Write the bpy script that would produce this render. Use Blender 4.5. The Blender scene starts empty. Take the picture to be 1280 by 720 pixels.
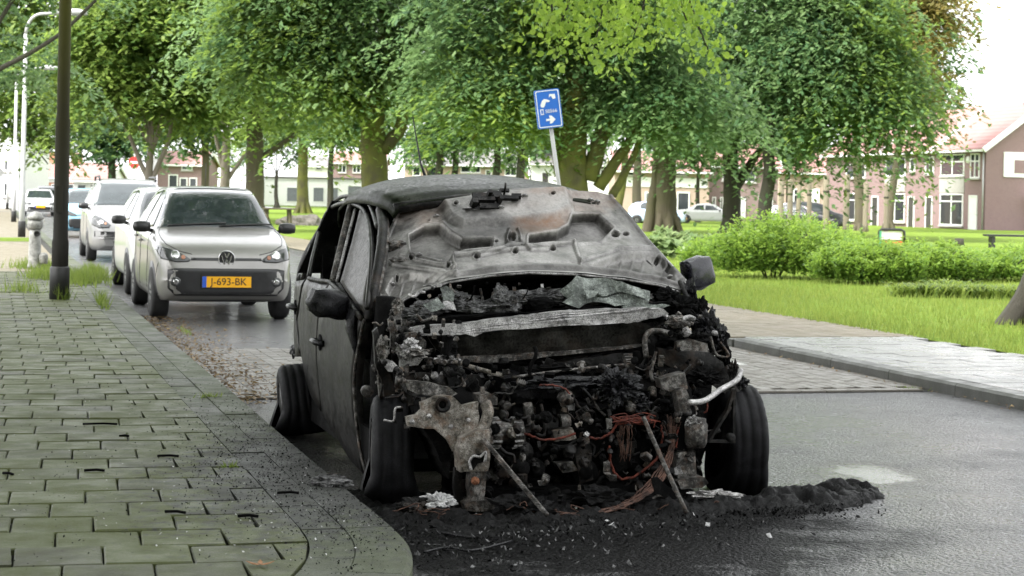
import bpy, bmesh, math, random
import numpy as np
from math import sin, cos, pi, radians, sqrt, atan2
from mathutils import Vector, Matrix, noise
from mathutils.bvhtree import BVHTree

SC = bpy.context.scene
COL = SC.collection
F = 2200.0; CX = 640.0; CY = 250.0; EYE = 1.37; ROLL = radians(1.2)

# ---------------------------------------------------------------- camera
cam_d = bpy.data.cameras.new("camera")
cam = bpy.data.objects.new("camera", cam_d); COL.objects.link(cam)
cam.location = (0, 0, EYE)
cam.rotation_euler = (Matrix.Rotation(radians(90), 3, 'X') @ Matrix.Rotation(ROLL, 3, 'Z')).to_euler()
cam_d.sensor_width = 36.0
cam_d.lens = 36.0 * F / 1280.0
cam_d.shift_y = (CY - 360.0) / 1280.0
cam_d.clip_start = 0.1; cam_d.clip_end = 2000
cam_d.dof.use_dof = True; cam_d.dof.focus_distance = 8.3; cam_d.dof.aperture_fstop = 8.0
SC.camera = cam

# ---------------------------------------------------------------- sky, sun, exposure
SUN_EL = radians(52); SUN_AZ = radians(-125)        # azimuth clockwise from +Y: behind the camera, to the left
world = bpy.data.worlds.new("World"); SC.world = world; world.use_nodes = True
wn = world.node_tree.nodes; wl = world.node_tree.links
for n in list(wn): wn.remove(n)
w_out = wn.new('ShaderNodeOutputWorld'); w_bg = wn.new('ShaderNodeBackground')
w_sky = wn.new('ShaderNodeTexSky'); w_sky.sky_type = 'NISHITA'; w_sky.sun_disc = False
w_sky.sun_elevation = SUN_EL; w_sky.sun_rotation = SUN_AZ
w_sky.air_density = 1.0; w_sky.dust_density = 6.0; w_sky.ozone_density = 0.6
w_hs = wn.new('ShaderNodeHueSaturation'); w_hs.inputs['Saturation'].default_value = 0.16   # high thin overcast
w_mix = wn.new('ShaderNodeMix'); w_mix.data_type = 'RGBA'; w_mix.inputs[0].default_value = 0.6; w_mix.inputs[7].default_value = (6.0, 6.1, 6.2, 1)   # even cloud layer over the sky
wl.new(w_sky.outputs[0], w_hs.inputs['Color']); wl.new(w_hs.outputs[0], w_mix.inputs[6]); wl.new(w_mix.outputs[2], w_bg.inputs['Color'])
w_bg.inputs['Strength'].default_value = 0.13
wl.new(w_bg.outputs[0], w_out.inputs['Surface'])
sun_d = bpy.data.lights.new("sun", 'SUN'); sun_d.energy = 1.5; sun_d.angle = radians(14); sun_d.color = (1.0, 0.97, 0.92)
sun = bpy.data.objects.new("sun", sun_d); COL.objects.link(sun)
sdir = Vector((sin(SUN_AZ) * cos(SUN_EL), cos(SUN_AZ) * cos(SUN_EL), sin(SUN_EL)))
sun.rotation_euler = sdir.to_track_quat('Z', 'Y').to_euler(); sun.location = (0, 0, 60)
SC.view_settings.view_transform = 'Standard'; SC.view_settings.look = 'None'
SC.view_settings.exposure = 2.3; SC.view_settings.gamma = 1.0
SC.cycles.max_bounces = 6; SC.cycles.transparent_max_bounces = 8
SC.cycles.sample_clamp_indirect = 8

# ---------------------------------------------------------------- picture -> place
SR = sin(ROLL); CR = cos(ROLL)
def unroll(u, v):
    du, dv = u - CX, v - CY
    return du * CR + dv * SR, dv * CR - du * SR
def D(u, v, Y):                     # point seen at (u, v), Y metres ahead
    a, b = unroll(u, v)
    return Vector((a / F * Y, Y, EYE - b / F * Y))
def G(u, v, z=0.0):                 # point on level z seen at (u, v)
    a, b = unroll(u, v)
    Y = F * (EYE - z) / b
    return Vector((a / F * Y, Y, z))
AR = radians(16.5)
DX, DY = -sin(AR), cos(AR); NX, NY = cos(AR), sin(AR)
K0 = Vector((-1.409, 10.05, 0))
def R(l, m, z=0.0):                 # l metres along the left kerb, m metres to its right
    return Vector((K0.x + l * DX + m * NX, K0.y + l * DY + m * NY, z))

# ---------------------------------------------------------------- mesh helpers
class MB:
    def __init__(s): s.v = []; s.f = []; s.sm = []
    def add(s, vs, fs, smooth=False):
        b = len(s.v); s.v += [tuple(p) for p in vs]
        for f in fs: s.f.append(tuple(i + b for i in f)); s.sm.append(smooth)
        return s
    def box(s, c, size, rz=0.0, mat=None):
        hx, hy, hz = size[0] / 2, size[1] / 2, size[2] / 2
        P = [Vector((x * hx, y * hy, z * hz)) for z in (-1, 1) for y in (-1, 1) for x in (-1, 1)]
        if mat is not None: P = [mat @ p for p in P]
        if rz: Rm = Matrix.Rotation(rz, 3, 'Z'); P = [Rm @ p for p in P]
        c = Vector(c)
        return s.add([p + c for p in P], [(0, 2, 3, 1), (4, 5, 7, 6), (0, 1, 5, 4), (2, 6, 7, 3), (0, 4, 6, 2), (1, 3, 7, 5)])
    def bar(s, a, b, w, h=None, up=(0, 0, 1)):
        a, b = Vector(a), Vector(b); h = h or w
        t = (b - a).normalized(); upv = Vector(up)
        if abs(t.dot(upv)) > 0.98: upv = Vector((1, 0, 0))
        x = t.cross(upv).normalized() * (w / 2); y = x.cross(t).normalized() * (h / 2)
        P = [a - x - y, a + x - y, a + x + y, a - x + y, b - x - y, b + x - y, b + x + y, b - x + y]
        return s.add(P, [(0, 3, 2, 1), (4, 5, 6, 7), (0, 1, 5, 4), (1, 2, 6, 5), (2, 3, 7, 6), (3, 0, 4, 7)])
    def tube(s, pts, rad, n=8, cap=True, smooth=True, squash=None):
        pts = [Vector(p) for p in pts]
        if not hasattr(rad, '__len__'): rad = [rad] * len(pts)
        vs = []; fs = []; prev = None
        for i, p in enumerate(pts):
            t = (pts[min(i + 1, len(pts) - 1)] - pts[max(i - 1, 0)])
            if t.length < 1e-9: t = Vector((0, 0, 1))
            t.normalize()
            if prev is None:
                ref = Vector((0, 0, 1)) if abs(t.z) < 0.9 else Vector((1, 0, 0))
                x = t.cross(ref).normalized()
            else:
                x = (prev - t * prev.dot(t))
                x = x.normalized() if x.length > 1e-6 else t.orthogonal().normalized()
            prev = x; y = t.cross(x)
            for k in range(n):
                a = 2 * pi * k / n
                vs.append(p + (x * cos(a) + y * sin(a)) * rad[i])
        for i in range(len(pts) - 1):
            for k in range(n):
                k2 = (k + 1) % n
                fs.append((i * n + k, i * n + k2, (i + 1) * n + k2, (i + 1) * n + k))
        if cap:
            fs.append(tuple(range(n - 1, -1, -1))); b = (len(pts) - 1) * n; fs.append(tuple(range(b, b + n)))
        return s.add(vs, fs, smooth)
    def lathe(s, prof, c=(0, 0, 0), axis='z', n=24, smooth=True, mat=None, cap=True):
        vs = []; fs = []; c = Vector(c)
        for (r, h) in prof:
            for k in range(n):
                a = 2 * pi * k / n; x, y = r * cos(a), r * sin(a)
                p = Vector((x, y, h)) if axis == 'z' else (Vector((h, x, y)) if axis == 'x' else Vector((x, h, y)))
                if mat is not None: p = mat @ p
                vs.append(p + c)
        m = len(prof)
        for i in range(m - 1):
            for k in range(n):
                k2 = (k + 1) % n; fs.append((i * n + k, i * n + k2, (i + 1) * n + k2, (i + 1) * n + k))
        if cap and prof[0][0] > 1e-5: fs.append(tuple(range(n - 1, -1, -1)))
        if cap and prof[-1][0] > 1e-5: fs.append(tuple(range((m - 1) * n, m * n)))
        return s.add(vs, fs, smooth)
    def grid(s, rows, smooth=True, close=False):
        m = len(rows[0]); vs = [p for r in rows for p in r]; fs = []
        for i in range(len(rows) - 1):
            for k in range(m - (0 if close else 1)):
                k2 = (k + 1) % m; fs.append((i * m + k, i * m + k2, (i + 1) * m + k2, (i + 1) * m + k))
        return s.add(vs, fs, smooth)
    def prism(s, poly, off):          # poly: 3-D loop, off: Vector thickness
        n = len(poly); off = Vector(off)
        vs = [Vector(p) for p in poly] + [Vector(p) + off for p in poly]
        fs = [tuple(range(n)), tuple(range(2 * n - 1, n - 1, -1))] + [(i, i + n, (i + 1) % n + n, (i + 1) % n) for i in range(n)]
        return s.add(vs, fs)
    def mesh(s, name, m=None, fix=True):
        me = bpy.data.meshes.new(name); me.from_pydata(s.v, [], s.f)
        if any(s.sm): me.polygons.foreach_set('use_smooth', s.sm)
        if m: me.materials.append(m)
        if fix and len(s.f) < 60000:
            bm = bmesh.new(); bm.from_mesh(me); bmesh.ops.recalc_face_normals(bm, faces=bm.faces); bm.to_mesh(me); bm.free()
        me.update(); return me
    def build(s, name, m, parent=None, fix=True):
        return link(name, s.mesh(name, m, fix), parent)
def link(name, me, parent=None):
    o = bpy.data.objects.new(name, me); COL.objects.link(o)
    if parent: o.parent = parent
    return o
def tag(o, label=None, cat=None, group=None, kind=None):
    if label: o['label'] = label
    if cat: o['category'] = cat
    if group: o['group'] = group
    if kind: o['kind'] = kind
    return o
def empty(name, loc, rz=0.0, label=None, cat=None, group=None):
    o = bpy.data.objects.new(name, None); COL.objects.link(o)
    o.location = loc; o.rotation_euler = (0, 0, rz); o.empty_display_size = 0.2
    return tag(o, label, cat, group)
def copy_tree(o, parent=None):
    c = o.copy(); COL.objects.link(c)
    if parent: c.parent = parent
    for ch in list(o.children): copy_tree(ch, c)
    return c
def np_mesh(name, V, Fq, m, smooth=False):        # quads or tris from numpy, quickly
    V = np.asarray(V, dtype=np.float32); Fq = np.asarray(Fq, dtype=np.int32)
    me = bpy.data.meshes.new(name); k = Fq.shape[1]
    me.vertices.add(len(V)); me.vertices.foreach_set('co', V.ravel())
    me.loops.add(Fq.size); me.loops.foreach_set('vertex_index', Fq.ravel())
    me.polygons.add(len(Fq)); me.polygons.foreach_set('loop_start', np.arange(0, Fq.size, k, dtype=np.int32))
    me.polygons.foreach_set('loop_total', np.full(len(Fq), k, dtype=np.int32))
    if smooth: me.polygons.foreach_set('use_smooth', np.ones(len(Fq), dtype=bool))
    me.materials.append(m); me.update(calc_edges=True); me.validate()
    return me
def obox(*args, **k): return MB().box(*args, **k)

# ---------------------------------------------------------------- materials
class NM:
    def __init__(s, name):
        s.m = bpy.data.materials.new(name); s.m.use_nodes = True
        s.t = s.m.node_tree; s.b = s.t.nodes['Principled BSDF']; s._c = {}
    def n(s, t, **k):
        nd = s.t.nodes.new(t)
        for a, b in k.items(): setattr(nd, a, b)
        return nd
    def L(s, a, b): s.t.links.new(a, b)
    def setv(s, sock, val):
        if hasattr(val, 'links') or hasattr(val, 'is_output'): s.L(val, sock)
        else:
            if isinstance(val, (tuple, list)) and len(val) == 3 and sock.type == 'RGBA': val = (*val, 1)
            sock.default_value = val
    def co(s, kind='Object'):
        if 'tc' not in s._c: s._c['tc'] = s.n('ShaderNodeTexCoord')
        return s._c['tc'].outputs[kind]
    def noise(s, scale, detail=4, rough=0.55, vec=None, dist=0.0, stretch=None):
        nd = s.n('ShaderNodeTexNoise'); vec = vec or s.co()
        if stretch:
            mp = s.n('ShaderNodeMapping'); s.L(vec, mp.inputs[0]); mp.inputs['Scale'].default_value = stretch; vec = mp.outputs[0]
        s.L(vec, nd.inputs['Vector'])
        nd.inputs['Scale'].default_value = scale; nd.inputs['Detail'].default_value = detail
        nd.inputs['Roughness'].default_value = rough; nd.inputs['Distortion'].default_value = dist
        return nd.outputs['Fac']
    def voro(s, scale, vec=None, feature='F1', out='Distance'):
        nd = s.n('ShaderNodeTexVoronoi'); nd.feature = feature
        s.L(vec or s.co(), nd.inputs['Vector']); nd.inputs['Scale'].default_value = scale
        return nd.outputs[out]
    def ramp(s, fac, stops, interp='LINEAR'):
        nd = s.n('ShaderNodeValToRGB'); s.setv(nd.inputs[0], fac); cr = nd.color_ramp; cr.interpolation = interp
        while len(cr.elements) < len(stops): cr.elements.new(0.5)
        for e, (p, c) in zip(cr.elements, stops):
            e.position = p; e.color = (c, c, c, 1) if not hasattr(c, '__len__') else (*c, 1)
        return nd.outputs[0]
    def mix(s, fac, a, b, mode='MIX'):
        nd = s.n('ShaderNodeMix'); nd.data_type = 'RGBA'; nd.blend_type = mode
        s.setv(nd.inputs[0], fac); s.setv(nd.inputs[6], a); s.setv(nd.inputs[7], b)
        return nd.outputs[2]
    def math(s, op, a, b=0.0, clamp=False):
        nd = s.n('ShaderNodeMath'); nd.operation = op; nd.use_clamp = clamp
        s.setv(nd.inputs[0], a); s.setv(nd.inputs[1], b)
        return nd.outputs[0]
    def rnd(s): return s.n('ShaderNodeObjectInfo').outputs['Random']
    def isl(s): return s.n('ShaderNodeNewGeometry').outputs['Random Per Island']
    def attr(s, name, out='Fac'): 
        nd = s.n('ShaderNodeAttribute'); nd.attribute_name = name; return nd.outputs[out]
    def bump(s, h, dist=0.01, strength=1.0, normal=None):
        nd = s.n('ShaderNodeBump'); s.L(h, nd.inputs['Height'])
        nd.inputs['Distance'].default_value = dist; nd.inputs['Strength'].default_value = strength
        if normal: s.L(normal, nd.inputs['Normal'])
        s.L(nd.outputs[0], s.b.inputs['Normal']); return nd.outputs[0]
    def set(s, **k):
        nm = dict(base='Base Color', rough='Roughness', metal='Metallic', spec='Specular IOR Level', coat='Coat Weight', coatr='Coat Roughness', trans='Transmission Weight', alpha='Alpha', emis='Emission Color', emis_s='Emission Strength', ior='IOR')
        for a, b in k.items(): s.setv(s.b.inputs[nm[a]], b)
        return s
def flat(name, c, rough=0.5, metal=0.0, var=0.25, scale=6, **k):
    x = NM(name); nz = x.noise(scale, 5)
    c1 = tuple(v * (1 - var) for v in c); c2 = tuple(min(1, v * (1 + var)) for v in c)
    x.set(base=x.ramp(nz, [(0.3, c1), (0.7, c2)]), rough=rough, metal=metal, **k)
    return x.m

def m_asphalt():
    x = NM('wet_asphalt'); co = x.co()
    g = x.voro(52); g2 = x.voro(120); g3 = x.noise(260, 2); big = x.noise(0.5, 5, 0.6); mid = x.noise(2.6, 6, 0.65)
    peb_glint = x.ramp(x.voro(52, out='Color'), [(0.12, (0.012, 0.012, 0.013)), (0.55, (0.045, 0.045, 0.047)), (0.78, (0.09, 0.09, 0.092)), (0.9, (0.16, 0.16, 0.165)), (1.0, (0.6, 0.6, 0.6))])  # stone tones; the palest cells also paint in wet glints
    peb_glint2 = x.ramp(x.voro(120, out='Color'), [(0.2, (0.012, 0.012, 0.013)), (0.65, (0.05, 0.05, 0.052)), (0.9, (0.13, 0.13, 0.13)), (1.0, (0.5, 0.5, 0.5))])
    peb_glint = x.mix(0.5, peb_glint, peb_glint2)
    sep = x.n('ShaderNodeSeparateXYZ'); x.L(co, sep.inputs[0])
    def blob(cx, cy, rx, ry, sc, amp, lo, hi):
        dx = x.math('DIVIDE', x.math('SUBTRACT', sep.outputs[0], cx), rx); dy = x.math('DIVIDE', x.math('SUBTRACT', sep.outputs[1], cy), ry)
        dd = x.math('ADD', x.math('MULTIPLY', dx, dx), x.math('MULTIPLY', dy, dy))
        dd = x.math('ADD', dd, x.math('MULTIPLY', x.math('SUBTRACT', x.noise(sc, 7, 0.68), 0.5), amp))
        return x.ramp(dd, [(lo, 1.0), (hi, 0.0)])
    st = x.math('MAXIMUM', blob(0.35, 7.35, 1.4, 1.35, 2.6, 2.2, 0.45, 1.3), blob(-0.35, 9.2, 1.15, 2.3, 2.6, 1.0, 0.8, 1.35))          # soot from the wreck; the second blob also paints shade under the car
    pud = blob(1.86, 9.05, 0.30, 0.44, 6.0, 2.4, 0.35, 0.8)        # a shallow puddle
    rim = x.math('SUBTRACT', blob(1.86, 9.05, 0.36, 0.54, 6.0, 2.4, 0.6, 1.15), pud, True)
    base = x.mix(x.math('MULTIPLY', st, 0.94), peb_glint, (0.009, 0.009, 0.009))
    base = x.mix(x.math('MULTIPLY', rim, 0.6), base, (0.02, 0.018, 0.014)); base = x.mix(x.math('MULTIPLY', pud, 0.8), base, (0.05, 0.047, 0.04))
    wv = x.math('ADD', x.math('MULTIPLY', big, 0.5), x.math('MULTIPLY', mid, 0.5)); wet = x.ramp(wv, [(0.4, 0.0), (0.6, 1.0)])
    rough = x.mix(wet, (0.5, 0.5, 0.5), (0.2, 0.2, 0.2)); rough = x.mix(pud, rough, (0.16, 0.16, 0.16))
    dry = x.math('SUBTRACT', 1.0, x.math("MULTIPLY", st, 0.93))
    x.set(base=base, rough=rough, spec=x.math('MULTIPLY', dry, 0.6), coat=x.math('MULTIPLY', dry, x.math('ADD', x.math('MULTIPLY', wet, 0.6), 0.35)), coatr=0.16)
    h = x.math('ADD', x.math('MULTIPLY', g, -1.0), x.math('ADD', x.math('MULTIPLY', g2, -0.5), x.math('MULTIPLY', g3, 0.35)))
    h = x.math('MULTIPLY', h, x.math('SUBTRACT', 1.0, x.math('MULTIPLY', pud, 0.85)))
    x.bump(h, 0.02, 1.0)
    cb = x.n('ShaderNodeBump'); x.L(h, cb.inputs['Height']); cb.inputs['Distance'].default_value = 0.014; cb.inputs['Strength'].default_value = 1.0; x.L(cb.outputs[0], x.b.inputs['Coat Normal'])
    return x.m
def m_tile(name, dry, moss, mossamt, wet=0.5, soot=False):
    x = NM(name); r = x.rnd(); vec = x.co()
    mp = x.n('ShaderNodeVectorMath'); mp.operation = 'ADD'; x.L(vec, mp.inputs[0])
    cb = x.n('ShaderNodeCombineXYZ'); x.L(x.math('MULTIPLY', r, 57.0), cb.inputs[0]); x.L(x.math('MULTIPLY', r, 31.0), cb.inputs[1]); x.L(cb.outputs[0], mp.inputs[1])
    v2 = mp.outputs[0]; geo = x.n('ShaderNodeNewGeometry').outputs['Position']
    nz = x.noise(9, 6, 0.7, v2); gr = x.noise(220, 3, 0.6, v2); wld = x.noise(0.9, 4, 0.6, geo)
    base = x.mix(nz, tuple(c * 0.75 for c in dry), tuple(c * 1.3 for c in dry))
    base = x.mix(x.math('MULTIPLY', r, 0.5), base, tuple(c * 0.6 for c in dry))
    mo = x.math('MULTIPLY', x.ramp(x.math('ADD', x.math('MULTIPLY', nz, 0.45), x.math('ADD', x.math('MULTIPLY', wld, 0.5), x.math('MULTIPLY', r, 0.22))), [(0.36, 0.0), (0.6, 1.0)]), mossamt)
    base = x.mix(mo, base, moss)
    base = x.mix(x.ramp(gr, [(0.52, 0.0), (0.66, 0.5)]), base, tuple(c * 1.9 for c in dry))
    if soot:
        sep = x.n('ShaderNodeSeparateXYZ'); x.L(geo, sep.inputs[0])
        dx = x.math('DIVIDE', x.math('SUBTRACT', sep.outputs[0], -0.7), 0.95); dy = x.math('DIVIDE', x.math('SUBTRACT', sep.outputs[1], 8.2), 2.1)
        dd = x.math('SQRT', x.math('ADD', x.math('MULTIPLY', dx, dx), x.math('MULTIPLY', dy, dy)))
        sn = x.noise(14, 8, 0.75, geo); dd = x.math('ADD', dd, x.math('MULTIPLY', x.math('SUBTRACT', sn, 0.5), 2.6))
        base = x.mix(x.ramp(dd, [(0.6, 0.9), (1.2, 0.0)]), base, (0.022, 0.022, 0.022))
    x.set(base=base, rough=x.ramp(x.noise(5, 5, 0.6, geo), [(0.35, wet), (0.65, min(1, wet + 0.3))]), spec=0.4)
    x.bump(x.math('ADD', gr, x.math('MULTIPLY', nz, 2.0)), 0.004, 0.6)
    return x.m
def m_bark(name, c1, c2, moss, mossamt):
    x = NM(name); a = x.noise(3.5, 8, 0.7, stretch=(1, 1, 0.18)); b = x.noise(1.3, 5)
    base = x.mix(a, c1, c2); base = x.mix(x.math('MULTIPLY', x.ramp(b, [(0.35, 0.0), (0.62, 1.0)]), mossamt), base, moss)
    x.set(base=base, rough=0.9); x.bump(a, 0.12, 0.8); return x.m
def m_leaf(name, c_dark, c_mid, c_light, tr=0.45, soft=0.5, tone=False):
    x = NM(name); r = x.isl(); big = x.noise(0.35, 3)
    f = x.attr('tone') if tone else x.math('ADD', x.math('MULTIPLY', r, 0.6), x.math('MULTIPLY', big, 0.5))
    c = x.ramp(f, [(0.25, c_dark), (0.55, c_mid), (0.85, c_light)])
    x.set(base=c, rough=soft, spec=0.35)
    tl = x.n('ShaderNodeBsdfTranslucent'); x.L(x.mix(0.55, c, tuple(min(1, v * 2.0) for v in c_light)), tl.inputs[0])
    mx = x.n('ShaderNodeMixShader'); mx.inputs[0].default_value = tr
    x.L(x.b.outputs[0], mx.inputs[1]); x.L(tl.outputs[0], mx.inputs[2])
    x.L(mx.outputs[0], x.t.nodes['Material Output'].inputs['Surface']); return x.m
def m_grass():
    x = NM('lawn_grass'); a = x.noise(0.35, 5); b = x.noise(6, 6, 0.7); c = x.noise(60, 3)
    base = x.mix(a, (0.11, 0.19, 0.02), (0.165, 0.25, 0.03))
    base = x.mix(x.ramp(b, [(0.42, 0.0), (0.7, 0.8)]), base, (0.2, 0.24, 0.05))
    base = x.mix(x.ramp(c, [(0.45, 0.0), (0.7, 0.6)]), base, (0.07, 0.125, 0.015))
    base = x.mix(x.ramp(x.noise(0.9, 6, 0.7), [(0.56, 0.0), (0.7, 0.7)]), base, (0.2, 0.2, 0.075))
    x.set(base=base, rough=0.9, spec=0.1); x.bump(x.math('ADD', b, c), 0.05, 0.8); return x.m
def m_brickwall(name, c1, c2, mortar, scale=4.6):
    x = NM(name); br = x.n('ShaderNodeTexBrick')
    cv = x.n('ShaderNodeCombineXYZ'); sep = x.n('ShaderNodeSeparateXYZ'); x.L(x.co(), sep.inputs[0])
    x.L(x.math('ADD', sep.outputs[0], sep.outputs[1]), cv.inputs[0]); x.L(sep.outputs[2], cv.inputs[1]); x.L(cv.outputs[0], br.inputs[0])
    br.inputs['Scale'].default_value = scale; br.inputs['Color1'].default_value = (*c1, 1); br.inputs['Color2'].default_value = (*c2, 1)
    br.inputs['Mortar'].default_value = (*mortar, 1); br.inputs['Mortar Size'].default_value = 0.03
    nz = x.noise(0.8, 5)
    x.set(base=x.mix(x.math('MULTIPLY', nz, 0.4), br.outputs[0], c2), rough=0.9); return x.m
def m_rooftile(name, c1, c2):
    x = NM(name); w = x.n('ShaderNodeTexWave'); w.bands_direction = 'Z'; x.L(x.co(), w.inputs[0]); w.inputs['Scale'].default_value = 1.2
    nz = x.noise(1.4, 6, 0.7)
    x.set(base=x.mix(nz, c1, c2), rough=0.75); x.bump(w.outputs['Fac'], 0.05, 0.6); return x.m
def m_paint(name, c, rough=0.25, metal=0.0, dirt=0.15, coat=0.6):
    x = NM(name); d = x.noise(2.2, 7, 0.7); f = x.noise(90, 3)
    sp = x.ramp(f, [(0.62, 0.0), (0.72, 0.5)])
    base = x.mix(x.math('MULTIPLY', x.ramp(d, [(0.42, 0.0), (0.75, 1.0)]), dirt), c, tuple(v * 0.45 for v in c))
    base = x.mix(x.math('MULTIPLY', sp, dirt * 1.5), base, tuple(v * 0.5 for v in c))
    x.set(base=base, rough=x.ramp(d, [(0.3, rough), (0.8, rough + 0.15)]), metal=metal, coat=coat, coatr=0.06); return x.m
def m_glass(name='car_glass', c=(0.012, 0.016, 0.017), drops=True):
    x = NM(name)
    if drops:
        d = x.voro(55); nz = x.noise(7, 4)
        dm = x.math('MULTIPLY', x.ramp(d, [(0.0, 1.0), (0.3, 0.0)]), x.ramp(nz, [(0.4, 0.2), (0.65, 1.0)]))
        x.set(base=x.mix(nz, c, tuple(v * 3 for v in c)), rough=x.ramp(nz, [(0.35, 0.03), (0.7, 0.12)])); x.bump(dm, 0.004, 0.5)
    else: x.set(base=c, rough=0.06)
    x.set(spec=0.5, coat=0.25, coatr=0.03); return x.m

MAT = {}
def setup_materials():
    M = MAT
    M['asphalt'] = m_asphalt(); M['grass'] = m_grass()
    M['tile_l'] = m_tile('mossy_concrete_tile', (0.052, 0.052, 0.042), (0.05, 0.062, 0.011), 1.0, 0.45, soot=True)
    M['kerb'] = m_tile('grey_kerb_concrete', (0.07, 0.071, 0.064), (0.042, 0.054, 0.018), 0.85, 0.5, soot=True)
    M['kerb_wet'] = m_tile('wet_dark_kerb', (0.06, 0.06, 0.058), (0.04, 0.045, 0.025), 0.4, 0.3)
    M['joint'] = flat('dark_joint_soil', (0.018, 0.018, 0.014), 0.95, var=0.6, scale=40)
    M['tile_r'] = m_tile('wet_pale_tile', (0.17, 0.17, 0.172), (0.12, 0.12, 0.09), 0.3, 0.16)
    M['tan'] = m_tile('tan_paving', (0.15, 0.128, 0.098), (0.12, 0.11, 0.06), 0.4, 0.5)
    M['brick'] = m_tile('worn_road_brick', (0.12, 0.112, 0.1), (0.09, 0.08, 0.055), 0.4, 0.32)
    M['white_mark'] = m_tile('white_road_paint', (0.5, 0.5, 0.48), (0.2, 0.2, 0.18), 0.4, 0.4)
    M['bark_brown'] = m_bark('brown_bark', (0.05, 0.04, 0.028), (0.14, 0.115, 0.08), (0.09, 0.1, 0.03), 0.3)
    M['bark_moss'] = m_bark('mossy_bark', (0.045, 0.038, 0.022), (0.1, 0.09, 0.045), (0.13, 0.135, 0.022), 0.9)
    M['bark_dark'] = m_bark('dark_bark', (0.018, 0.016, 0.013), (0.06, 0.052, 0.04), (0.05, 0.06, 0.02), 0.3)
    M['bark_pale'] = m_bark('pale_bark', (0.1, 0.085, 0.07), (0.34, 0.3, 0.25), (0.12, 0.1, 0.06), 0.4)
    M['wood'] = m_bark('weathered_wood', (0.12, 0.1, 0.07), (0.28, 0.24, 0.18), (0.16, 0.15, 0.08), 0.3)
    M['leaf'] = m_leaf('beech_leaf', (0.03, 0.078, 0.036), (0.076, 0.15, 0.058), (0.15, 0.225, 0.088), 0.5, tone=True)
    M['leaf_yel'] = m_leaf('yellow_green_leaf', (0.035, 0.085, 0.024), (0.09, 0.16, 0.034), (0.17, 0.235, 0.05), 0.52, tone=True)
    M['leaf_sprig'] = m_leaf('sprig_leaf', (0.08, 0.15, 0.02), (0.13, 0.22, 0.028), (0.19, 0.27, 0.04), 0.6)
    M['leaf_dark'] = m_leaf('dark_leaf', (0.02, 0.055, 0.027), (0.05, 0.105, 0.046), (0.1, 0.165, 0.07), 0.45, tone=True)
    M['leaf_cop'] = m_leaf('copper_leaf', (0.08, 0.115, 0.035), (0.14, 0.135, 0.04), (0.22, 0.17, 0.055), 0.45, tone=True)
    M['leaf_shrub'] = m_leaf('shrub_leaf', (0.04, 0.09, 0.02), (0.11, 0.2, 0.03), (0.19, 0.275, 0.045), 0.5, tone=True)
    M['leaf_pale'] = m_leaf('pale_lily_leaf', (0.05, 0.1, 0.035), (0.11, 0.17, 0.06), (0.2, 0.26, 0.11), 0.4, tone=True)
    M['blade'] = m_leaf('grass_blade', (0.075, 0.13, 0.02), (0.145, 0.21, 0.032), (0.23, 0.27, 0.06), 0.5, 0.7)
    M['weed'] = m_leaf('weed_blade', (0.05, 0.09, 0.015), (0.1, 0.165, 0.02), (0.18, 0.225, 0.05), 0.5)
    M['litter'] = m_leaf('dead_leaf', (0.035, 0.02, 0.012), (0.11, 0.065, 0.035), (0.3, 0.22, 0.11), 0.2)
    M['brick_pink'] = m_brickwall('rose_brick', (0.17, 0.10, 0.105), (0.225, 0.14, 0.14), (0.3, 0.24, 0.235))
    M['brick_dark'] = m_brickwall('plum_brick', (0.17, 0.115, 0.105), (0.23, 0.16, 0.15), (0.28, 0.24, 0.23))
    M['brick_orange'] = m_brickwall('orange_brick', (0.36, 0.15, 0.085), (0.4, 0.19, 0.11), (0.4, 0.25, 0.18))
    M['brick_pale'] = m_brickwall('pale_brick', (0.36, 0.26, 0.2), (0.42, 0.31, 0.25), (0.45, 0.38, 0.33))
    M['roof_red'] = m_rooftile('red_roof_tile', (0.25, 0.12, 0.11), (0.34, 0.18, 0.165))
    M['roof_grey'] = m_rooftile('grey_roof_tile', (0.12, 0.11, 0.11), (0.2, 0.19, 0.19))
    M['white'] = flat('white_render', (0.78, 0.78, 0.77), 0.6, var=0.06)
    M['trim'] = flat('white_trim', (0.75, 0.75, 0.74), 0.4, var=0.05)
    M['panel_grey'] = flat('grey_cladding', (0.36, 0.34, 0.32), 0.7, var=0.1)
    M['pane'] = m_glass('house_glass', (0.03, 0.035, 0.04), False)
    M['door_dark'] = flat('dark_door', (0.05, 0.045, 0.045), 0.4)
    M['garage'] = flat('garage_grey', (0.16, 0.17, 0.19), 0.5)
    M['steel'] = flat('galvanised_steel', (0.42, 0.42, 0.42), 0.45, 0.4, var=0.15)
    M['lamp_white'] = flat('pale_lamp_paint', (0.4, 0.4, 0.4), 0.4, var=0.08)
    M['black'] = flat('black_paint', (0.018, 0.018, 0.018), 0.5)
    M['blue'] = flat('sign_blue', (0.012, 0.13, 0.55), 0.35, var=0.05)
    M['red'] = flat('sign_red', (0.6, 0.03, 0.03), 0.35, var=0.05)
    M['sign_white'] = flat('sign_white', (0.82, 0.82, 0.82), 0.35, var=0.03)
    M['stone'] = flat('rough_stone', (0.16, 0.145, 0.125), 0.9, var=0.4)
    x = NM('mossy_post_paint'); z = x.n('ShaderNodeSeparateXYZ'); x.L(x.co(), z.inputs[0])
    up = x.math('ADD', z.outputs[2], x.math('MULTIPLY', x.noise(3, 5), 0.8))
    x.set(base=x.ramp(x.math('DIVIDE', up, 4.5), [(0.3, (0.02, 0.019, 0.016)), (0.55, (0.024, 0.022, 0.009)), (0.85, (0.045, 0.045, 0.006))]), rough=0.7, spec=0.15)
    MAT['post'] = x.m
    x = NM('hydrant_paint'); nz = x.noise(12, 6, 0.7)
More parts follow.
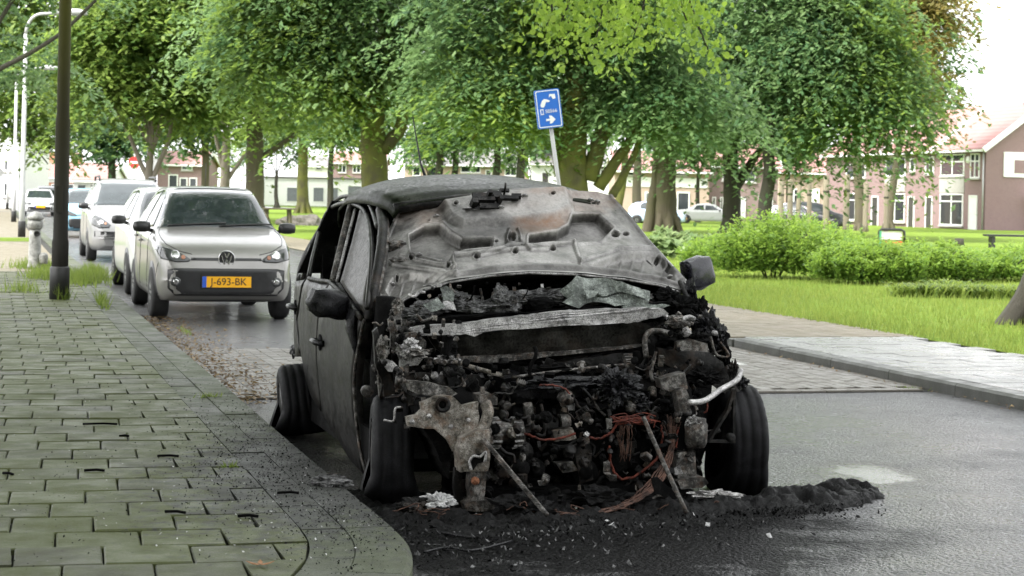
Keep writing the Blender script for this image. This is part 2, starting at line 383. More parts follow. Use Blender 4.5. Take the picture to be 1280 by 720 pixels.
    x.set(base=x.ramp(nz, [(0.35, (0.1, 0.1, 0.09)), (0.55, (0.25, 0.25, 0.235)), (0.8, (0.36, 0.36, 0.34))]), rough=0.6); MAT['hydrant'] = x.m
setup_materials()
# ================================================================ THE GROUND
RC = 2.4; L0 = -3.5     # the kerb runs straight to L0, then curves left
def sheet(name, pts, mat, z=None, cuts=0):
    mb = MB(); mb.add([(p[0], p[1], p[2] if z is None else z) for p in pts], [tuple(range(len(pts)))])
    return tag(mb.build(name, mat), kind='structure')
sheet('ground', [(-900, -200, 0), (900, -200, 0), (900, 1500, 0), (-900, 1500, 0)], MAT['grass'], z=-0.02)
sheet('road', [R(-14, -14), R(-14, 30), R(300, 30), R(300, -0.1), R(-2.9, -0.1), R(-6.5, -14)], MAT['asphalt'], z=0.0)
# left pavement bed, its corner curving back to the left near the camera
def kerb_edge(m):                      # line m metres in from the kerb face, from far to near
    pts = [R(l, -m) for l in [120, 60, 40, 30, 24] + list(np.arange(20, -3.01, -1.0))]
    rad = RC - m; c = R(L0, -RC)
    for k in range(1, 15):
        a = AR + radians(k * 7)
        q = Vector((c.x + cos(a - 2 * k * radians(7)) * 0, 0, 0))
        ang = AR - radians(k * 7)
        pts.append(Vector((c.x + rad * cos(ang), c.y + rad * sin(ang), 0)))
    return pts
def kerb_edge_between(m, l0, l1, n=2):
    return [R(l0 + (l1 - l0) * i / n, -m) for i in range(n + 1)]
edge_in = kerb_edge(0.05)
bed = [Vector((p.x, p.y, 0)) for p in edge_in]
tail = [bed[-1] + Vector((-9, -1, 0)), R(120, -40)]
pavement = sheet('left_pavement', bed + tail, MAT['joint'], z=0.095)
TS = 0.3
def tile_mesh(name, sx, sy, h, mat, bev=0.006):
    mb = MB(); x, y = sx / 2, sy / 2
    mb.add([(-x, -y, 0), (x, -y, 0), (x, y, 0), (-x, y, 0), (-x, -y, h - bev), (x, -y, h - bev), (x, y, h - bev), (-x, y, h - bev),
            (-x + bev, -y + bev, h), (x - bev, -y + bev, h), (x - bev, y - bev, h), (-x + bev, y - bev, h)],
           [(0, 1, 5, 4), (1, 2, 6, 5), (2, 3, 7, 6), (3, 0, 4, 7), (4, 5, 9, 8), (5, 6, 10, 9), (6, 7, 11, 10), (7, 4, 8, 11), (8, 9, 10, 11)])
    return mb.mesh(name, mat)
def in_view(p, pad=40):
    if p.y < 3: return False
    a = p.x / p.y * F; b = (EYE - p.z) / p.y * F
    u = CX + a * CR - b * SR; v = CY + b * CR + a * SR
    return -pad < u < 1280 + pad and v < 720 + pad
rng = random.Random(5)
tm = tile_mesh('paving_tile', TS - 0.007, TS - 0.007, 0.03, MAT['tile_l'])
def corner_m(p):                        # how far a point lies inside the kerb line
    rel = p - K0; l = rel.x * DX + rel.y * DY; m = rel.x * NX + rel.y * NY
    if l > L0: return -m
    c = R(L0, -RC); return RC - (Vector((p.x - c.x, p.y - c.y, 0))).length
cand = []
SK = radians(-4.5)                      # the rows run a little askew to the kerb
rowd = Vector((cos(AR + SK), sin(AR + SK), 0)); cold = Vector((-sin(AR + 0.0), cos(AR + 0.0), 0))
for i in range(-24, 60):
    for j in range(-24, 3):
        off = 0.5 * TS if i % 2 else 0.0
        p = R(i * TS, -0.36) + rowd * (j * TS + off - TS / 2); p.z = 0
        cm = corner_m(p)
        if cm < 0.36 - 0.16 or not in_view(Vector((p.x, p.y, 0.12)), 700): continue
        cand.append((p.y + (0 if in_view(Vector((p.x, p.y, 0.12)), 40) else 100), p, cm))
cand.sort(key=lambda t: t[0])
def cut_tile(p, h):                     # a tile cut to the line of the edge stones
    e1 = Vector((cos(AR), sin(AR), 0)); e2 = Vector((-sin(AR), cos(AR), 0)); q = (TS - 0.009) / 2
    P = [p + e1 * a * q + e2 * b * q for a, b in ((-1, -1), (1, -1), (1, 1), (-1, 1))]; out = []
    for i in range(4):
        a, b = P[i], P[(i + 1) % 4]; ma, mb_ = corner_m(a) - 0.368, corner_m(b) - 0.368
        if ma >= 0: out.append(a)
        if (ma >= 0) != (mb_ >= 0): out.append(a.lerp(b, ma / (ma - mb_)))
    if len(out) < 3: return None
    mb = MB(); mb.prism([Vector((v.x - p.x, v.y - p.y, 0)) for v in out], (0, 0, 0.03)); ar = (max(corner_m(v) for v in out) - 0.368)
    return mb if ar > 0.03 else None
far_tiles = MB()
for k, (yy, p, cm) in enumerate(cand):
    tip = Vector((rng.uniform(-1, 1) * 0.012, rng.uniform(-1, 1) * 0.012))
    h = 0.09 + rng.uniform(-0.003, 0.003) + (0.004 if rng.random() < 0.1 else 0)
    if cm < 0.36 + 0.16:
        cm_ = cut_tile(p, h)
        if cm_: o = cm_.build('cut_tile', MAT['tile_l'], pavement); o.location = (p.x, p.y, h)
    elif k < 300:
        o = link('paving_tile', tm, pavement); o.location = (p.x, p.y, h); o.rotation_euler = (tip.x, tip.y, AR + rng.uniform(-1, 1) * 0.012 + SK * 0.6)
    else:
        far_tiles.box((p.x, p.y, h + 0.015), (TS - 0.012, TS - 0.012, 0.03), AR)
tag(far_tiles.build('paving_tile_field', MAT['tile_l'], pavement, fix=False), kind='stuff')
# the far part of the footway: small bricks laid flat, too far off to tell apart
mb = MB(); mb.add([R(18, -0.36, 0.118), R(18, -8, 0.118), R(110, -8, 0.118), R(110, -0.36, 0.118)], [(0, 1, 2, 3)]); mb.build('far_paving', MAT['tan'], pavement)
# kerb stones, one metre each, then the bull-nosed corner stones
def kerb_stone(l0, l1, m0, m1, ztop, name='kerb_stone', par=pavement, mat=None):
    mb = MB(); g = 0.004; rr = 0.02 if name == 'kerb_stone' else 0.003
    rows = []
    if l0 >= L0:
        n = 1; st = [(R(l0 + g, -m0), R(l0 + g, -m1)), (R(l1 - g, -m0), R(l1 - g, -m1))]
    else:
        c = R(L0, -RC); st = []
        for k in range(7):
            t = l0 + (l1 - l0) * k / 6; a = AR - (L0 - t) / RC + (g / RC if k == 6 else 0) * -1
            dd = Vector((cos(a), sin(a), 0)); st.append((c + dd * (RC - m0), c + dd * (RC - m1)))
    for (a, b) in st:
        out = (a - b).normalized()
        rows.append([Vector((a.x, a.y, -0.01)), Vector((a.x, a.y, ztop - rr)) , Vector((a.x, a.y, ztop)) - out * rr, Vector((b.x, b.y, ztop)), Vector((b.x, b.y, -0.01))])
    mb.grid(rows, smooth=False)
    mb.f += [tuple(len(mb.v) - 5 + i for i in range(5)), (4, 3, 2, 1, 0)]; mb.sm += [False, False]
    return mb.build(name, mat or MAT['kerb'], par)
l = 26.0
while l > -3.0: kerb_stone(l - 1.0, l, 0.0, 0.2, 0.12 + rng.uniform(-0.004, 0.004)); l -= 1.0
kerb_stone(L0, -3.0, 0.0, 0.2, 0.12)
l = L0
while l > -6.4: kerb_stone(l - 0.85, l, 0.0, 0.2, 0.12); l -= 0.85
l = 26.0
while l > L0: kerb_stone(l - 0.5, l, 0.2025, 0.362, 0.118 + rng.uniform(-0.003, 0.003), 'edge_stone'); l -= 0.5
l = L0
while l > -6.4: kerb_stone(l - 0.6, l, 0.2025, 0.362, 0.118, 'edge_stone'); l -= 0.6
mb = MB(); mb.bar(R(26, -0.1, 0.06), R(140, -0.1, 0.06), 0.2, 0.12); mb.build('far_kerb', MAT['kerb'], pavement)
# brick crossing over the road
crossing = sheet('brick_crossing', [R(1.71, 0.02), R(1.71, 5.3), R(5.5, 5.3), R(5.5, 0.02)], MAT['joint'], z=0.004)
bmesh_b = tile_mesh('brick', 0.098, 0.196, 0.02, MAT['brick'], 0.004)
rest = MB(); nb = 0; wanted = []
for i in range(18):
    for j in range(51):
        l_ = 1.93 + i * 0.205; m_ = 0.09 + j * 0.103
        if j % 2: l_ += 0.1
        if l_ > 5.45: continue
        vis = (j > 36 or j < 12)
        wanted.append(((0 if vis else 1, l_), l_, m_))
wanted.sort()
for k, (q, l_, m_) in enumerate(wanted):
    p = R(l_, m_, 0.0); 
    white = (3.88 < m_ < 4.0 and 2.2 < l_ < 4.6) or (4.6 < m_ < 4.7 and 3.6 < l_ < 5.0)
    if k < 298:
        o = link('brick', bmesh_b, crossing); o.location = (p.x, p.y, -0.002 + rng.uniform(-0.002, 0.003)); o.rotation_euler = (rng.uniform(-1, 1) * 0.01, rng.uniform(-1, 1) * 0.01, AR + rng.uniform(-1, 1) * 0.02)
        if white: o.data = bpy.data.meshes.get('painted_brick') or tile_mesh('painted_brick', 0.1, 0.2, 0.021, MAT['white_mark'], 0.003); o.name = 'painted_brick'
    else: rest.box((p.x, p.y, 0.007 + rng.uniform(-0.002, 0.002)), (0.098, 0.196, 0.018), AR)
tag(rest.build('brick_field', MAT['brick'], crossing, fix=False), kind='stuff')
# right pavement: wet tiles near, tan paving beyond, a low kerb
rp = sheet('right_pavement', [R(-12, 5.36), R(-12, 7.3), R(140, 7.3), R(140, 5.36)], MAT['joint'], z=0.075)
tr_mesh = tile_mesh('wet_tile', TS - 0.006, TS - 0.006, 0.03, MAT['tile_r'], 0.004)
for i in range(-9, 19):
    for j in range(7):
        p = R(i * TS, 5.62 + j * TS + (0.15 if i % 2 else 0)); 
        if 5.62 + j * TS + (0.15 if i % 2 else 0) > 7.3 - 0.1: continue
        if not in_view(Vector((p.x, p.y, 0.1)), 900): continue
        o = link('wet_tile', tr_mesh, rp); o.location = (p.x, p.y, 0.07 + rng.uniform(-0.003, 0.003)); o.rotation_euler = (rng.uniform(-1, 1) * 0.012, rng.uniform(-1, 1) * 0.012, AR + rng.uniform(-1, 1) * 0.01)
half_m = tile_mesh('half_tile', TS / 2 - 0.006, TS - 0.006, 0.03, MAT['tile_r'], 0.004)
for i in range(-9, 19):
    for m_ in ((5.545,) if i % 2 else ()) + ((7.215,) if not i % 2 else ()):
        p = R(i * TS, m_)
        if not in_view(Vector((p.x, p.y, 0.1)), 900): continue
        o = link('half_tile', half_m, rp); o.location = (p.x, p.y, 0.07 + rng.uniform(-0.003, 0.003)); o.rotation_euler = (0, 0, AR)
wt_rest = MB()
for i in range(-38, -9):
    for j in range(7):
        m_ = 5.62 + j * TS + (0.15 if i % 2 else 0)
        if m_ < 7.25: p = R(i * TS, m_); wt_rest.box((p.x, p.y, 0.085), (TS - 0.006, TS - 0.006, 0.03), AR)
tag(wt_rest.build('wet_tile_field', MAT['tile_r'], rp, fix=False), kind='stuff')
edge_b = tile_mesh('border_brick', 0.194, 0.098, 0.02, MAT['brick'], 0.004)
for j in range(26):
    p = R(1.765, 0.12 + j * 0.2); o = link('border_brick', edge_b, crossing); o.location = (p.x, p.y, -0.002 + rng.uniform(-0.002, 0.002)); o.rotation_euler = (0, 0, AR + rng.uniform(-1, 1) * 0.01)
tan_mesh = tile_mesh('tan_paver', 0.2, 0.2, 0.03, MAT['tan'], 0.003); tan_rest = MB(); nt = 0
for i in range(0, 60):
    for j in range(10):
        l_ = 5.72 + i * 0.205; m_ = 5.42 + j * 0.205 - 0.0
        if m_ > 7.3: continue
        p = R(l_, m_)
        if nt < 200: o = link('tan_paver', tan_mesh, rp); o.location = (p.x, p.y, 0.068 + rng.uniform(-0.002, 0.002)); o.rotation_euler = (rng.uniform(-1, 1) * 0.008, rng.uniform(-1, 1) * 0.008, AR); nt += 1
        else: tan_rest.box((p.x, p.y, 0.083), (0.2, 0.2, 0.03), AR)
tag(tan_rest.build('tan_paver_field', MAT['tan'], rp, fix=False), kind='stuff')
mb = MB(); mb.add([R(18, 5.46, 0.099), R(18, 7.3, 0.099), R(140, 7.3, 0.099), R(140, 5.46, 0.099)], [(0, 1, 2, 3)]); mb.build('far_paving', MAT['tan'], rp)
l = 5.4
while l > -4.5: 
    kerb_stone(l - 1.0, l, -5.3, -5.46, 0.1 + rng.uniform(-0.003, 0.003), 'kerb_stone', rp, MAT['kerb_wet']) if l - 1.0 > -3 else kerb_stone(max(l - 1.0, -2.99), l, -5.3, -5.46, 0.1, 'kerb_stone', rp, MAT['kerb_wet'])
    l -= 1.0
    if l <= -2.9: break
mb = MB(); mb.bar(R(-12, 5.38, 0.045), R(-3.0, 5.38, 0.045), 0.16, 0.11); mb.bar(R(5.45, 5.38, 0.02), R(140, 5.38, 0.02), 0.16, 0.13); mb.build('kerb_run', MAT['kerb_wet'], rp)
lawn = sheet('lawn', [R(-12, 7.3), R(-12, 120), R(160, 120), R(160, 7.3)], MAT['grass'], z=0.09)
# ---------------------------------------------------------------- grass blades on the near lawn, weeds by the posts
def blades(name, P, h, w, mat, lean=0.5, seed=0):
    r = np.random.default_rng(seed); n = len(P); ang = r.uniform(0, 2 * pi, n)
    hh = h * r.uniform(0.5, 1.25, n); dx = np.cos(ang) * w; dy = np.sin(ang) * w
    la = r.uniform(0, 2 * pi, n); ll = hh * lean * r.uniform(0.1, 1, n)
    V = np.zeros((n, 3, 3)); V[:, 0] = P; V[:, 1] = P; V[:, 2] = P
    V[:, 0, 0] -= dx; V[:, 0, 1] -= dy; V[:, 1, 0] += dx; V[:, 1, 1] += dy
    V[:, 2, 0] += np.cos(la) * ll; V[:, 2, 1] += np.sin(la) * ll; V[:, 2, 2] += hh
    me = np_mesh(name, V.reshape(-1, 3), np.arange(n * 3).reshape(n, 3), mat); return link(name, me)
r_ = np.random.default_rng(3)
n = 120000
ls = r_.uniform(0, 1, n) ** 1.5 * 46 - 5; ms = 7.28 + r_.uniform(0, 1, n) ** 1.3 * 16
P = np.stack([K0.x + ls * DX + ms * NX, K0.y + ls * DY + ms * NY, np.full(n, 0.09)], 1)
a_ = P[:, 0] / P[:, 1] * F; P = P[(P[:, 1] > 8) & (a_ > -320) & (a_ < 1150)]
tag(blades('grass', P, 0.09, 0.007, MAT['blade'], 0.7, 4), kind='stuff')
def weed_patch(c, rx, ry, n, h, seed, rot=AR):
    r = np.random.default_rng(seed); q = r.normal(0, 0.45, (n, 2)); q[:, 0] *= rx; q[:, 1] *= ry
    x_ = c[0] + q[:, 0] * cos(rot) - q[:, 1] * sin(rot); y_ = c[1] + q[:, 0] * sin(rot) + q[:, 1] * cos(rot)
    return np.stack([x_, y_, np.full(n, 0.115)], 1)
W = []
for (u, v, rx, ry, n, sd) in [(100, 352, 0.30, 1.3, 900, 1), (62, 347, 0.35, 0.9, 700, 2), (45, 335, 0.4, 0.7, 700, 3), (120, 345, 0.16, 2.0, 600, 4), (78, 375, 0.12, 0.1, 60, 5), (128, 382, 0.05, 0.8, 120, 6), (30, 365, 0.3, 0.5, 120, 9)]:
    W.append(weed_patch(G(u, v, 0.115), rx, ry, n, 0.2, sd))
tag(blades('weeds', np.concatenate(W), 0.17, 0.007, MAT['weed'], 0.8, 8), kind='stuff')
W = []
for (u, v, rx, ry, n, sd) in [(265, 497, 0.1, 0.05, 50, 6), (290, 585, 0.05, 0.04, 25, 7), (232, 415, 0.04, 0.5, 60, 8), (1140, 488, 0.12, 0.08, 60, 9), (1080, 470, 0.05, 0.2, 30, 12)]:
    W.append(weed_patch(G(u, v, 0.115 if u < 600 else 0.0), rx, ry, n, 0.2, sd))
PW = np.concatenate(W); PW[:, 2] = np.where(PW[:, 0] > 0, 0.0, 0.115)
tag(blades('weeds', PW, 0.035, 0.004, MAT['weed'], 1.2, 8), kind='stuff')
# verge across the far pavement
mb = MB(); mb.add([R(34, -0.4, 0.124), R(34, -8, 0.124), R(37.5, -8, 0.124), R(37.5, -0.4, 0.124)], [(0, 1, 2, 3)]); tag(mb.build('verge', MAT['grass']), kind='structure')
# dead leaves and grit along the left kerb
r_ = np.random.default_rng(12); n = 2600
ls = r_.uniform(1.2, 9.5, n); ms = np.abs(r_.normal(0.0, 0.28, n)) + 0.02
cz = np.full(n, 0.024)
C = np.stack([K0.x + ls * DX + ms * NX, K0.y + ls * DY + ms * NY, cz + r_.uniform(0, 0.012, n)], 1)
def flakes(name, C, size, mat, seed, tilt=0.4):
    r = np.random.default_rng(seed); n = len(C); a = r.uniform(0, 2 * pi, n); s = size * r.uniform(0.4, 1.5, n)
    e1 = np.stack([np.cos(a) * s, np.sin(a) * s, r.normal(0, tilt, n) * s], 1); e2 = np.stack([-np.sin(a) * s * 0.6, np.cos(a) * s * 0.6, r.normal(0, tilt, n) * s * 0.6], 1)
    V = np.stack([C - e1, C - e2 * r.uniform(0.3, 1.2, (n, 1)), C + e1 * r.uniform(0.5, 1.2, (n, 1)), C + e2], 1)
    V[:, :, 2] = np.maximum(V[:, :, 2], (C[:, 2] - 0.004)[:, None])
    return link(name, np_mesh(name, V.reshape(-1, 3), np.arange(n * 4).reshape(n, 4), mat))
tag(flakes('leaf_litter', C, 0.017, MAT['litter'], 2), kind='stuff')
ls = r_.uniform(-2.5, 5, 140); ms = 5.27 - np.abs(r_.normal(0, 0.06, 140))
C = np.stack([K0.x + ls * DX + ms * NX, K0.y + ls * DY + ms * NY, np.full(140, 0.026)], 1)
tag(flakes('leaf_litter', C, 0.015, MAT['litter'], 3), kind='stuff')
# ================================================================ TREES AND SHRUBS
def leaves(name, mat, blobs, sprays, per, size, seed, droop=0.35, spread=0.30, parent=None, length=1.6, inner=0.5, bough=True):
    """leaf-sized diamonds laid in drooping, feathered boughs through the crown's volume"""
    r = np.random.default_rng(seed)
    if bough: sprays, per, length, size, droop = max(6, int(sprays / 3.3)), int(per * 5.8), length * 1.95, size * 0.76, droop + 0.18
    B = np.array(blobs, dtype=float); wgt = (B[:, 3] * B[:, 4] * B[:, 5]) ** 0.6; wgt /= wgt.sum()
    k = r.choice(len(B), sprays, p=wgt)
    d = r.normal(0, 1, (sprays, 3)); d /= np.linalg.norm(d, axis=1)[:, None]
    rad = r.uniform(inner, 1.0, sprays) ** 0.7 * (1 + (0.26 if bough else 0.12) * r.normal(0, 1, sprays))
    C = B[k, :3] + d * B[k, 3:6] * rad[:, None]
    az = np.arctan2(d[:, 1], d[:, 0]) + r.normal(0, 0.7, sprays)
    Lr = length * r.uniform(0.45, 1.35, sprays)
    t = r.uniform(0, 1, (sprays, per)) ** 0.85
    ntw = 7; tw = r.integers(0, ntw, (sprays, per)); twp = (tw + 0.5) / ntw                      # side twigs along the bough
    on = r.random((sprays, per)) < 0.75
    sgn = np.where(r.random((sprays, per)) < 0.5, -1, 1); q = r.uniform(0, 1, (sprays, per)) ** 0.8
    wid = spread * 1.5 * np.sin(pi * np.clip(twp * 0.85 + 0.12, 0, 1))
    al = np.where(on, twp + q * 0.16, t); sd = np.where(on, sgn * q * wid, r.normal(0, 0.05, (sprays, per)))
    al = al + r.normal(0, 0.02, al.shape); sd = sd + r.normal(0, 0.018, sd.shape)
    ca, sa = np.cos(az)[:, None], np.sin(az)[:, None]; along = (al - 0.5) * Lr[:, None]; side = sd * Lr[:, None]
    X = C[:, 0:1] + along * ca - side * sa; Y = C[:, 1:2] + along * sa + side * ca
    dr = droop * r.uniform(0.5, 1.9, sprays); rise = r.uniform(-0.05, 0.35, sprays)
    Z = C[:, 2:3] + (0.5 * dr[:, None] + rise[:, None] * (al - 0.5) - dr[:, None] * al ** 2) * Lr[:, None] + (0.27 * Lr[:, None] if bough else 0) - np.abs(side) * 0.5 + r.normal(0, 0.008, al.shape) * length
    P = np.stack([X, Y, Z], 2).reshape(-1, 3); n = len(P)
    s = size * r.uniform(0.55, 1.35, n)
    a = np.repeat(az, per) + r.normal(0, 0.9, n); tl = r.normal(0, 0.33, n); tb = r.normal(0, 0.4, n)
    e1 = np.stack([np.cos(a) * s, np.sin(a) * s, tl * s - 0.38 * s], 1); e2 = np.stack([-np.sin(a) * s * 0.55, np.cos(a) * s * 0.55, tb * s * 0.55], 1)
    V = np.stack([P - e1, P - e2, P + e1, P + e2], 1).reshape(-1, 3)
    me = np_mesh(name, V, np.arange(n * 4).reshape(n, 4), mat)
    tone = 0.06 + 0.62 * np.repeat(r.random(sprays), per) + 0.2 * r.random(n) + 0.2 * np.clip(al.ravel(), 0, 1.1)
    at = me.attributes.new('tone', 'FLOAT', 'FACE'); at.data.foreach_set('value', tone.astype(np.float32))
    return link(name, me, parent)
def limb(mb, pts, r0, r1, n=8, wob=0.0, seed=0):
    """a tapering limb through the points, smoothed"""
    P = [Vector(p) for p in pts]; out = []; rr = random.Random(seed)
    m = len(P)
    for i in range(m - 1):
        a = P[max(i - 1, 0)]; b = P[i]; c = P[i + 1]; d = P[min(i + 2, m - 1)]
        for k in range(4):
            t = k / 4
            out.append(0.5 * ((2 * b) + (c - a) * t + (2 * a - 5 * b + 4 * c - d) * t * t + (3 * b - a - 3 * c + d) * t ** 3))
    out.append(P[-1]); q = len(out)
    if wob: out = [p + Vector((rr.uniform(-1, 1), rr.uniform(-1, 1), 0)) * wob if 0 < i < q - 1 else p for i, p in enumerate(out)]
    mb.tube(out, [r0 + (r1 - r0) * i / (q - 1) for i in range(q)], n)
def tree(label, Y, trunk, width_px, crown, bark, leaf, sprays, per=24, size=0.2, limbs=(), flare=1.15, seed=1, base_z=0.05, length=1.6, name='tree', droop=0.35, spread=0.30, group=None, inner=0.5, bright=()):
    """trunk: pixel points from the foot upward; crown: (u, v, ru, rv[, dY]) clumps; all at distance Y"""
    foot = D(trunk[0][0], 300, Y); foot.z = base_z
    root = empty(name, foot, 0, label, 'tree', group)
    k = Y / F
    T = [foot] + [D(u, v, Y) for (u, v) in trunk[1:]]
    T = [p - foot for p in T]
    mb = MB(); r0 = width_px * k / 2
    h1 = T[1] * 0.12
    pts = [T[0] - Vector((0, 0, 0.2)), T[0] + h1] + T[1:]
    P = []; 
    mb2 = MB(); limb(mb, [T[0] - Vector((0, 0, 0.2)), T[0] + h1] + T[1:], r0 * 1.12, r0 * 0.62, 12, r0 * 0.05, seed)
    # root flare
    for i in range(7):
        a = 2 * pi * i / 7 + seed; limb(mb, [Vector((cos(a) * r0 * flare * 1.25, sin(a) * r0 * flare * 1.25, -0.15)), Vector((cos(a) * r0 * 0.95, sin(a) * r0 * 0.95, r0 * 0.7)), Vector((cos(a) * r0 * 0.5, sin(a) * r0 * 0.5, r0 * 1.9))], r0 * 0.38, r0 * 0.4, 6)
    for L_ in limbs:
        w = L_[0]; limb(mb, [D(p[0], p[1], Y + (p[2] if len(p) > 2 else 0)) - foot for p in L_[1]], w * k / 2, w * k / 2 * 0.55, 8, w * k * 0.06, seed + 3)
    blobs = []; rr = random.Random(seed); g_ = np.random.default_rng(seed + 900)
    for c in crown:
        p = D(c[0], c[1], Y + (c[4] if len(c) > 4 else 0)) - foot
        ry = min(max(c[2], c[3]), 120) * k
        for q in range(6):           # the clump falls apart into flat layers
            o = g_.uniform(-1, 1, 3) * (0.72, 0.7, 0.8); sc = g_.uniform(0.4, 0.72)
            blobs.append((p.x + o[0] * c[2] * k, p.y + o[1] * ry * 0.8, p.z + o[2] * c[3] * k, c[2] * k * sc, ry * 0.8 * sc, c[3] * k * sc * 0.55))
        limb(mb, [T[-1] * 0.9, (T[-1] * 0.9 + p) / 2 + Vector((0, 0, 0.6)), p], r0 * 0.32, r0 * 0.08, 6, r0 * 0.1, rr.randint(0, 99))
    mb.build('trunk', MAT[bark], root, fix=False)
    leaves('crown', MAT[leaf], blobs, sprays, per, size, seed, parent=root, length=length, droop=droop, spread=spread, inner=inner)
    if bright:
        bl = [(*(D(c[0], c[1], Y - c[2] * k * 0.8) - foot), c[2] * k, c[2] * k * 0.6, c[3] * k) for c in bright]
        leaves('young_foliage', MAT['leaf_yel'], bl, int(sprays * 0.22), per, size, seed + 50, parent=root, length=length, droop=droop + 0.15, spread=spread, inner=0.3)  # extra clumps in the yellow-green leaf colour
    return root
PG = 'trees of the park'
# near and middle distance
tree('mossy green forked trunk with a wide dark crown, left of the blue sign', 62, [(470, 290), (469, 230), (466, 170), (470, 130), (485, 60)], 38, [(470, 55, 130, 75), (385, 95, 70, 45), (560, 100, 75, 45), (470, -60, 190, 95), (345, 40, 90, 60), (600, 30, 80, 60), (430, 135, 50, 22)],
     'bark_moss', 'leaf', 1500, 26, 0.14, limbs=[(20, [(478, 188), (497, 165), (506, 140), (520, 100)]), (16, [(466, 165), (452, 140), (430, 110)])], seed=1, group=PG, length=1.9, bright=[(400, 150, 40, 20), (360, 90, 40, 30), (330, 45, 40, 25), (520, 130, 30, 16)])
tree('stout brown trunk with yellow-green hanging foliage, just right of the silver hatchback roof', 85, [(317, 290), (318, 240), (319, 185), (317, 150), (310, 80)], 26, [(300, 70, 85, 65), (255, 110, 60, 45), (335, 130, 60, 28), (300, -40, 120, 70), (285, 160, 30, 12), (345, 165, 40, 12)],
     'bark_brown', 'leaf_yel', 1150, 24, 0.17, seed=2, group=PG, length=2.2, droop=0.55, limbs=[(8, [(330, 195), (355, 178), (372, 165)])])
tree('pale yellowish trunk standing in front of the white garages', 128, [(378, 290), (378, 230), (379, 180), (378, 120)], 16, [(385, 110, 60, 55), (375, 165, 40, 18), (395, 40, 60, 50)], 'bark_moss', 'leaf_yel', 420, 22, 0.26, seed=3, group=PG, length=2.4)
tree('thin dark trunk with a low round blue-green crown before the garages', 118, [(412, 290), (413, 240), (413, 210), (415, 180)], 9, [(425, 175, 36, 26), (405, 165, 30, 24), (445, 160, 26, 22)], 'bark_dark', 'leaf', 330, 22, 0.2, seed=4, group=PG, length=1.6)
tree('pale many-stemmed tree behind the round grey sign', 76, [(188, 290), (187, 240), (186, 215), (190, 180)], 13, [(190, 100, 90, 70), (150, 55, 70, 55), (225, 150, 40, 28), (140, 130, 40, 40), (200, 10, 90, 60), (235, 60, 60, 60)], 'bark_pale', 'leaf_yel', 1100, 24, 0.17, seed=5, group=PG, length=1.9, bright=[(160, 40, 60, 30), (110, 95, 40, 30), (230, 110, 30, 20)],
     limbs=[(7, [(186, 225), (172, 195), (160, 165), (140, 130)]), (7, [(190, 225), (205, 190), (214, 160), (213, 130)]), (6, [(186, 215), (188, 180), (186, 150)])])
tree('pale peeling trunk with a side bough, between the round sign and the brown trunk', 92, [(280, 290), (281, 240), (282, 200), (284, 160)], 15, [(275, 130, 40, 35), (250, 80, 50, 40)], 'bark_pale', 'leaf_yel', 330, 22, 0.19, seed=6, group=PG, length=1.8, limbs=[(6, [(284, 225), (298, 205), (309, 188)]), (7, [(280, 215), (274, 190), (268, 160)])])
tree('brown trunk beside the pink brick house on the left', 120, [(256, 290), (256, 240), (257, 195), (255, 150)], 12, [(245, 130, 45, 45), (225, 175, 30, 22)], 'bark_brown', 'leaf_dark', 300, 22, 0.24, seed=7, group=PG, length=2)
tree('dark leafy tree filling the gap behind the no-entry sign', 150, [(140, 290), (140, 240), (140, 200)], 14, [(135, 150, 45, 60), (160, 190, 30, 30), (100, 160, 40, 40), (110, 100, 50, 50)], 'bark_dark', 'leaf_dark', 620, 22, 0.3, seed=8, group=PG, length=2.6)
tree('leafy tree at the far left above the row of white lamp posts', 100, [(-25, 290), (-22, 200), (-15, 130)], 18, [(25, 130, 45, 55), (60, 175, 35, 25), (10, 60, 60, 70), (70, 70, 50, 50), (60, 205, 20, 12), (40, 0, 70, 50)], 'bark_dark', 'leaf_yel', 820, 24, 0.2, seed=9, group=PG, length=2)
tree('big mossy beech with several stems rising behind the blue sign', 55, [(722, 300), (716, 240), (716, 190), (718, 130), (722, 60), (724, -20)], 40, [(690, 30, 120, 80), (790, 95, 85, 75), (630, 130, 65, 40), (600, 70, 70, 55), (720, -70, 190, 90), (845, 160, 55, 35), (800, 20, 80, 60), (590, 175, 50, 20), (760, 165, 40, 22)],
     'bark_moss', 'leaf', 2000, 26, 0.125, seed=10, group=PG, length=1.8, bright=[(730, 30, 40, 25), (610, 160, 40, 14)], flare=1.25,
     limbs=[(24, [(735, 225), (752, 170), (768, 110), (782, 40)]), (16, [(748, 235), (775, 195), (800, 160), (830, 130)]), (12, [(765, 245), (785, 210), (800, 175)]), (14, [(700, 220), (694, 170), (690, 120), (672, 70)])])
tree('slim leaning pale trunk right of the wreck roof', 98, [(768, 300), (775, 245), (781, 210), (782, 180)], 12, [(775, 150, 45, 30), (800, 120, 50, 40)], 'bark_moss', 'leaf', 330, 22, 0.2, seed=11, group=PG, length=1.9)
tree('straight grey trunk between two thicker ones in front of the pale row of houses', 112, [(797, 300), (796, 245), (797, 205), (797, 170)], 13, [(790, 150, 40, 30), (815, 110, 50, 45)], 'bark_brown', 'leaf', 330, 22, 0.23, seed=12, group=PG, length=2)
tree('thick double trunk, one half mossy and one half dark, left of the shrub bed', 78, [(832, 300), (832, 250), (832, 200), (830, 150), (820, 90)], 30, [(830, 110, 80, 70), (880, 165, 55, 38), (820, 20, 110, 70), (770, 130, 40, 35), (860, 205, 35, 14)], 'bark_brown', 'leaf', 1000, 25, 0.165, seed=13, group=PG, length=2, limbs=[(17, [(808, 300), (815, 260), (820, 220), (822, 180)])], flare=1.1)
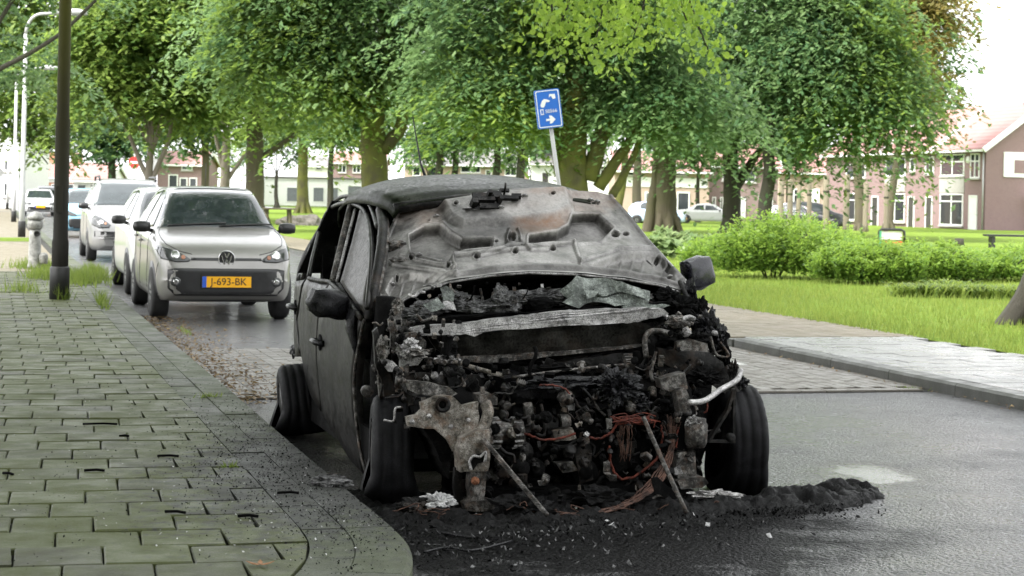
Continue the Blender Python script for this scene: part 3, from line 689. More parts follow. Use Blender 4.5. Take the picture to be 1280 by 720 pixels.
tree('dark forked trunk with drooping grey-green foliage above the shrub bed', 74, [(914, 300), (915, 250), (914, 210), (912, 170), (905, 100)], 24, [(920, 90, 95, 80), (960, 150, 45, 32), (890, 155, 45, 26), (930, -30, 130, 70), (990, 120, 60, 50)], 'bark_dark', 'leaf', 1150, 25, 0.16, seed=14, group=PG, length=2.1, droop=0.6,
     limbs=[(14, [(919, 235), (938, 205), (955, 180)])])
tree('dark leaning trunk nearest the wooden posts with long drooping boughs', 70, [(953, 300), (957, 250), (962, 215), (960, 180), (965, 130)], 19, [(1010, 110, 75, 50), (1050, 152, 55, 30), (990, 165, 50, 22), (1090, 125, 55, 40), (1000, 50, 80, 60), (1030, 178, 40, 16), (1105, 160, 35, 20)], 'bark_dark', 'leaf', 1250, 25, 0.15, seed=15, group=PG, bright=[(1080, 120, 40, 30), (1060, 165, 30, 14), (1110, 140, 25, 20)], length=2.2, droop=0.65)
tree('tall copper and yellow tinted beech against the white sky', 96, [(1075, 300), (1074, 240), (1070, 180), (1075, 80)], 14, [(1090, 55, 70, 60), (1110, 15, 70, 35), (1050, 0, 70, 40), (1130, 120, 35, 25), (1150, 150, 24, 12)], 'bark_brown', 'leaf_cop', 780, 24, 0.2, seed=16, group=PG, length=2.2, droop=0.5)
tree('fresh green tree forming the right end of the tree row against the sky', 108, [(1110, 300), (1115, 240), (1130, 150)], 12, [(1150, 95, 45, 42), (1130, 130, 45, 32), (1170, 70, 28, 28), (1110, 100, 45, 50), (1165, 20, 25, 25)], 'bark_brown', 'leaf', 560, 24, 0.22, seed=17, group=PG, length=2, droop=0.4)
for i, (u, Y, w, lab, c) in enumerate([(548, 150, 12, 'first of the far grey trunks seen just above the wreck roof', 'leaf_dark'), (568, 155, 10, 'thin far grey trunk left of the pale blue van', 'leaf'), (620, 150, 11, 'far grey trunk just right of the pale blue van', 'leaf_dark'), (650, 140, 13, 'far grey trunk just left of the leaning sign pole', 'leaf')]):
    tree(lab, Y, [(u, 290), (u, 230), (u + 2, 190), (u, 150)], w, [(u - 10, 145, 45, 40), (u + 22, 110, 45, 45), (u, 185, 34, 14)], 'bark_dark', c, 330, 22, 0.28, seed=30 + i, group='far trees across the park', length=2.4)
for i, (u, Y, lab) in enumerate([(535, 172, 'low leafy young tree left of the far grey trunks'), (664, 168, 'low leafy young tree right of the far grey trunks'), (872, 122, 'low leafy young tree right of the thick double trunk'), (345, 190, 'low leafy young tree before the left end of the garages'), (985, 140, 'low leafy young tree behind the leftmost wooden posts')]):
    tree(lab, Y, [(u, 290), (u, 240), (u + 1, 215)], 6, [(u - 14, 196, 28, 20), (u + 16, 190, 28, 22), (u, 168, 34, 18)], 'bark_dark', 'leaf' if i % 2 else 'leaf_dark', 240, 20, 0.24, seed=130 + i, group='young trees beyond the park', length=1.8)
# a far belt of trees closing the view, one mass
bl = []
rr = random.Random(4)
for u in range(-60, 1130, 34):
    p = D(u, 120 + rr.uniform(-25, 25), 215 + rr.uniform(-20, 20)); k = 215 / F
    bl.append((p.x, p.y, p.z, 42 * k, 4, (52 + rr.uniform(0, 22)) * k)); p = D(u, 30 + rr.uniform(-25, 25), 220); bl.append((p.x, p.y, p.z, 46 * k, 4, 62 * k))
tag(leaves('far_wood', MAT['leaf'], bl, 3600, 26, 0.42, 77, length=3.2, inner=0.2), kind='stuff')
# the two trees that stand over the street: only the foot, a bough or low twigs show
t = tree('broad mossy trunk foot on the lawn at the right edge of the photo', 19.7, [(1330, 405), (1345, 350), (1368, 230), (1380, 100), (1380, -200), (1340, -520)], 92, [(1350, -700, 420, 230), (1000, -620, 330, 190), (1150, -850, 400, 200), (1650, -600, 300, 200)], 'bark_dark', 'leaf', 700, 26, 0.11, seed=21, base_z=0.08, length=1.9, flare=1.35,
         limbs=[(22, [(1350, -150), (1150, -260, -1), (950, -280, -2), (800, -200, -3)])])
def sprig(parent, foot, tip, seed, n, name='bough'):
    """a low leafy twig with broad bright leaves"""
    r = random.Random(seed); mb = MB(); a = Vector(tip[0]); pts = [Vector(p) for p in tip]
    limb(mb, pts, 0.02, 0.005, 5)
    mb.v = [tuple(Vector(v) - foot) for v in mb.v]
    b = mb.build(name, MAT['bark_dark'], parent, fix=False)
    V = []; Fc = []
    for i in range(n):
        t = r.random(); seg = min(int(t * (len(pts) - 1)), len(pts) - 2); q = t * (len(pts) - 1) - seg
        p = pts[seg].lerp(pts[seg + 1], q) + Vector((r.gauss(0, 0.17), r.gauss(0, 0.25), r.gauss(-0.05, 0.12)))
        s = r.uniform(0.022, 0.045); d = Vector((r.gauss(0, 0.7), r.gauss(0, 0.7), -0.8)).normalized(); sd = d.cross(Vector((r.gauss(0, 1), r.gauss(0, 1), r.gauss(0, 0.5)))).normalized(); nn = d.cross(sd)
        k = len(V)
        for (aa, ww, up) in [(-1, 0, 0), (-0.5, 0.6, .1), (0.2, 0.72, .1), (1.1, 0, -0.15), (0.2, -0.72, .1), (-0.5, -0.6, .1)]:
            V.append(p + d * aa * s + sd * ww * s + nn * up * s - foot)
        Fc += [(k, k + 1, k + 2, k + 3), (k, k + 3, k + 4, k + 5)]
    return V, Fc, b
foot = t.location
V = []; Fc = []
for i, (a, m_, e, n) in enumerate([((700, -60), (712, -5), (695, 40), 170), ((740, -80), (755, -10), (742, 62), 190), ((790, -70), (805, 0), (792, 45), 170), ((840, -70), (850, 0), (862, 35), 170), ((850, -30), (874, 35), (892, 78), 120), ((770, -60), (775, 20), (768, 78), 110), ((680, -40), (690, 10), (684, 30), 60)]):
    yy = 17 + 0.5 * i
    v_, f_, b = sprig(t, foot, [D(*a, yy - 0.5), D(*m_, yy), D(*e, yy + 0.2)], i, n * 2)
    k = len(V); V += v_; Fc += [tuple(q + k for q in f) for f in f_]
np_l = link('low_leaves', np_mesh('low_leaves', [tuple(v) for v in V], Fc, MAT['leaf_sprig']), t)
# left tree, standing on the footway side beyond the frame; its shade and one bough show
k = 13.0 / F
t2 = empty('tree', (-7.0, 13.0, 0.1), 0, 'old tree beside the footway, out at the left, whose crown shades the near paving', 'tree')
mb = MB(); limb(mb, [(0, 0, -0.2), (0.05, 0, 2), (0, 0.1, 5), (0.3, 0, 8)], 0.42, 0.25, 12, 0.02)
limb(mb, [(0, 0, 4.2), (2.0, -1.2, 6.2), (4.2, -2.4, 7.2)], 0.2, 0.06); limb(mb, [(0, 0, 5), (1.5, -3.5, 7), (3, -6, 8)], 0.18, 0.05); mb.build('trunk', MAT['bark_dark'], t2, fix=False)
leaves('crown', MAT['leaf'], [(3.0, -3.0, 7.8, 2.6, 4.0, 1.4), (1.0, -8, 7.6, 3.5, 4, 1.5), (4.0, -8.5, 8.0, 2.6, 4, 1.4), (-1, 0, 9, 4, 4, 2.2), (-2, -9, 9, 4, 4, 2.2), (2.5, -13, 8.0, 4.5, 4, 1.8)], 3400, 26, 0.17, 55, parent=t2, length=1.5)
t3 = empty('tree', tuple(D(-190, 300, 42) * 1.0), 0, 'tree off the left edge whose long bare bough reaches in behind the white lamp posts', 'tree'); t3.location.z = 0.05
f3 = Vector(t3.location); mb = MB()
limb(mb, [(0, 0, 0), (0.2, 0, 2.5), (0.5, 0, 4)], 0.35, 0.28, 10)
limb(mb, [D(-170, 170, 42) - f3, D(-60, 120, 42) - f3, D(0, 86, 42) - f3, D(38, 66, 42) - f3, D(78, 40, 42) - f3, D(120, 0, 42) - f3], 0.08, 0.04, 8); limb(mb, [D(-20, 60, 42) - f3, D(2, 22, 42) - f3, D(22, -10, 42) - f3], 0.06, 0.05)
mb.build('trunk', MAT['bark_dark'], t3, fix=False)
leaves('crown', MAT['leaf'], [(*(D(-20, 0, 42) - f3), 1.7, 1.5, 1.0), (*(D(60, -30, 42) - f3), 2.0, 1.5, 1.0), (*(D(20, 110, 44) - f3), 0.9, 1, 0.6), (*(D(-120, -40, 42) - f3), 2, 2, 1.5)], 260, 24, 0.1, 56, parent=t3, length=1.2)
# shrubs of the bed, each one its own
def shrub(u, v, Y, wpx, hpx, label, leaf, n, size, seed, cat='shrub', name='shrub', group='shrubs of the park bed', droopy=False):
    foot = D(u, v, Y); foot.z = 0.09; root = empty(name, foot, 0, label, cat, group); k = Y / F; r = random.Random(seed)
    mb = MB(); w, h = wpx * k / 2, hpx * k
    for i in range(9):
        a = r.uniform(0, 6.28); limb(mb, [(0.1 * cos(a), 0.1 * sin(a), -0.05), (w * 0.4 * cos(a), w * 0.4 * sin(a), h * 0.5), (w * 0.75 * cos(a), w * 0.75 * sin(a), h * 0.85)], 0.015, 0.006, 4)
    mb.build('stem', MAT['bark_dark'], root, fix=False)
    if leaf == 'leaf_pale':
        bl = [(r.uniform(-0.75, 0.75) * w, r.uniform(-0.6, 0.6) * w, h * r.uniform(0.3, 0.72), w * 0.36, w * 0.36, h * 0.3) for i in range(8)]
        leaves('foliage', MAT[leaf], bl, n, 16, size, seed, parent=root, length=0.42, droop=0.1, spread=0.3, inner=0.4, bough=False); return root
    g = np.random.default_rng(seed); ns = int(n / 2.6); per = 46
    bx = g.uniform(-1, 1, ns) * w; by = g.uniform(-1, 1, ns) * w * 0.75; keep = (bx / w) ** 2 + (by / (w * 0.75)) ** 2 < 1.1; bx, by = bx[keep], by[keep]; ns = len(bx)
    hh = h * (1.05 - 0.4 * ((bx / w) ** 2 + (by / (w * .75)) ** 2)) * g.uniform(0.72, 1.2, ns); lx, ly = bx * 0.25 + g.normal(0, 0.1, ns), by * 0.25 + g.normal(0, 0.1, ns)
    t = g.uniform(0.12, 1, (ns, per)) ** 0.8; a = g.uniform(0, 2 * pi, (ns, per)); rad = 0.13 * (1.15 - t) + 0.02
    X = bx[:, None] + lx[:, None] * t + np.cos(a) * rad; Y = by[:, None] + ly[:, None] * t + np.sin(a) * rad; Z = hh[:, None] * t
    P = np.stack([X, Y, Z], 2).reshape(-1, 3); m = len(P); s = size * g.uniform(0.6, 1.4, m); aa = a.ravel()
    s = s * 1.15; up = g.uniform(-0.3, 0.9, m); e1 = np.stack([np.cos(aa) * s, np.sin(aa) * s, up * s], 1); e2 = np.stack([-np.sin(aa) * s * 0.38, np.cos(aa) * s * 0.38, g.normal(0, 0.2, m) * s], 1)
    V = np.stack([P - e1 * 0.6, P - e2, P + e1, P + e2], 1).reshape(-1, 3); me = np_mesh('foliage', V, np.arange(m * 4).reshape(m, 4), MAT[leaf])
    tone = 0.0 + 0.3 * np.repeat(g.random(ns), per) + 0.2 * g.random(m) + 0.45 * t.ravel() ** 1.5; at = me.attributes.new('tone', 'FLOAT', 'FACE'); at.data.foreach_set('value', tone.astype(np.float32)); link('foliage', me, root)  # tone climbs with height: lit tops and shaded feet painted into the leaves
    return root
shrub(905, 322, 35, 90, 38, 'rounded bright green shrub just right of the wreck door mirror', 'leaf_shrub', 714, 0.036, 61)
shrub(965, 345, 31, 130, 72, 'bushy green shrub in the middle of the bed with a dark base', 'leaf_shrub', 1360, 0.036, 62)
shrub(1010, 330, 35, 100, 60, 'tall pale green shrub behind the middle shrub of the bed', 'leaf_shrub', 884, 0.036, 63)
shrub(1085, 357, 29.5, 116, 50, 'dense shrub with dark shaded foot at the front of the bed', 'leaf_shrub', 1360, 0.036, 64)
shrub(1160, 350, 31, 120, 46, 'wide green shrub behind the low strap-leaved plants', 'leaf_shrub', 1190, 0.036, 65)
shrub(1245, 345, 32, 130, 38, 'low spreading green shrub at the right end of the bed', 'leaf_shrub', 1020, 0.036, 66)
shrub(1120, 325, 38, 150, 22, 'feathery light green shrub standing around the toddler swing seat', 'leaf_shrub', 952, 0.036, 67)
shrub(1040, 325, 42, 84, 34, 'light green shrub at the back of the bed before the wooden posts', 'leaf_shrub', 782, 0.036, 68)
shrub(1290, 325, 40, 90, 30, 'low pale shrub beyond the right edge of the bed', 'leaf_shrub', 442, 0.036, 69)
for i, (u, v, Y, w, h, lab) in enumerate([(848, 298, 44, 55, 32, 'broad-leaved pale plant nearest the wreck'), (885, 300, 42, 60, 30, 'broad-leaved pale plant behind the rounded shrub'), (940, 296, 45, 60, 26, 'broad-leaved pale plant below the dark forked trunk'), (822, 300, 40, 40, 26, 'broad-leaved pale plant half hidden by the wreck bonnet')]):
    shrub(u, v, Y, w, h, lab, 'leaf_pale', 170, 0.13, 90 + i, 'plant', 'broad_leaved_plant', 'broad-leaved plants of the bed')
def strap_plant(u, v, Y, n, h, label, seed):
    foot = D(u, v, Y); foot.z = 0.09; root = empty('strap_leaved_plant', foot, 0, label, 'plant', 'strap-leaved plants before the bed'); r = np.random.default_rng(seed)
    V = []; Fc = []
    for i in range(n):
        a = r.uniform(0, 6.28); L_ = h * r.uniform(0.7, 1.2); w = 0.014; b = r.normal(0, 0.12, 2); e = np.array([cos(a), sin(a)])
        k = len(V)
        for t in (0, 0.35, 0.7, 1.0):
            x_ = b + e * L_ * 0.85 * t; z = L_ * (1.5 * t - 1.15 * t * t); ww = w * (1 - t ** 3)
            V.append((x_[0] - e[1] * ww, x_[1] + e[0] * ww, z)); V.append((x_[0] + e[1] * ww, x_[1] - e[0] * ww, z))
        for q in range(3): Fc.append((k + 2 * q, k + 2 * q + 1, k + 2 * q + 3, k + 2 * q + 2))
    link('leaf_clump', np_mesh('leaf_clump', V, Fc, MAT['weed']), root)
for i, (u, v, w) in enumerate([(1135, 362, 'leftmost strap-leaved clump at the foot of the shrubs'), (1165, 366, 'second strap-leaved clump from the left at the foot of the shrubs'), (1198, 368, 'strap-leaved clump in the middle of the low row'), (1228, 368, 'strap-leaved clump close left of the mossy trunk foot'), (1262, 362, 'strap-leaved clump behind the mossy trunk foot'), (1181, 356, 'strap-leaved clump at the back of the low row')]):
    strap_plant(u, v, 25.5 if i < 5 else 27, 110, 0.36, w, 100 + i)

t4 = empty('tree', (-10.5, 22.0, 0.1), 0, 'roadside tree out at the left whose crown hangs above the silver small hatchback', 'tree')
mb = MB(); limb(mb, [(0, 0, -0.2), (0.1, 0, 3), (0.6, -0.3, 6)], 0.36, 0.22, 12, 0.02); limb(mb, [(0.3, 0, 4), (2.6, -1, 6.5), (5.5, -2, 7.5)], 0.16, 0.05); mb.build('trunk', MAT['bark_dark'], t4, fix=False)
leaves('crown', MAT['leaf'], [(4.6, -2.5, 8.2, 2.6, 3.0, 1.4), (5.8, 1.5, 8.6, 2.6, 3.0, 1.3), (1.5, 0, 8.5, 3.5, 3.5, 2), (7.2, -1.0, 9.0, 1.8, 2.5, 1.0)], 620, 24, 0.14, 57, parent=t4, length=1.7)

t5 = empty('tree', (5.5, -9.0, 0.0), 0, 'street tree behind the viewpoint at the right, spreading over the road', 'tree')  # unseen tree added so its crown cuts sky light on the wreck front
mb = MB(); limb(mb, [(0, 0, -0.2), (0.1, 0, 3), (0, 0.3, 7)], 0.36, 0.22, 12, 0.02); limb(mb, [(0, 0, 4), (-2.5, 2, 6.5), (-4.5, 4, 7.5)], 0.16, 0.05); mb.build('trunk', MAT['bark_dark'], t5, fix=False)
leaves('crown', MAT['leaf'], [(-2, 3, 6.0, 4.5, 3.0, 2.4), (2.5, 2, 6.5, 4.5, 3.5, 2.5), (-6.5, 3, 6, 4.5, 3.0, 2.4), (-10, 2, 6.5, 4.5, 3.5, 2.6), (-4, -3, 8, 6, 4, 3), (6, 0, 7, 4, 4, 3)], 3200, 26, 0.17, 58, parent=t5, length=1.6)
# ================================================================ HOUSES
def house(name, label, origin, rz, L, Dp, eave, ridge, wall, roof, openings, end_openings=(), chimney=None, flat_roof=False, cat='house', group=None, gable_trim=True):
    """front facade on local y=0 running along +x for L, depth Dp behind it; openings on the front: (x0, x1, z0, z1, kind)"""
    root = empty(name, origin, rz, label, cat, group)
    mb = MB(); h = eave
    if flat_roof:
        mb.box((L / 2, Dp / 2, h / 2), (L, Dp, h))
    else:
        P = [(0, 0, 0), (L, 0, 0), (L, Dp, 0), (0, Dp, 0), (0, 0, h), (L, 0, h), (L, Dp, h), (0, Dp, h), (0, Dp / 2, ridge), (L, Dp / 2, ridge)]
        mb.add(P, [(0, 1, 5, 4), (2, 3, 7, 6), (1, 2, 6, 9, 5), (3, 0, 4, 8, 7), (4, 5, 9, 8), (6, 7, 8, 9)])
    mb.build('wall', MAT[wall], root)
    if flat_roof:
        MB().box((L / 2, Dp / 2, h + 0.12), (L + 0.3, Dp + 0.3, 0.24)).build('roof', MAT[roof], root)
    else:
        mb = MB(); ov = 0.35; th = 0.16; dz = (ridge - eave) / (Dp / 2) * ov
        for s in (0, 1):
            y0, y1 = (-ov, Dp / 2) if s == 0 else (Dp + ov, Dp / 2)
            n_ = 1
            a = [Vector((-0.2, y0, h - dz + 0.03)), Vector((L + 0.2, y0, h - dz + 0.03)), Vector((L + 0.2, y1, ridge + 0.03)), Vector((-0.2, y1, ridge + 0.03))]
            mb.prism(a, (0, 0, th))
        rf = mb.build('roof', MAT[roof], root)
        if gable_trim:
            mb = MB()
            for xx in (-0.26, L + 0.26):
                for (y0, y1) in ((-ov, Dp / 2), (Dp + ov, Dp / 2)):
                    mb.bar((xx, y0, h - dz + 0.06), (xx, y1, ridge + 0.06), 0.1, 0.34)
            mb.bar((-0.2, -ov - 0.07, h - dz + 0.05), (L + 0.2, -ov - 0.07, h - dz + 0.05), 0.12, 0.14)
            mb.build('gutter', MAT['trim'], rf)
        if chimney:
            for cx in chimney:
                cm = MB(); cm.box((cx, Dp / 2, ridge + 0.45), (1.1, 0.65, 1.5)); ch = cm.build('chimney', MAT[wall], rf)
    def opening(x0, x1, z0, z1, kind, end):
        def T(x, y, z): return (x, y, z) if not end else (0 + y, Dp - x, z)      # end wall at x = 0, outward -x
        w, hh = x1 - x0, z1 - z0; fr = 0.09
        if kind == 'panel':
            m = MB(); c = T((x0 + x1) / 2, -0.03, (z0 + z1) / 2); m.box(c, (w, 0.09, hh) if not end else (0.09, w, hh)); m.build('cladding_panel', MAT['panel_grey'], root); return
        nm = {'win': 'window', 'door': 'door', 'wdoor': 'door', 'garage': 'garage_door', 'white': 'window', 'band': 'fascia'}[kind]
        body = {'win': 'trim', 'white': 'trim', 'door': 'trim', 'wdoor': 'trim', 'garage': 'trim', 'band': 'trim'}[kind]
        m = MB()
        def B(a0, a1, b0, b1, y0, y1):
            c = T((a0 + a1) / 2, (y0 + y1) / 2, (b0 + b1) / 2); m.box(c, (a1 - a0, abs(y1 - y0), b1 - b0) if not end else (abs(y1 - y0), a1 - a0, b1 - b0))
        if kind == 'band': B(x0, x1, z0, z1, -0.06, 0.03); m.build('fascia', MAT['trim'], root); return
        B(x0, x0 + fr, z0, z1, -0.07, 0.02); B(x1 - fr, x1, z0, z1, -0.07, 0.02); B(x0 + fr, x1 - fr, z1 - fr, z1, -0.068, 0.02); B(x0 + fr, x1 - fr, z0, z0 + fr * (0.4 if 'door' in kind or kind == 'garage' else 1), -0.068, 0.02)
        if kind in ('win', 'white') and w > 1.0: B((x0 + x1) / 2 - 0.05, (x0 + x1) / 2 + 0.05, z0 + fr, z1 - fr, -0.066, 0.02)
        if kind == 'win' and hh > 1.4: B(x0 + fr, x1 - fr, z1 - 0.55, z1 - 0.47, -0.064, 0.02)
        o = m.build(nm, MAT[body], root)
        m = MB(); B(x0 + fr * 0.5, x1 - fr * 0.5, z0 + 0.01, z1 - fr * 0.5, -0.03, 0.018)
        fill = {'win': ('pane', 'pane'), 'white': ('pane', 'pane'), 'door': ('door_leaf', 'door_dark'), 'wdoor': ('door_leaf', 'white'), 'garage': ('door_leaf', 'garage')}[kind]
        m.build(fill[0], MAT[fill[1]], o)
        if kind in ('win', 'white'): m = MB(); B(x0 - 0.08, x1 + 0.08, z0 - 0.1, z0 - 0.002, -0.14, 0.02); m.build('sill', MAT['panel_grey'], o)
    for o_ in openings: opening(*o_, False)
    for o_ in end_openings: opening(*o_, True)
    return root
# the brick terrace at the right: its long front faces the road, its gable end faces us
c0 = D(1231, 280, 112); c0.z = 0
# local +x runs away from us along d, front (-y) faces left
rz = atan2(DY, DX)
hs = house('terraced_house', 'end house of the rose brick terrace with white gable window and chimney', c0, rz, 7.0, 8.2, 5.35, 8.3, 'brick_pink', 'roof_red', [], chimney=[1.2])
hs.scale = (1, -1, 1)      # front turned to the left side
def add_openings(h, ops, end=()):
    pass
bpy.data.objects.remove(hs) if False else None
for o in list(hs.children_recursive): bpy.data.objects.remove(o)
bpy.data.objects.remove(hs)
def terrace(label, t0, L, ops, end_ops=(), chimney=None, wall='brick_pink', roof='roof_red'):
    # far end first so that local -y faces the road: +x runs back towards us
    o = c0 + Vector((DX, DY, 0)) * (t0 + L); o.z = 0.0
    ops2 = [(L - (b - t0), L - (a - t0), z0, z1, k) for (a, b, z0, z1, k) in ops]
    return house('terraced_house', label, o, atan2(-DY, -DX), L, 8.2, 5.35, 8.3, wall, roof, ops2, (), chimney, group='brick terrace beyond the park')
h1 = terrace('end house of the rose brick terrace with a gable wall and chimney', 0, 6.15, [(0.7, 1.8, 3.4, 5.0, 'win'), (0.9, 1.9, 0.05, 2.3, 'wdoor'), (2.55, 5.5, 3.55, 5.0, 'win'), (2.5, 5.6, 2.45, 3.42, 'panel'), (2.6, 5.5, 0.3, 2.4, 'win')], chimney=[4.9])
h2 = terrace('middle house of the rose brick terrace with two doors side by side', 6.152, 7.2, [(6.5, 7.4, 0.05, 2.2, 'door'), (8.9, 9.8, 0.05, 2.2, 'door'), (6.4, 7.5, 3.7, 4.9, 'win'), (10.2, 13.0, 0.4, 2.4, 'win'), (10.2, 13.1, 2.5, 3.5, 'panel'), (10.2, 13.0, 3.6, 5.0, 'win'), (8.9, 9.6, 3.9, 4.8, 'win')])
h3 = terrace('far house of the rose brick terrace half hidden by the copper tree', 13.354, 9, [(14, 15, 0.05, 2.2, 'door'), (16, 19, 0.4, 2.4, 'win'), (16, 19, 3.5, 5.0, 'win')])
# gable end window and porch of the end house (its end wall faces us: local x = L)
def on_gable(h, L, y0, y1, z0, z1, name, mat, d0=0.0, d1=0.09, parent=None):
    mb = MB(); mb.box((L + (d0 + d1) / 2, (y0 + y1) / 2, (z0 + z1) / 2), (d1 - d0, y1 - y0, z1 - z0)); return mb.build(name, MAT[mat], parent or h)
w = on_gable(h1, 6.15, 1.25, 3.6, 3.5, 5.1, 'gable_window', 'trim'); on_gable(h1, 6.15, 2.0, 2.8, 3.75, 4.6, 'pane', 'brick_pink', 0.09, 0.1, w)
w = on_gable(h1, 6.15, 3.1, 4.6, 0.05, 2.1, 'porch', 'door_dark', 0.0, 0.4); on_gable(h1, 6.15, 2.9, 4.8, 2.1, 2.35, 'canopy', 'trim', 0.0, 1.0, w)
MB().lathe([(0.02, 0), (0.22, 0.02), (0.25, 0.08), (0.2, 0.14), (0.02, 0.16)], (4.0, -0.08, 4.6), 'y', 16).build('satellite_dish', MAT['trim'], h1)
mbp = MB(); mbp.tube([(6.0, -0.1, 0), (6.0, -0.1, 5.2)], 0.06, 6); mbp.build('drainpipe', MAT['steel'], h1)
# other houses: fronts facing us
def front_house(label, u0, u1, Y, eave_v, ridge_v, wall, roof, ops, flat_roof=False, name='house', Dp=8, rz=0.0, chimney=None, cat='house'):
    a = D(u0, 250, Y); b = D(u1, 250, Y); L = b.x - a.x; k = Y / F
    dv = (u0 + u1) / 2
    ez = D(dv, eave_v, Y).z; rzv = D(dv, ridge_v, Y).z
    ops2 = []
    for (p0, p1, q0, q1, kd) in ops:
        ops2.append(((p0 - u0) * k, (p1 - u0) * k, max(0.03, D((p0 + p1) / 2, q1, Y).z), D((p0 + p1) / 2, q0, Y).z, kd))
    return house(name, label, (a.x, Y, 0), rz, L, Dp, ez, rzv, wall, roof, ops2, (), chimney, flat_roof, cat)
front_house('orange brick shop row with white fascia at the far left', 26, 122, 190, 222, 204, 'brick_orange', 'roof_red', [(26, 122, 223, 228, 'band'), (36, 50, 230, 244, 'win'), (54, 60, 230, 248, 'door'), (64, 80, 230, 244, 'win'), (84, 100, 230, 244, 'win'), (104, 110, 230, 248, 'door')], chimney=[2, 5])
front_house('low white building with an orange end beside the shop row', 92, 134, 160, 226, 206, 'white', 'roof_red', [(96, 108, 230, 244, 'win'), (112, 124, 230, 244, 'win')])
front_house('far red brick house with a row of white windows, behind the round sign', 196, 252, 150, 206, 190, 'brick_pink', 'roof_red', [(210, 222, 218, 242, 'white'), (224, 234, 222, 242, 'white'), (236, 246, 222, 242, 'white'), (226, 240, 205, 213, 'white')])
front_house('low white garage block with grey doors', 330, 480, 235, 224, 220, 'white', 'roof_grey', [(358, 375, 234, 252, 'garage'), (391, 405, 234, 252, 'garage'), (409, 423, 234, 252, 'garage'), (434, 452, 232, 252, 'garage')], flat_roof=True, name='garage_block', cat='garages')
front_house('white gabled house behind the garage block', 382, 412, 262, 208, 197, 'white', 'roof_grey', [(394, 401, 205, 212, 'win')])
front_house('red brick house with white windows behind the garage block on the right', 416, 480, 260, 204, 190, 'brick_pink', 'roof_red', [(422, 432, 206, 216, 'white'), (440, 450, 206, 216, 'white'), (458, 470, 206, 216, 'white')])
front_house('pale brick house seen through the trunks above the wreck roof', 505, 660, 180, 206, 186, 'brick_pale', 'roof_grey', [(515, 525, 208, 220, 'win'), (535, 545, 208, 222, 'white'), (575, 600, 206, 216, 'win'), (606, 614, 212, 232, 'door'), (630, 645, 206, 220, 'white')])
front_house('white panelled house behind the big mossy beech', 664, 765, 165, 205, 180, 'white', 'roof_grey', [(676, 686, 215, 240, 'door'), (740, 760, 205, 225, 'win')])
front_house('long pale orange brick house with white bands behind the double trunk', 768, 886, 130, 214, 190, 'brick_pale', 'roof_red', [(772, 884, 222, 234, 'band'), (842, 858, 206, 220, 'white'), (806, 818, 240, 262, 'garage'), (784, 796, 206, 220, 'white'), (846, 862, 240, 266, 'white')])
front_house('dark plum brick house with narrow doors behind the dark forked trunk', 886, 972, 136, 208, 180, 'brick_dark', 'roof_red', [(890, 895, 246, 274, 'door'), (900, 904, 246, 274, 'door'), (902, 908, 212, 226, 'white'), (930, 944, 212, 228, 'white'), (926, 932, 246, 274, 'wdoor'), (948, 966, 244, 266, 'win')])
front_house('white low house behind the wooden posts', 974, 1086, 150, 216, 190, 'brick_pale', 'roof_red', [(984, 1000, 236, 258, 'win'), (1010, 1024, 236, 264, 'wdoor'), (1040, 1060, 236, 258, 'win')])
front_house('pale tall building at the far left edge behind the lamp posts', -30, 22, 120, 170, 150, 'white', 'roof_grey', [(4, 12, 200, 214, 'win'), (-14, -4, 200, 214, 'win'), (4, 12, 228, 246, 'win')], flat_roof=True)

for i, x0 in enumerate((-24, -8, 8)):  # unseen houses added to block low sky light from behind the camera
    house('terraced_house', ['left house of the brick row across the street behind the viewpoint', 'middle house of the brick row across the street behind the viewpoint', 'right house of the brick row across the street behind the viewpoint'][i], (x0 + 15.98, -17, 0), pi, 15.96, 9, 6.2, 9.6, 'brick_dark', 'roof_grey', [(1, 3, 0.6, 2.4, 'win'), (4, 5, 0.05, 2.2, 'door'), (7, 9.5, 0.6, 2.4, 'win'), (1, 3, 3.5, 5.0, 'win'), (6.5, 9, 3.5, 5.0, 'win'), (11, 13.5, 3.5, 5, 'win'), (11, 13.5, 0.6, 2.4, 'win')], group='brick row behind the viewpoint')
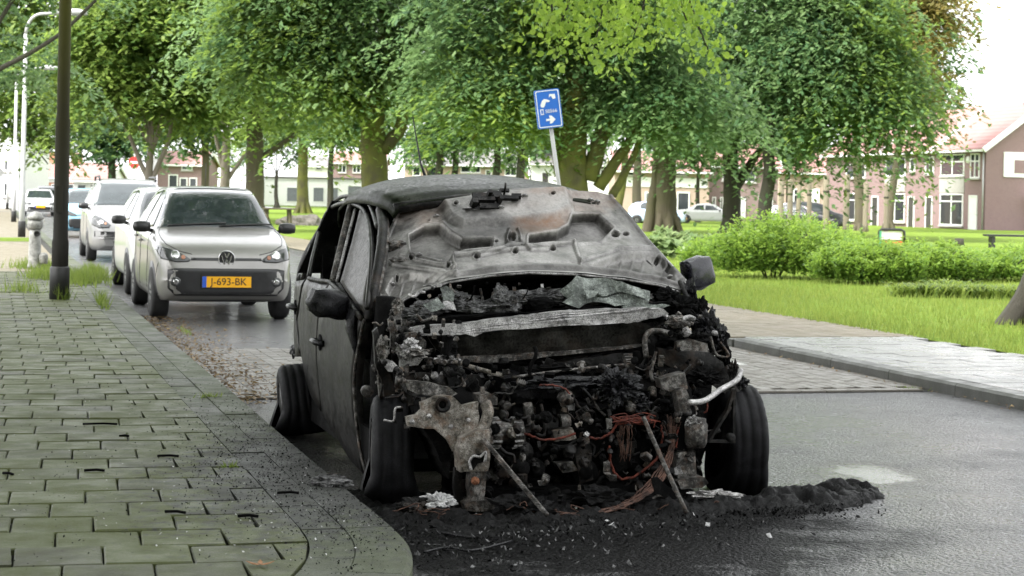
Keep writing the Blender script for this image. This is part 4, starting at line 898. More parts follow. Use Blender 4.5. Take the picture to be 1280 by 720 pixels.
# ================================================================ STREET FURNITURE
p = G(74, 374, 0.12)
lp = empty('lamp_post', p, 0, 'dark mossy steel lamp post standing on the left footway', 'lamp post')
MB().lathe([(0.095, 0.0), (0.095, 0.66), (0.084, 0.70), (0.082, 2.05), (0.078, 2.08), (0.072, 2.12), (0.066, 6.5)], n=20).build('mast', MAT['post'], lp)
MB().lathe([(0.112, 0.0), (0.112, 0.36), (0.1, 0.38)], n=20).build('base_sleeve', MAT['black'], lp)
MB().box((0.0, -0.088, 1.15), (0.075, 0.01, 0.3)).build('access_door', MAT['post'], lp)
MB().tube([(0, 0, 6.4), (0.3, 0.05, 6.8), (1.2, 0.3, 6.95)], 0.035, 8).build('arm', MAT['post'], lp)
MB().box((1.4, 0.35, 6.93), (0.6, 0.22, 0.12), AR).build('lantern', MAT['lamp_white'], lp)
def white_lamp(u, v, label):
    p = G(u, v, 0.1); o = empty('lamp_post', p, 0, label, 'lamp post', 'white lamp posts along the footway')
    MB().lathe([(0.08, 0), (0.08, 1.2), (0.062, 1.25), (0.055, 5.4)], n=14).build('mast', MAT['lamp_white'], o)
    MB().lathe([(0.1, 0), (0.1, 0.42), (0.09, 0.44)], n=14).build('base_sleeve', MAT['black'], o)
    pts = [Vector((0, 0, 5.4))]
    for k in range(1, 8): a = k / 7 * pi / 2; pts.append(Vector((0.42 * (1 - cos(a)), 0.05 * (1 - cos(a)), 5.4 + 0.55 * sin(a))))
    pts.append(Vector((0.95, 0.1, 6.0))); MB().tube(pts, 0.042, 8).build('arm', MAT['lamp_white'], o)
    mb = MB(); mb.tube([(0.9, 0.1, 6.0), (1.0, 0.1, 6.02), (1.35, 0.14, 6.02), (1.6, 0.17, 6.0)], [0.04, 0.09, 0.1, 0.05], 10); mb.build('lantern', MAT['lamp_white'], o); return o
white_lamp(27, 297, 'tall white lamp post with a curved arm, nearest of the white ones')
white_lamp(17, 278, 'white lamp post with a curved arm just behind the nearest white one')
white_lamp(9, 262, 'third white lamp post along the footway, with its arm low in the trees')
p = G(43, 336, 0.12); hy = empty('hydrant', p, 0, 'grey cast-iron standpipe bollard with a domed cap among the weeds', 'hydrant')
MB().lathe([(0.12, 0), (0.115, 0.05), (0.1, 0.1), (0.092, 0.5), (0.085, 0.62)], n=20).build('barrel', MAT['hydrant'], hy)
MB().lathe([(0.085, 0.62), (0.12, 0.66), (0.125, 0.75), (0.1, 0.77)], n=20).build('collar', MAT['hydrant'], hy)
MB().lathe([(0.09, 0.77), (0.13, 0.79), (0.128, 0.83), (0.09, 0.88), (0.03, 0.91), (0, 0.915)], n=20).build('cap', MAT['hydrant'], hy)
MB().lathe([(0.03, -0.1), (0.045, -0.14), (0.045, -0.1), (0.03, 0.0)], (0.06, 0, 0.56), 'y', 12).build('outlet', MAT['black'], hy)
MB().lathe([(0.05, 0.0), (0.07, 0.02), (0.07, 0.14), (0.04, 0.18)], (0.15, -0.03, 0.08), 'z', 12).build('valve', MAT['hydrant'], hy)
# no-entry sign and the round one seen from behind
def sign_post(u, v_c, Y, dia, label, front):
    c = D(u, v_c, Y); o = empty('road_sign', (c.x, Y, 0.05), 0, label, 'road sign'); z = c.z
    MB().tube([(0, 0.06, 0), (0, 0.06, z + 0.45)], 0.04, 10).build('pole', MAT['steel'], o)
    pl = MB().lathe([(0.0, -0.015), (dia / 2, -0.015), (dia / 2, 0.015), (0, 0.015)], (0, 0, z - 0.05), 'y', 28, smooth=False).build('plate', MAT['red' if front else 'steel'], o)
    if front:
        MB().box((0, -0.02, z - 0.05), (dia * 0.66, 0.006, dia * 0.18)).build('white_bar', MAT['sign_white'], pl)
        MB().box((0, -0.01, z - 0.62), (dia * 1.15, 0.02, 0.42)).build('sub_plate', MAT['sign_white'], o)
    return o
sign_post(168, 203, 92, 0.62, 'round red no-entry sign with a white plate under it', True)
sign_post(192, 206, 90, 0.64, 'round sign seen from its grey back', False)
sign_post(-1, 216, 100, 0.5, 'blue round sign at the left picture edge', False).children[1].data.materials[0] = MAT['blue']
# the blue motorhome-service sign on its leaning pole
SY = 27.0
c = D(685.5, 136, SY); base = Vector((D(716, 355, SY).x, SY, 0.09))
so = empty('route_sign', base, 0, 'blue rectangular direction sign on a leaning white pole', 'sign')
lean = Matrix.Rotation(-0.14, 3, 'Y'); top = c - base
turn = Matrix.Rotation(radians(8), 3, 'Z')
MB().tube([(0, 0.03, 0), (top.x * 0.5, 0.03, top.z * 0.5), (top.x * 1.05, 0.03, top.z * 1.05)], 0.032, 10).build('pole', MAT['lamp_white'], so)
Tm = Matrix.Translation(top) @ (lean @ turn).to_4x4()
def rrect(w, h, r, n=6):
    P = []
    for (cx, cz, a0) in ((w / 2 - r, h / 2 - r, 0), (-w / 2 + r, h / 2 - r, 90), (-w / 2 + r, -h / 2 + r, 180), (w / 2 - r, -h / 2 + r, 270)):
        for k in range(n + 1): a = radians(a0 + 90 * k / n); P.append((cx + r * cos(a), cz + r * sin(a)))
    return P
def sign_piece(name, poly, y0, th, mat, par):
    mb = MB(); mb.prism([Tm @ Vector((x, y0, z)) for (x, z) in poly], (Tm.to_3x3() @ Vector((0, th, 0)))); return mb.build(name, MAT[mat], par)
W_, H_ = 0.39, 0.595
box_ = sign_piece('panel', rrect(W_, H_, 0.03), -0.03, 0.06, 'blue', so)
mb = MB()                                   # thin white border line
o_, i_ = rrect(W_ - 0.03, H_ - 0.03, 0.025), rrect(W_ - 0.055, H_ - 0.055, 0.015); n = len(o_)
vs = [Tm @ Vector((x, -0.033, z)) for (x, z) in o_ + i_]; mb.add(vs, [(i, (i + 1) % n, n + (i + 1) % n, n + i) for i in range(n)]); mb.build('border', MAT['sign_white'], box_)
sign_piece('motorhome_mark', [(-0.11, 0.03), (-0.125, 0.06), (-0.09, 0.13), (-0.055, 0.155), (0.0, 0.14), (0.03, 0.12), (0.02, 0.10), (-0.03, 0.105), (-0.055, 0.05), (-0.075, 0.025)], -0.034, 0.003, 'sign_white', box_)
sign_piece('service_mark', [(0.02, 0.16), (0.035, 0.22), (0.12, 0.215), (0.125, 0.15), (0.08, 0.14), (0.06, 0.19), (0.04, 0.19)], -0.034, 0.003, 'sign_white', box_)
sign_piece('arrow', [(-0.06, -0.155), (0.0, -0.155), (-0.01, -0.105), (0.03, -0.11), (0.085, -0.17), (0.03, -0.225), (-0.01, -0.23), (0.0, -0.185), (-0.06, -0.185)], -0.034, 0.003, 'sign_white', box_)
mb = MB(); o_, i_ = [(-0.135, -0.085), (-0.135, 0.0), (-0.085, 0.0), (-0.085, -0.085)], [(-0.125, -0.072), (-0.125, -0.012), (-0.095, -0.012), (-0.095, -0.072)]
mb.add([Tm @ Vector((x, -0.0335, z)) for (x, z) in o_ + i_], [(i, (i + 1) % 4, 4 + (i + 1) % 4, 4 + i) for i in range(4)]); mb.build('phone_mark', MAT['sign_white'], box_)
def text_mesh(txt, size, extrude=0.0015):
    cu = bpy.data.curves.new('lettering', 'FONT'); cu.body = txt; cu.size = size; cu.extrude = extrude; cu.align_x = 'CENTER'; cu.align_y = 'CENTER'
    o = bpy.data.objects.new('lettering', cu); COL.objects.link(o); bpy.context.view_layer.update()
    me = bpy.data.meshes.new_from_object(o.evaluated_get(bpy.context.evaluated_depsgraph_get())); bpy.data.objects.remove(o); bpy.data.curves.remove(cu); return me
def lettering(txt, size, mat, M4, parent, name='lettering', sx=1.0):
    me = text_mesh(txt, size); me.transform(M4 @ Matrix.Rotation(pi / 2, 4, 'X') @ Matrix.Diagonal((sx, 1, 1, 1))); me.materials.clear(); me.materials.append(MAT[mat]); return link(name, me, parent)
lettering('S0566', 0.075, 'sign_white', Tm @ Matrix.Translation((0.035, -0.034, -0.04)), box_)
# wooden posts in the park
for i, (u, vt, vb, w, lab) in enumerate([(975, 226, 286, 7, 'leftmost short weathered post'), (987, 224, 286, 7, 'second post from the left, close beside the leftmost'), (996, 229, 289, 6, 'third post from the left, leaning a little'), (1011, 225, 284, 6, 'fourth post from the left, standing free'), (1032, 220, 288, 8, 'fifth post from the left, thick and pale'), (1057, 218, 290, 8, 'tallest of the wooden posts'), (1081, 228, 286, 7, 'post beside the dark parked car'), (1107, 229, 286, 6, 'rightmost wooden post of the row')]):
    Y = 88 if i % 2 else 92; f = D(u, 300, Y); f.z = 0.05; top_z = D(u, vt, Y).z - 0.05; k = Y / F; r0 = w * k / 2
    o = empty('wooden_post', f, 0, lab, 'post', 'row of upright wooden posts in the park')
    ln = 0.12 if i == 2 else random.Random(i).uniform(-0.05, 0.05)
    MB().lathe([(r0 * 1.08, -0.1), (r0, 0.4), (r0 * 0.93, top_z - 0.06), (r0 * 0.6, top_z), (0, top_z)], n=10, mat=Matrix.Rotation(ln * 0.3, 3, 'Y')).build('shaft', MAT['wood'], o)
    MB().lathe([(r0 * 1.0, top_z * 0.7), (r0 * 1.06, top_z * 0.71), (r0 * 1.06, top_z * 0.73), (r0 * 1.0, top_z * 0.74)], n=10, mat=Matrix.Rotation(ln * 0.3, 3, 'Y')).build('band', MAT['bark_dark'], o)
# toddler seat / play thing behind the shrubs
Y = 58.0; k = Y / F; c = D(1115, 300, Y); c.z = 0.09
po = empty('play_seat', c, 0, 'small white and orange play seat with a black hoop behind the shrubs', 'play seat')
h0 = D(1115, 287, Y).z - 0.09; pts = [(-17 * k, 0, 0.1), (-16 * k, 0, h0 * 0.9)] + [(-13 * k, 0, h0), (11 * k, 0, h0)] + [(15 * k, 0, h0 * 0.9), (16 * k, 0, 0.1)]
MB().tube(pts, 0.045, 8).build('hoop', MAT['black'], po)
MB().box((0, 0.1, h0 - 0.2), (26 * k, 0.08, 0.26)).build('back_board', MAT['sign_white'], po); MB().box((0, 0.0, h0 - 0.45), (24 * k, 0.3, 0.14)).build('seat', flat('orange_plastic', (0.6, 0.12, 0.03), 0.4), po); MB().box((-15 * k, 0.05, h0 - 0.3), (2.5 * k, 0.2, 0.5)).build('side_board', flat('green_plastic', (0.1, 0.4, 0.2), 0.4), po)
def bench(u, v, Y, wpx, label, mat='black', legs=2):
    c = D(u, v, Y); c.z = 0.09; top_z = D(u, v, Y).z - 0.09; k = Y / F; w = wpx * k
    o = empty('bench', c, 0, label, 'bench')
    for i in range(3): MB().box((0, -0.2 + i * 0.2, max(top_z, 0.42)), (w, 0.17, 0.07)).build('slat', MAT[mat], o)
    for s in (-1, 1): MB().box((s * w * 0.36, 0, max(top_z, 0.42) / 2 - 0.02), (0.1, 0.5, max(top_z, 0.42) - 0.04)).build('leg', MAT[mat], o)
bench(1262, 307, 60, 62, 'long dark flat bench beyond the shrubs at the right edge')
f = D(1199, 300, 62); f.z = 0.09
st = tag(MB().lathe([(0.2, -0.02), (0.17, 0.1), (0.16, D(1199, 298, 62).z - 0.1), (0.0, D(1199, 298, 62).z - 0.08)], n=10).build('tree_stump', MAT['bark_dark']), 'small dark stump on the lawn beyond the shrubs', 'stump'); st.location = f
Y = 72; c = D(347, 280, Y); c.z = 0.05; pt = empty('picnic_table', c, radians(12), 'brown wooden picnic table on the grass behind the silver hatchback', 'table')
for i in range(4): MB().box((0, -0.36 + i * 0.24, 0.76), (1.5, 0.21, 0.06)).build('plank', MAT['bark_brown'], pt)
for s in (-1, 1):
    for q in (-0.25, 0.25): MB().bar((s * 0.5, q * 1.6, 0), (s * 0.45, q, 0.74), 0.12).build('leg', MAT['bark_brown'], pt)
for i, (u, v, sc, lab) in enumerate([(368, 276, 0.5, 'rounded grey boulder right of the picnic table'), (383, 272, 0.6, 'larger brownish boulder on the grass beside the wreck door'), (358, 283, 0.35, 'small low stone under the picnic table end')]):
    mb = MB(); bm = bmesh.new(); bmesh.ops.create_icosphere(bm, subdivisions=3, radius=1)
    for vv in bm.verts: vv.co = vv.co * (1 + 0.35 * noise.noise(vv.co * 1.3 + Vector((i * 5, 0, 0)))); vv.co.z *= 0.6
    me = bpy.data.meshes.new('boulder'); bm.to_mesh(me); bm.free(); me.materials.append(MAT['stone']); o = link('boulder', me); q = D(u, v, 76); o.location = (q.x, q.y, 0.2); o.scale = (sc * 1.2, sc, sc); tag(o, lab, 'boulder')
# ================================================================ PARKED CARS
def smooth_prof(keys, ys, win=0.05):
    k = np.array(keys, float); fine = np.linspace(k[0, 0], k[-1, 0], 1200); z = np.interp(fine, k[:, 0], k[:, 1])
    st = fine[1] - fine[0]; h = max(1, int(win / st)); zz = np.pad(z, h, mode='edge')
    zz = np.convolve(zz, np.ones(2 * h + 1) / (2 * h + 1), 'valid'); return np.interp(ys, fine, zz)
def crom(P, per=4):
    P = [np.array(p, float) for p in P]; out = []
    for i in range(len(P) - 1):
        a, b, c, d = P[max(i - 1, 0)], P[i], P[i + 1], P[min(i + 2, len(P) - 1)]
        for k in range(per):
            t = k / per; out.append(0.5 * ((2 * b) + (c - a) * t + (2 * a - 5 * b + 4 * c - d) * t * t + (3 * b - a - 3 * c + d) * t ** 3))
    out.append(P[-1]); return out
def car_body(L, W, top, plan, belt, zb=0.2, tumble=0.33, hi=True):
    ys = np.unique(np.concatenate([[0, 0.008, 0.02, 0.04, 0.07, 0.11, 0.16, 0.22, 0.3], np.linspace(0.4, L - 0.25, 40 if hi else 16), [L - 0.18, L - 0.12, L - 0.07, L - 0.03, L]]))
    zt = smooth_prof(top, ys, 0.03); pw = smooth_prof(plan, ys, 0.02) * W / 2; zbt = smooth_prof(belt, ys, 0.1); rows = []
    zbs = np.interp(ys, [0, 0.1, 0.4, L - 0.4, L], [zb + 0.1, zb + 0.02, zb, zb, zb + 0.15])
    for y, z, w, bz, b0 in zip(ys, zt, pw, zbt, zbs):
        zs = min(bz, z - 0.045); gh = z - zs; w2 = w * 0.955; wr = w2 - tumble * max(gh - 0.05, 0) - 0.06 * min(1, gh / 0.2)
        e = min(0.05, gh * 0.3)
        half = [(0, b0), (0.78 * w, b0), (0.94 * w, b0 + 0.03), (w, b0 + 0.16), (w, b0 + 0.55 * (zs - b0)), (0.99 * w, zs - 0.06), (w2, zs), ((w2 * 2 + wr) / 3, zs + gh * 0.35), (wr, z - e), (0.9 * wr, z - e * 0.35), (0.5 * wr, z - e * 0.08), (0, z)]
        hp = crom(half, 3)
        rows.append([Vector((-p[0], y, p[1])) for p in hp] + [Vector((p[0], y, p[1])) for p in hp[::-1][1:-1]])
    mb = MB(); mb.grid(rows, True, close=True); m = len(rows[0])
    mb.f += [tuple(range(m)), tuple((len(rows) - 1) * m + i for i in range(m))[::-1]]; mb.sm += [True, True]
    return mb
def poly_rings(poly, n=44, rings=5):
    P = [Vector((p[0], p[1])) for p in poly]; m = len(P); per = [((P[(i + 1) % m] - P[i]).length) for i in range(m)]; tot = sum(per); out = []
    for i in range(m):
        q = max(1, round(n * per[i] / tot))
        for k in range(q): out.append(P[i].lerp(P[(i + 1) % m], k / q))
    c = sum(out, Vector((0, 0))) / len(out); return out, c
def patch(bvh, poly, mode, off, name, mat, parent, side=1, rings=5, n=44, label=None, thick=0.012):
    """a thin shell lying on the body: poly in (x,z) for 'front'/'back', (y,z) for 'side', (x,y) for 'top'"""
    B_, c = poly_rings(poly, n); mb = MB(); V = []; m = len(B_)
    def cast(q):
        if mode == 'front': o, d = Vector((q[0], -1, q[1])), Vector((0, 1, 0))
        elif mode == 'back': o, d = Vector((q[0], 9, q[1])), Vector((0, -1, 0))
        elif mode == 'side': o, d = Vector((side * 3, q[0], q[1])), Vector((-side, 0, 0))
        else: o, d = Vector((q[0], q[1], 3)), Vector((0, 0, -1))
        h = bvh.ray_cast(o, d); 
        if h[0] is None: return None, d, None
        return h[0], d, h[1]
    lay = []
    for r in range(rings + 1):
        t = 1 - r / rings; row = []
        for p in (B_ if r < rings else [c]):
            q = c + (p - c) * t; h, d, nn = cast(q)
            if h is None: h, d, nn = cast(c + (p - c) * t * 0.93)
            if h is None: h, d, nn = cast(c)
            nn = nn if nn.dot(d) < 0 else -nn
            row.append(h + nn * off)
        lay.append(row)
    base = [p + (cast(c)[1]) * thick for p in lay[0]]
    vs = base + [p for row in lay for p in row]; fs = []
    for r in range(rings + 1):
        a = r * m; b = (r + 1) * m
        if r < rings: fs += [(a + k, a + (k + 1) % m, b + (k + 1) % m, b + k) for k in range(m)]
        else: fs += [(a + k, a + (k + 1) % m, b) for k in range(m)]
    mb.add(vs, fs, True); o = mb.build(name, mat, parent)
    if label: o['label'] = label
    return o
def mir(poly): return [(-a, b) for a, b in poly][::-1]
def circ(cx, cz, r, n=20): return [(cx + r * cos(2 * pi * k / n), cz + r * sin(2 * pi * k / n)) for k in range(n)]
MAT['tyre'] = flat('tyre_rubber', (0.016, 0.016, 0.016), 0.75, var=0.3, scale=20)
MAT['rim'] = flat('alloy_rim', (0.3, 0.3, 0.31), 0.35, 0.7, var=0.15)
MAT['glass'] = m_glass(); MAT['black_plastic'] = flat('black_plastic', (0.016, 0.016, 0.017), 0.4, var=0.25, scale=15)
MAT['lens'] = m_glass('lamp_lens', (0.045, 0.047, 0.047), False); MAT['reflector'] = flat('lamp_reflector', (0.5, 0.5, 0.5), 0.12, 0.8, var=0.3, scale=18)
MAT['amber'] = flat('amber_lens', (0.3, 0.13, 0.07), 0.2); MAT['plate_yel'] = flat('plate_yellow', (0.85, 0.42, 0.012), 0.4, var=0.04); MAT['plate_blue'] = flat('plate_blue', (0.03, 0.1, 0.5), 0.4)
MAT['chrome'] = flat('chrome', (0.7, 0.7, 0.7), 0.12, 0.9, var=0.1)
MAT['silver'] = m_paint('silver_paint', (0.235, 0.228, 0.215), 0.3, 0.35, 0.22); MAT['silver2'] = m_paint('pale_silver_paint', (0.2, 0.2, 0.2), 0.3, 0.3, 0.15)
MAT['car_white'] = m_paint('white_car_paint', (0.5, 0.5, 0.5), 0.3); MAT['car_blue'] = m_paint('light_blue_paint', (0.2, 0.4, 0.52), 0.3, 0.2); MAT['car_dark'] = m_paint('dark_car_paint', (0.03, 0.032, 0.036), 0.25, 0.2); MAT['car_red'] = m_paint('red_car_paint', (0.4, 0.03, 0.03), 0.3); MAT['van_blue'] = m_paint('pale_blue_van_paint', (0.4, 0.5, 0.68), 0.35)
def wheel(parent, x, y, r, w, side):
    mb = MB(); mb.lathe([(r * 0.62, -w / 2), (r * 0.9, -w / 2), (r * 0.97, -w * 0.42), (r, -w * 0.3), (r, w * 0.3), (r * 0.97, w * 0.42), (r * 0.9, w / 2), (r * 0.62, w / 2)], (x, y, r), 'x', 28)
    o = mb.build('wheel', MAT['tyre'], parent); m2 = MB(); s = side
    m2.lathe([(r * 0.64, 0), (r * 0.64, s * w * 0.40), (r * 0.58, s * w * 0.36), (r * 0.2, s * w * 0.44), (0, s * w * 0.46)], (x, y, r), 'x', 24)
    for k in range(8):
        a = k * pi / 4; m2.bar((x + s * w * 0.43, y + 0.05 * cos(a), r + 0.05 * sin(a)), (x + s * w * 0.41, y + r * 0.6 * cos(a), r + r * 0.6 * sin(a)), 0.03, 0.03, (1, 0, 0))
    m2.build('rim', MAT['rim'], o); return o
def number_plate(root, y, z, text=None, w=0.52, x=0.0):
    o = MB().box((x, y, z), (w, 0.014, 0.115)).build('number_plate', MAT['plate_yel'], root)
    MB().box((x - w / 2 + 0.022, y - 0.0085, z), (0.044, 0.004, 0.115)).build('country_band', MAT['plate_blue'], o)
    MB().box((x, y + 0.004, z - 0.001), (w + 0.02, 0.014, 0.135)).build('plate_frame', MAT['black_plastic'], o)
    if text: lettering(text, 0.108, 'black', Matrix.Translation((x + 0.02, y - 0.0085, z)), o, sx=0.98)
    return o
def hatchback(name, loc, rz, label, paint, spec, front=True, hi=True, cat='car', group=None):
    root = empty(name, loc, rz, label, cat, group); S = spec
    mb = car_body(S['L'], S['W'], S['top'], S['plan'], S['belt'], S.get('zb', 0.2), S.get('tumble', 0.33), hi)
    body = mb.build('body', MAT[paint], root); 
    bvh = BVHTree.FromPolygons([Vector(v) for v in mb.v], [list(f) for f in mb.f]); W = S['W']
    patch(bvh, S['screen'], 'top', 0.006, 'windscreen', MAT['glass'], root, n=60, rings=8)
    if 'rear' in S: patch(bvh, S['rear'], 'back', 0.006, 'rear_window', MAT['glass'], root)
    for sd in (-1, 1):
        for wn_ in S['side']: patch(bvh, wn_, 'side', 0.006, 'side_window', MAT['glass'], root, side=sd)
        r = S.get('r', 0.29)
        for y in (S['fo'], S['fo'] + S['wb']):
            patch(bvh, [(y + r * 1.17 * cos(a), r + r * 1.17 * sin(a)) for a in np.linspace(-0.55, pi + 0.55, 30)], 'side', 0.003, 'wheel_arch', MAT['black_plastic'], body, side=sd, rings=3)
            wheel(root, sd * (W / 2 - 0.085), y, r, 0.185, sd)
        mz = S['mirror']; m = MB(); m.lathe([(0.0, -0.1), (0.05, -0.085), (0.062, -0.03), (0.062, 0.04), (0.05, 0.09), (0, 0.1)], (sd * (W / 2 + 0.07), mz[0], mz[1]), 'x', 16); m.bar((sd * (W / 2 - 0.06), mz[0] + 0.03, mz[1] - 0.05), (sd * (W / 2 + 0.05), mz[0], mz[1] - 0.02), 0.04); m.build('mirror', MAT['black_plastic'], root)
        if hi:
            for (a, b) in S.get('seams', []):
                m = MB(); pts = []
                for k in range(9):
                    q = (a[0] + (b[0] - a[0]) * k / 8, a[1] + (b[1] - a[1]) * k / 8); h = bvh.ray_cast(Vector((sd * 3, q[0], q[1])), Vector((-sd, 0, 0)))
                    if h[0]: pts.append(h[0] + Vector((sd * 0.0005, 0, 0)))
                m.tube(pts, 0.004, 4); m.build('door_gap', MAT['black_plastic'], body)
            for hy in S.get('handles', []):
                h = bvh.ray_cast(Vector((sd * 3, hy[0], hy[1])), Vector((-sd, 0, 0)))[0]; MB().tube([(h.x, hy[0] - 0.08, hy[1]), (h.x + sd * 0.03, hy[0] - 0.05, hy[1]), (h.x + sd * 0.03, hy[0] + 0.06, hy[1]), (h.x, hy[0] + 0.09, hy[1])], 0.014, 6).build('door_handle', MAT[paint], root)
    if front:
        for poly in (S['lamp'], mir(S['lamp'])):
            h = patch(bvh, poly, 'front', 0.008, 'headlight', MAT['lens'], root, rings=5); cc = sum((Vector(p) for p in poly), Vector((0, 0))) / len(poly); sg = 1 if cc.x > 0 else -1
            if hi:
                c1 = cc + Vector((sg * -0.02, 0.0)); patch(bvh, circ(c1.x, c1.y, 0.045, 16), 'front', 0.013, 'reflector', MAT['reflector'], h, rings=3, n=20); c2 = cc + Vector((-sg * 0.1, -0.025)); patch(bvh, circ(c2.x, c2.y, 0.022, 12), 'front', 0.013, 'indicator', MAT['amber'], h, rings=3, n=16)
        for nm, poly, mt in S.get('front', []): patch(bvh, poly, 'front', 0.007, nm, MAT[mt], root, rings=6, n=56)
        yb = bvh.ray_cast(Vector((S.get('platex', 0), -1, S['plate'])), Vector((0, 1, 0)))[0].y
        number_plate(root, yb - 0.018, S['plate'], S.get('text'), x=S.get('platex', 0))
    return root, bvh
VWS = dict(L=3.6, W=1.49, zb=0.2, r=0.29, fo=0.585, wb=2.42,
    top=[(0, 0.52), (0.015, 0.6), (0.05, 0.675), (0.12, 0.755), (0.25, 0.83), (0.5, 0.895), (0.78, 0.95), (0.86, 0.97), (1.15, 1.18), (1.42, 1.365), (1.6, 1.42), (1.9, 1.452), (2.4, 1.457), (2.95, 1.42), (3.3, 1.34), (3.47, 1.15), (3.56, 0.9), (3.6, 0.5)],
    plan=[(0, 0.76), (0.02, 0.83), (0.06, 0.885), (0.15, 0.94), (0.35, 0.98), (0.7, 1.0), (2.9, 1.0), (3.3, 0.96), (3.55, 0.88), (3.6, 0.8)],
    belt=[(0, 0.7), (0.4, 0.86), (0.9, 0.9), (2.0, 0.93), (3.6, 1.0)], tumble=0.36,
    screen=[(-0.66, 0.9), (0.66, 0.9), (0.615, 1.2), (0.53, 1.5), (0.3, 1.545), (-0.3, 1.545), (-0.53, 1.5), (-0.615, 1.2)],
    side=[[(1.2, 0.99), (1.52, 1.3), (1.68, 1.38), (2.02, 1.4), (2.05, 0.96)], [(2.11, 0.97), (2.09, 1.4), (2.6, 1.37), (2.86, 1.25), (2.78, 1.0)]],
    mirror=(1.1, 0.99), lamp=[(-0.725, 0.775), (-0.70, 0.80), (-0.60, 0.775), (-0.44, 0.705), (-0.375, 0.66), (-0.40, 0.64), (-0.54, 0.635), (-0.68, 0.665)],
    front=[('lower_grille', [(-0.62, 0.555), (-0.54, 0.57), (0.54, 0.57), (0.62, 0.555), (0.615, 0.36), (0.54, 0.285), (-0.54, 0.285), (-0.615, 0.36)], 'black_plastic'),
           ('grille_strip', [(-0.375, 0.68), (0.375, 0.68), (0.375, 0.655), (-0.375, 0.655)], 'black_plastic'),
           ('splitter', [(-0.5, 0.235), (0.5, 0.235), (0.46, 0.205), (-0.46, 0.205)], 'black_plastic')],
    plate=0.43, text='J-693-BK', seams=[((1.12, 0.32), (1.1, 0.95)), ((2.08, 0.3), (2.08, 0.96)), ((2.1, 0.3), (2.72, 0.62)), ((2.72, 0.62), (2.8, 0.97))], handles=[(1.95, 0.82), (2.62, 0.86)],
    rear=[(-0.5, 1.05), (0.5, 1.05), (0.45, 1.33), (-0.45, 1.33)])
fw = G(200, 397)                                    # its near-side front tyre on the road
def at_road(l, m): p = R(l, m); return (p.x, p.y, 0)
relv = fw - K0; vw_l = relv.x * DX + relv.y * DY; vw_m = relv.x * NX + relv.y * NY
VL = vw_l - 0.585 - 0.1; VM = vw_m + 0.63
vw, vbvh = hatchback('parked_car', at_road(VL, VM), AR, 'silver small hatchback facing us with a yellow plate, nearest car parked behind the wreck', 'silver', VWS, group='cars parked along the left kerb')
# round badge with its letters, wipers, fog lamps, roof panel
yb = vbvh.ray_cast(Vector((0, -1, 0.675)), Vector((0, 1, 0)))[0].y
bd = MB().lathe([(0.0, -0.012), (0.084, -0.012), (0.084, 0.02), (0, 0.02)], (0, yb - 0.01, 0.675), 'y', 28, smooth=False).build('badge', MAT['black_plastic'], vw)
mb = MB(); mb.lathe([(0.083, -0.02), (0.087, -0.022), (0.091, -0.01), (0.083, 0.01), (0.083, -0.02)], (0, yb - 0.01, 0.675), 'y', 28, cap=False)
def bl(a, b, w=0.012): mb.bar((a[0], yb - 0.026, 0.675 + a[1]), (b[0], yb - 0.026, 0.675 + b[1]), w, 0.008, (0, 1, 0))
bl((-0.025, 0.064), (0, 0.008)); bl((0.025, 0.064), (0, 0.008)); bl((-0.056, 0.04), (-0.024, -0.06)); bl((-0.024, -0.06), (0, -0.006)); bl((0, -0.006), (0.024, -0.06)); bl((0.024, -0.06), (0.056, 0.04))
mb.build('emblem', MAT['chrome'], bd)
for sg in (-1, 1):
    h = patch(vbvh, circ(sg * 0.535, 0.43, 0.052, 16), 'front', 0.012, 'fog_light', MAT['lens'], vw, rings=3, n=24); patch(vbvh, circ(sg * 0.535, 0.43, 0.03, 12), 'front', 0.017, 'reflector', MAT['reflector'], h, rings=2, n=16)
for (a, b) in (((-0.55, 0.90), (0.1, 0.94)), ((0.02, 0.89), (0.6, 0.95))):
    pts = []
    for k in range(8): q = (a[0] + (b[0] - a[0]) * k / 7, a[1] + (b[1] - a[1]) * k / 7); h = vbvh.ray_cast(Vector((q[0], q[1], 3)), Vector((0, 0, -1)))[0]; pts.append(h + Vector((0, -0.01, 0.018)))
    MB().tube(pts, 0.011, 6).build('wiper', MAT['black_plastic'], vw)
MB().tube([(0.1, 3.0, 1.45), (0.12, 3.15, 1.75)], 0.004, 5).build('aerial', MAT['black_plastic'], vw)
for sg in (-1, 1):
    for path in ([(0.64, 0.88), (0.66, 0.7), (0.655, 0.45), (0.62, 0.24)], [(0.62, 0.24), (0.5, 0.13), (0.36, 0.09)]):
        pts = []
        for q in crom(path, 5):
            h = vbvh.ray_cast(Vector((sg * q[0], q[1], 3)), Vector((0, 0, -1)))[0]
            if h: pts.append(h + Vector((0, 0, 0.001)))
        MB().tube(pts, 0.0045, 5).build('bonnet_gap', MAT['black_plastic'], vw.children[0])
    pts = [vbvh.ray_cast(Vector((sg * 3, q[0], q[1])), Vector((-sg, 0, 0)))[0] for q in crom([(0.2, 0.62), (0.28, 0.5), (0.3, 0.38), (0.26, 0.28)], 4)]
    MB().tube(pts, 0.004, 5).build('bumper_gap', MAT['black_plastic'], vw.children[0])
patch(vbvh, [(-0.52, 1.62), (0.52, 1.62), (0.5, 2.9), (-0.5, 2.9)], 'top', 0.004, 'roof_panel', MAT['car_dark'], vw, rings=4)
# white hatchback hidden behind it
WS = dict(VWS); WS.update(L=3.9, W=1.70, wb=2.48, text=None, seams=[], handles=[])
hatchback('parked_car', at_road(VL + 3.6 + 1.0, VM + 0.17), AR, 'white hatchback mostly hidden behind the silver small hatchback', 'car_white', WS, group='cars parked along the left kerb')
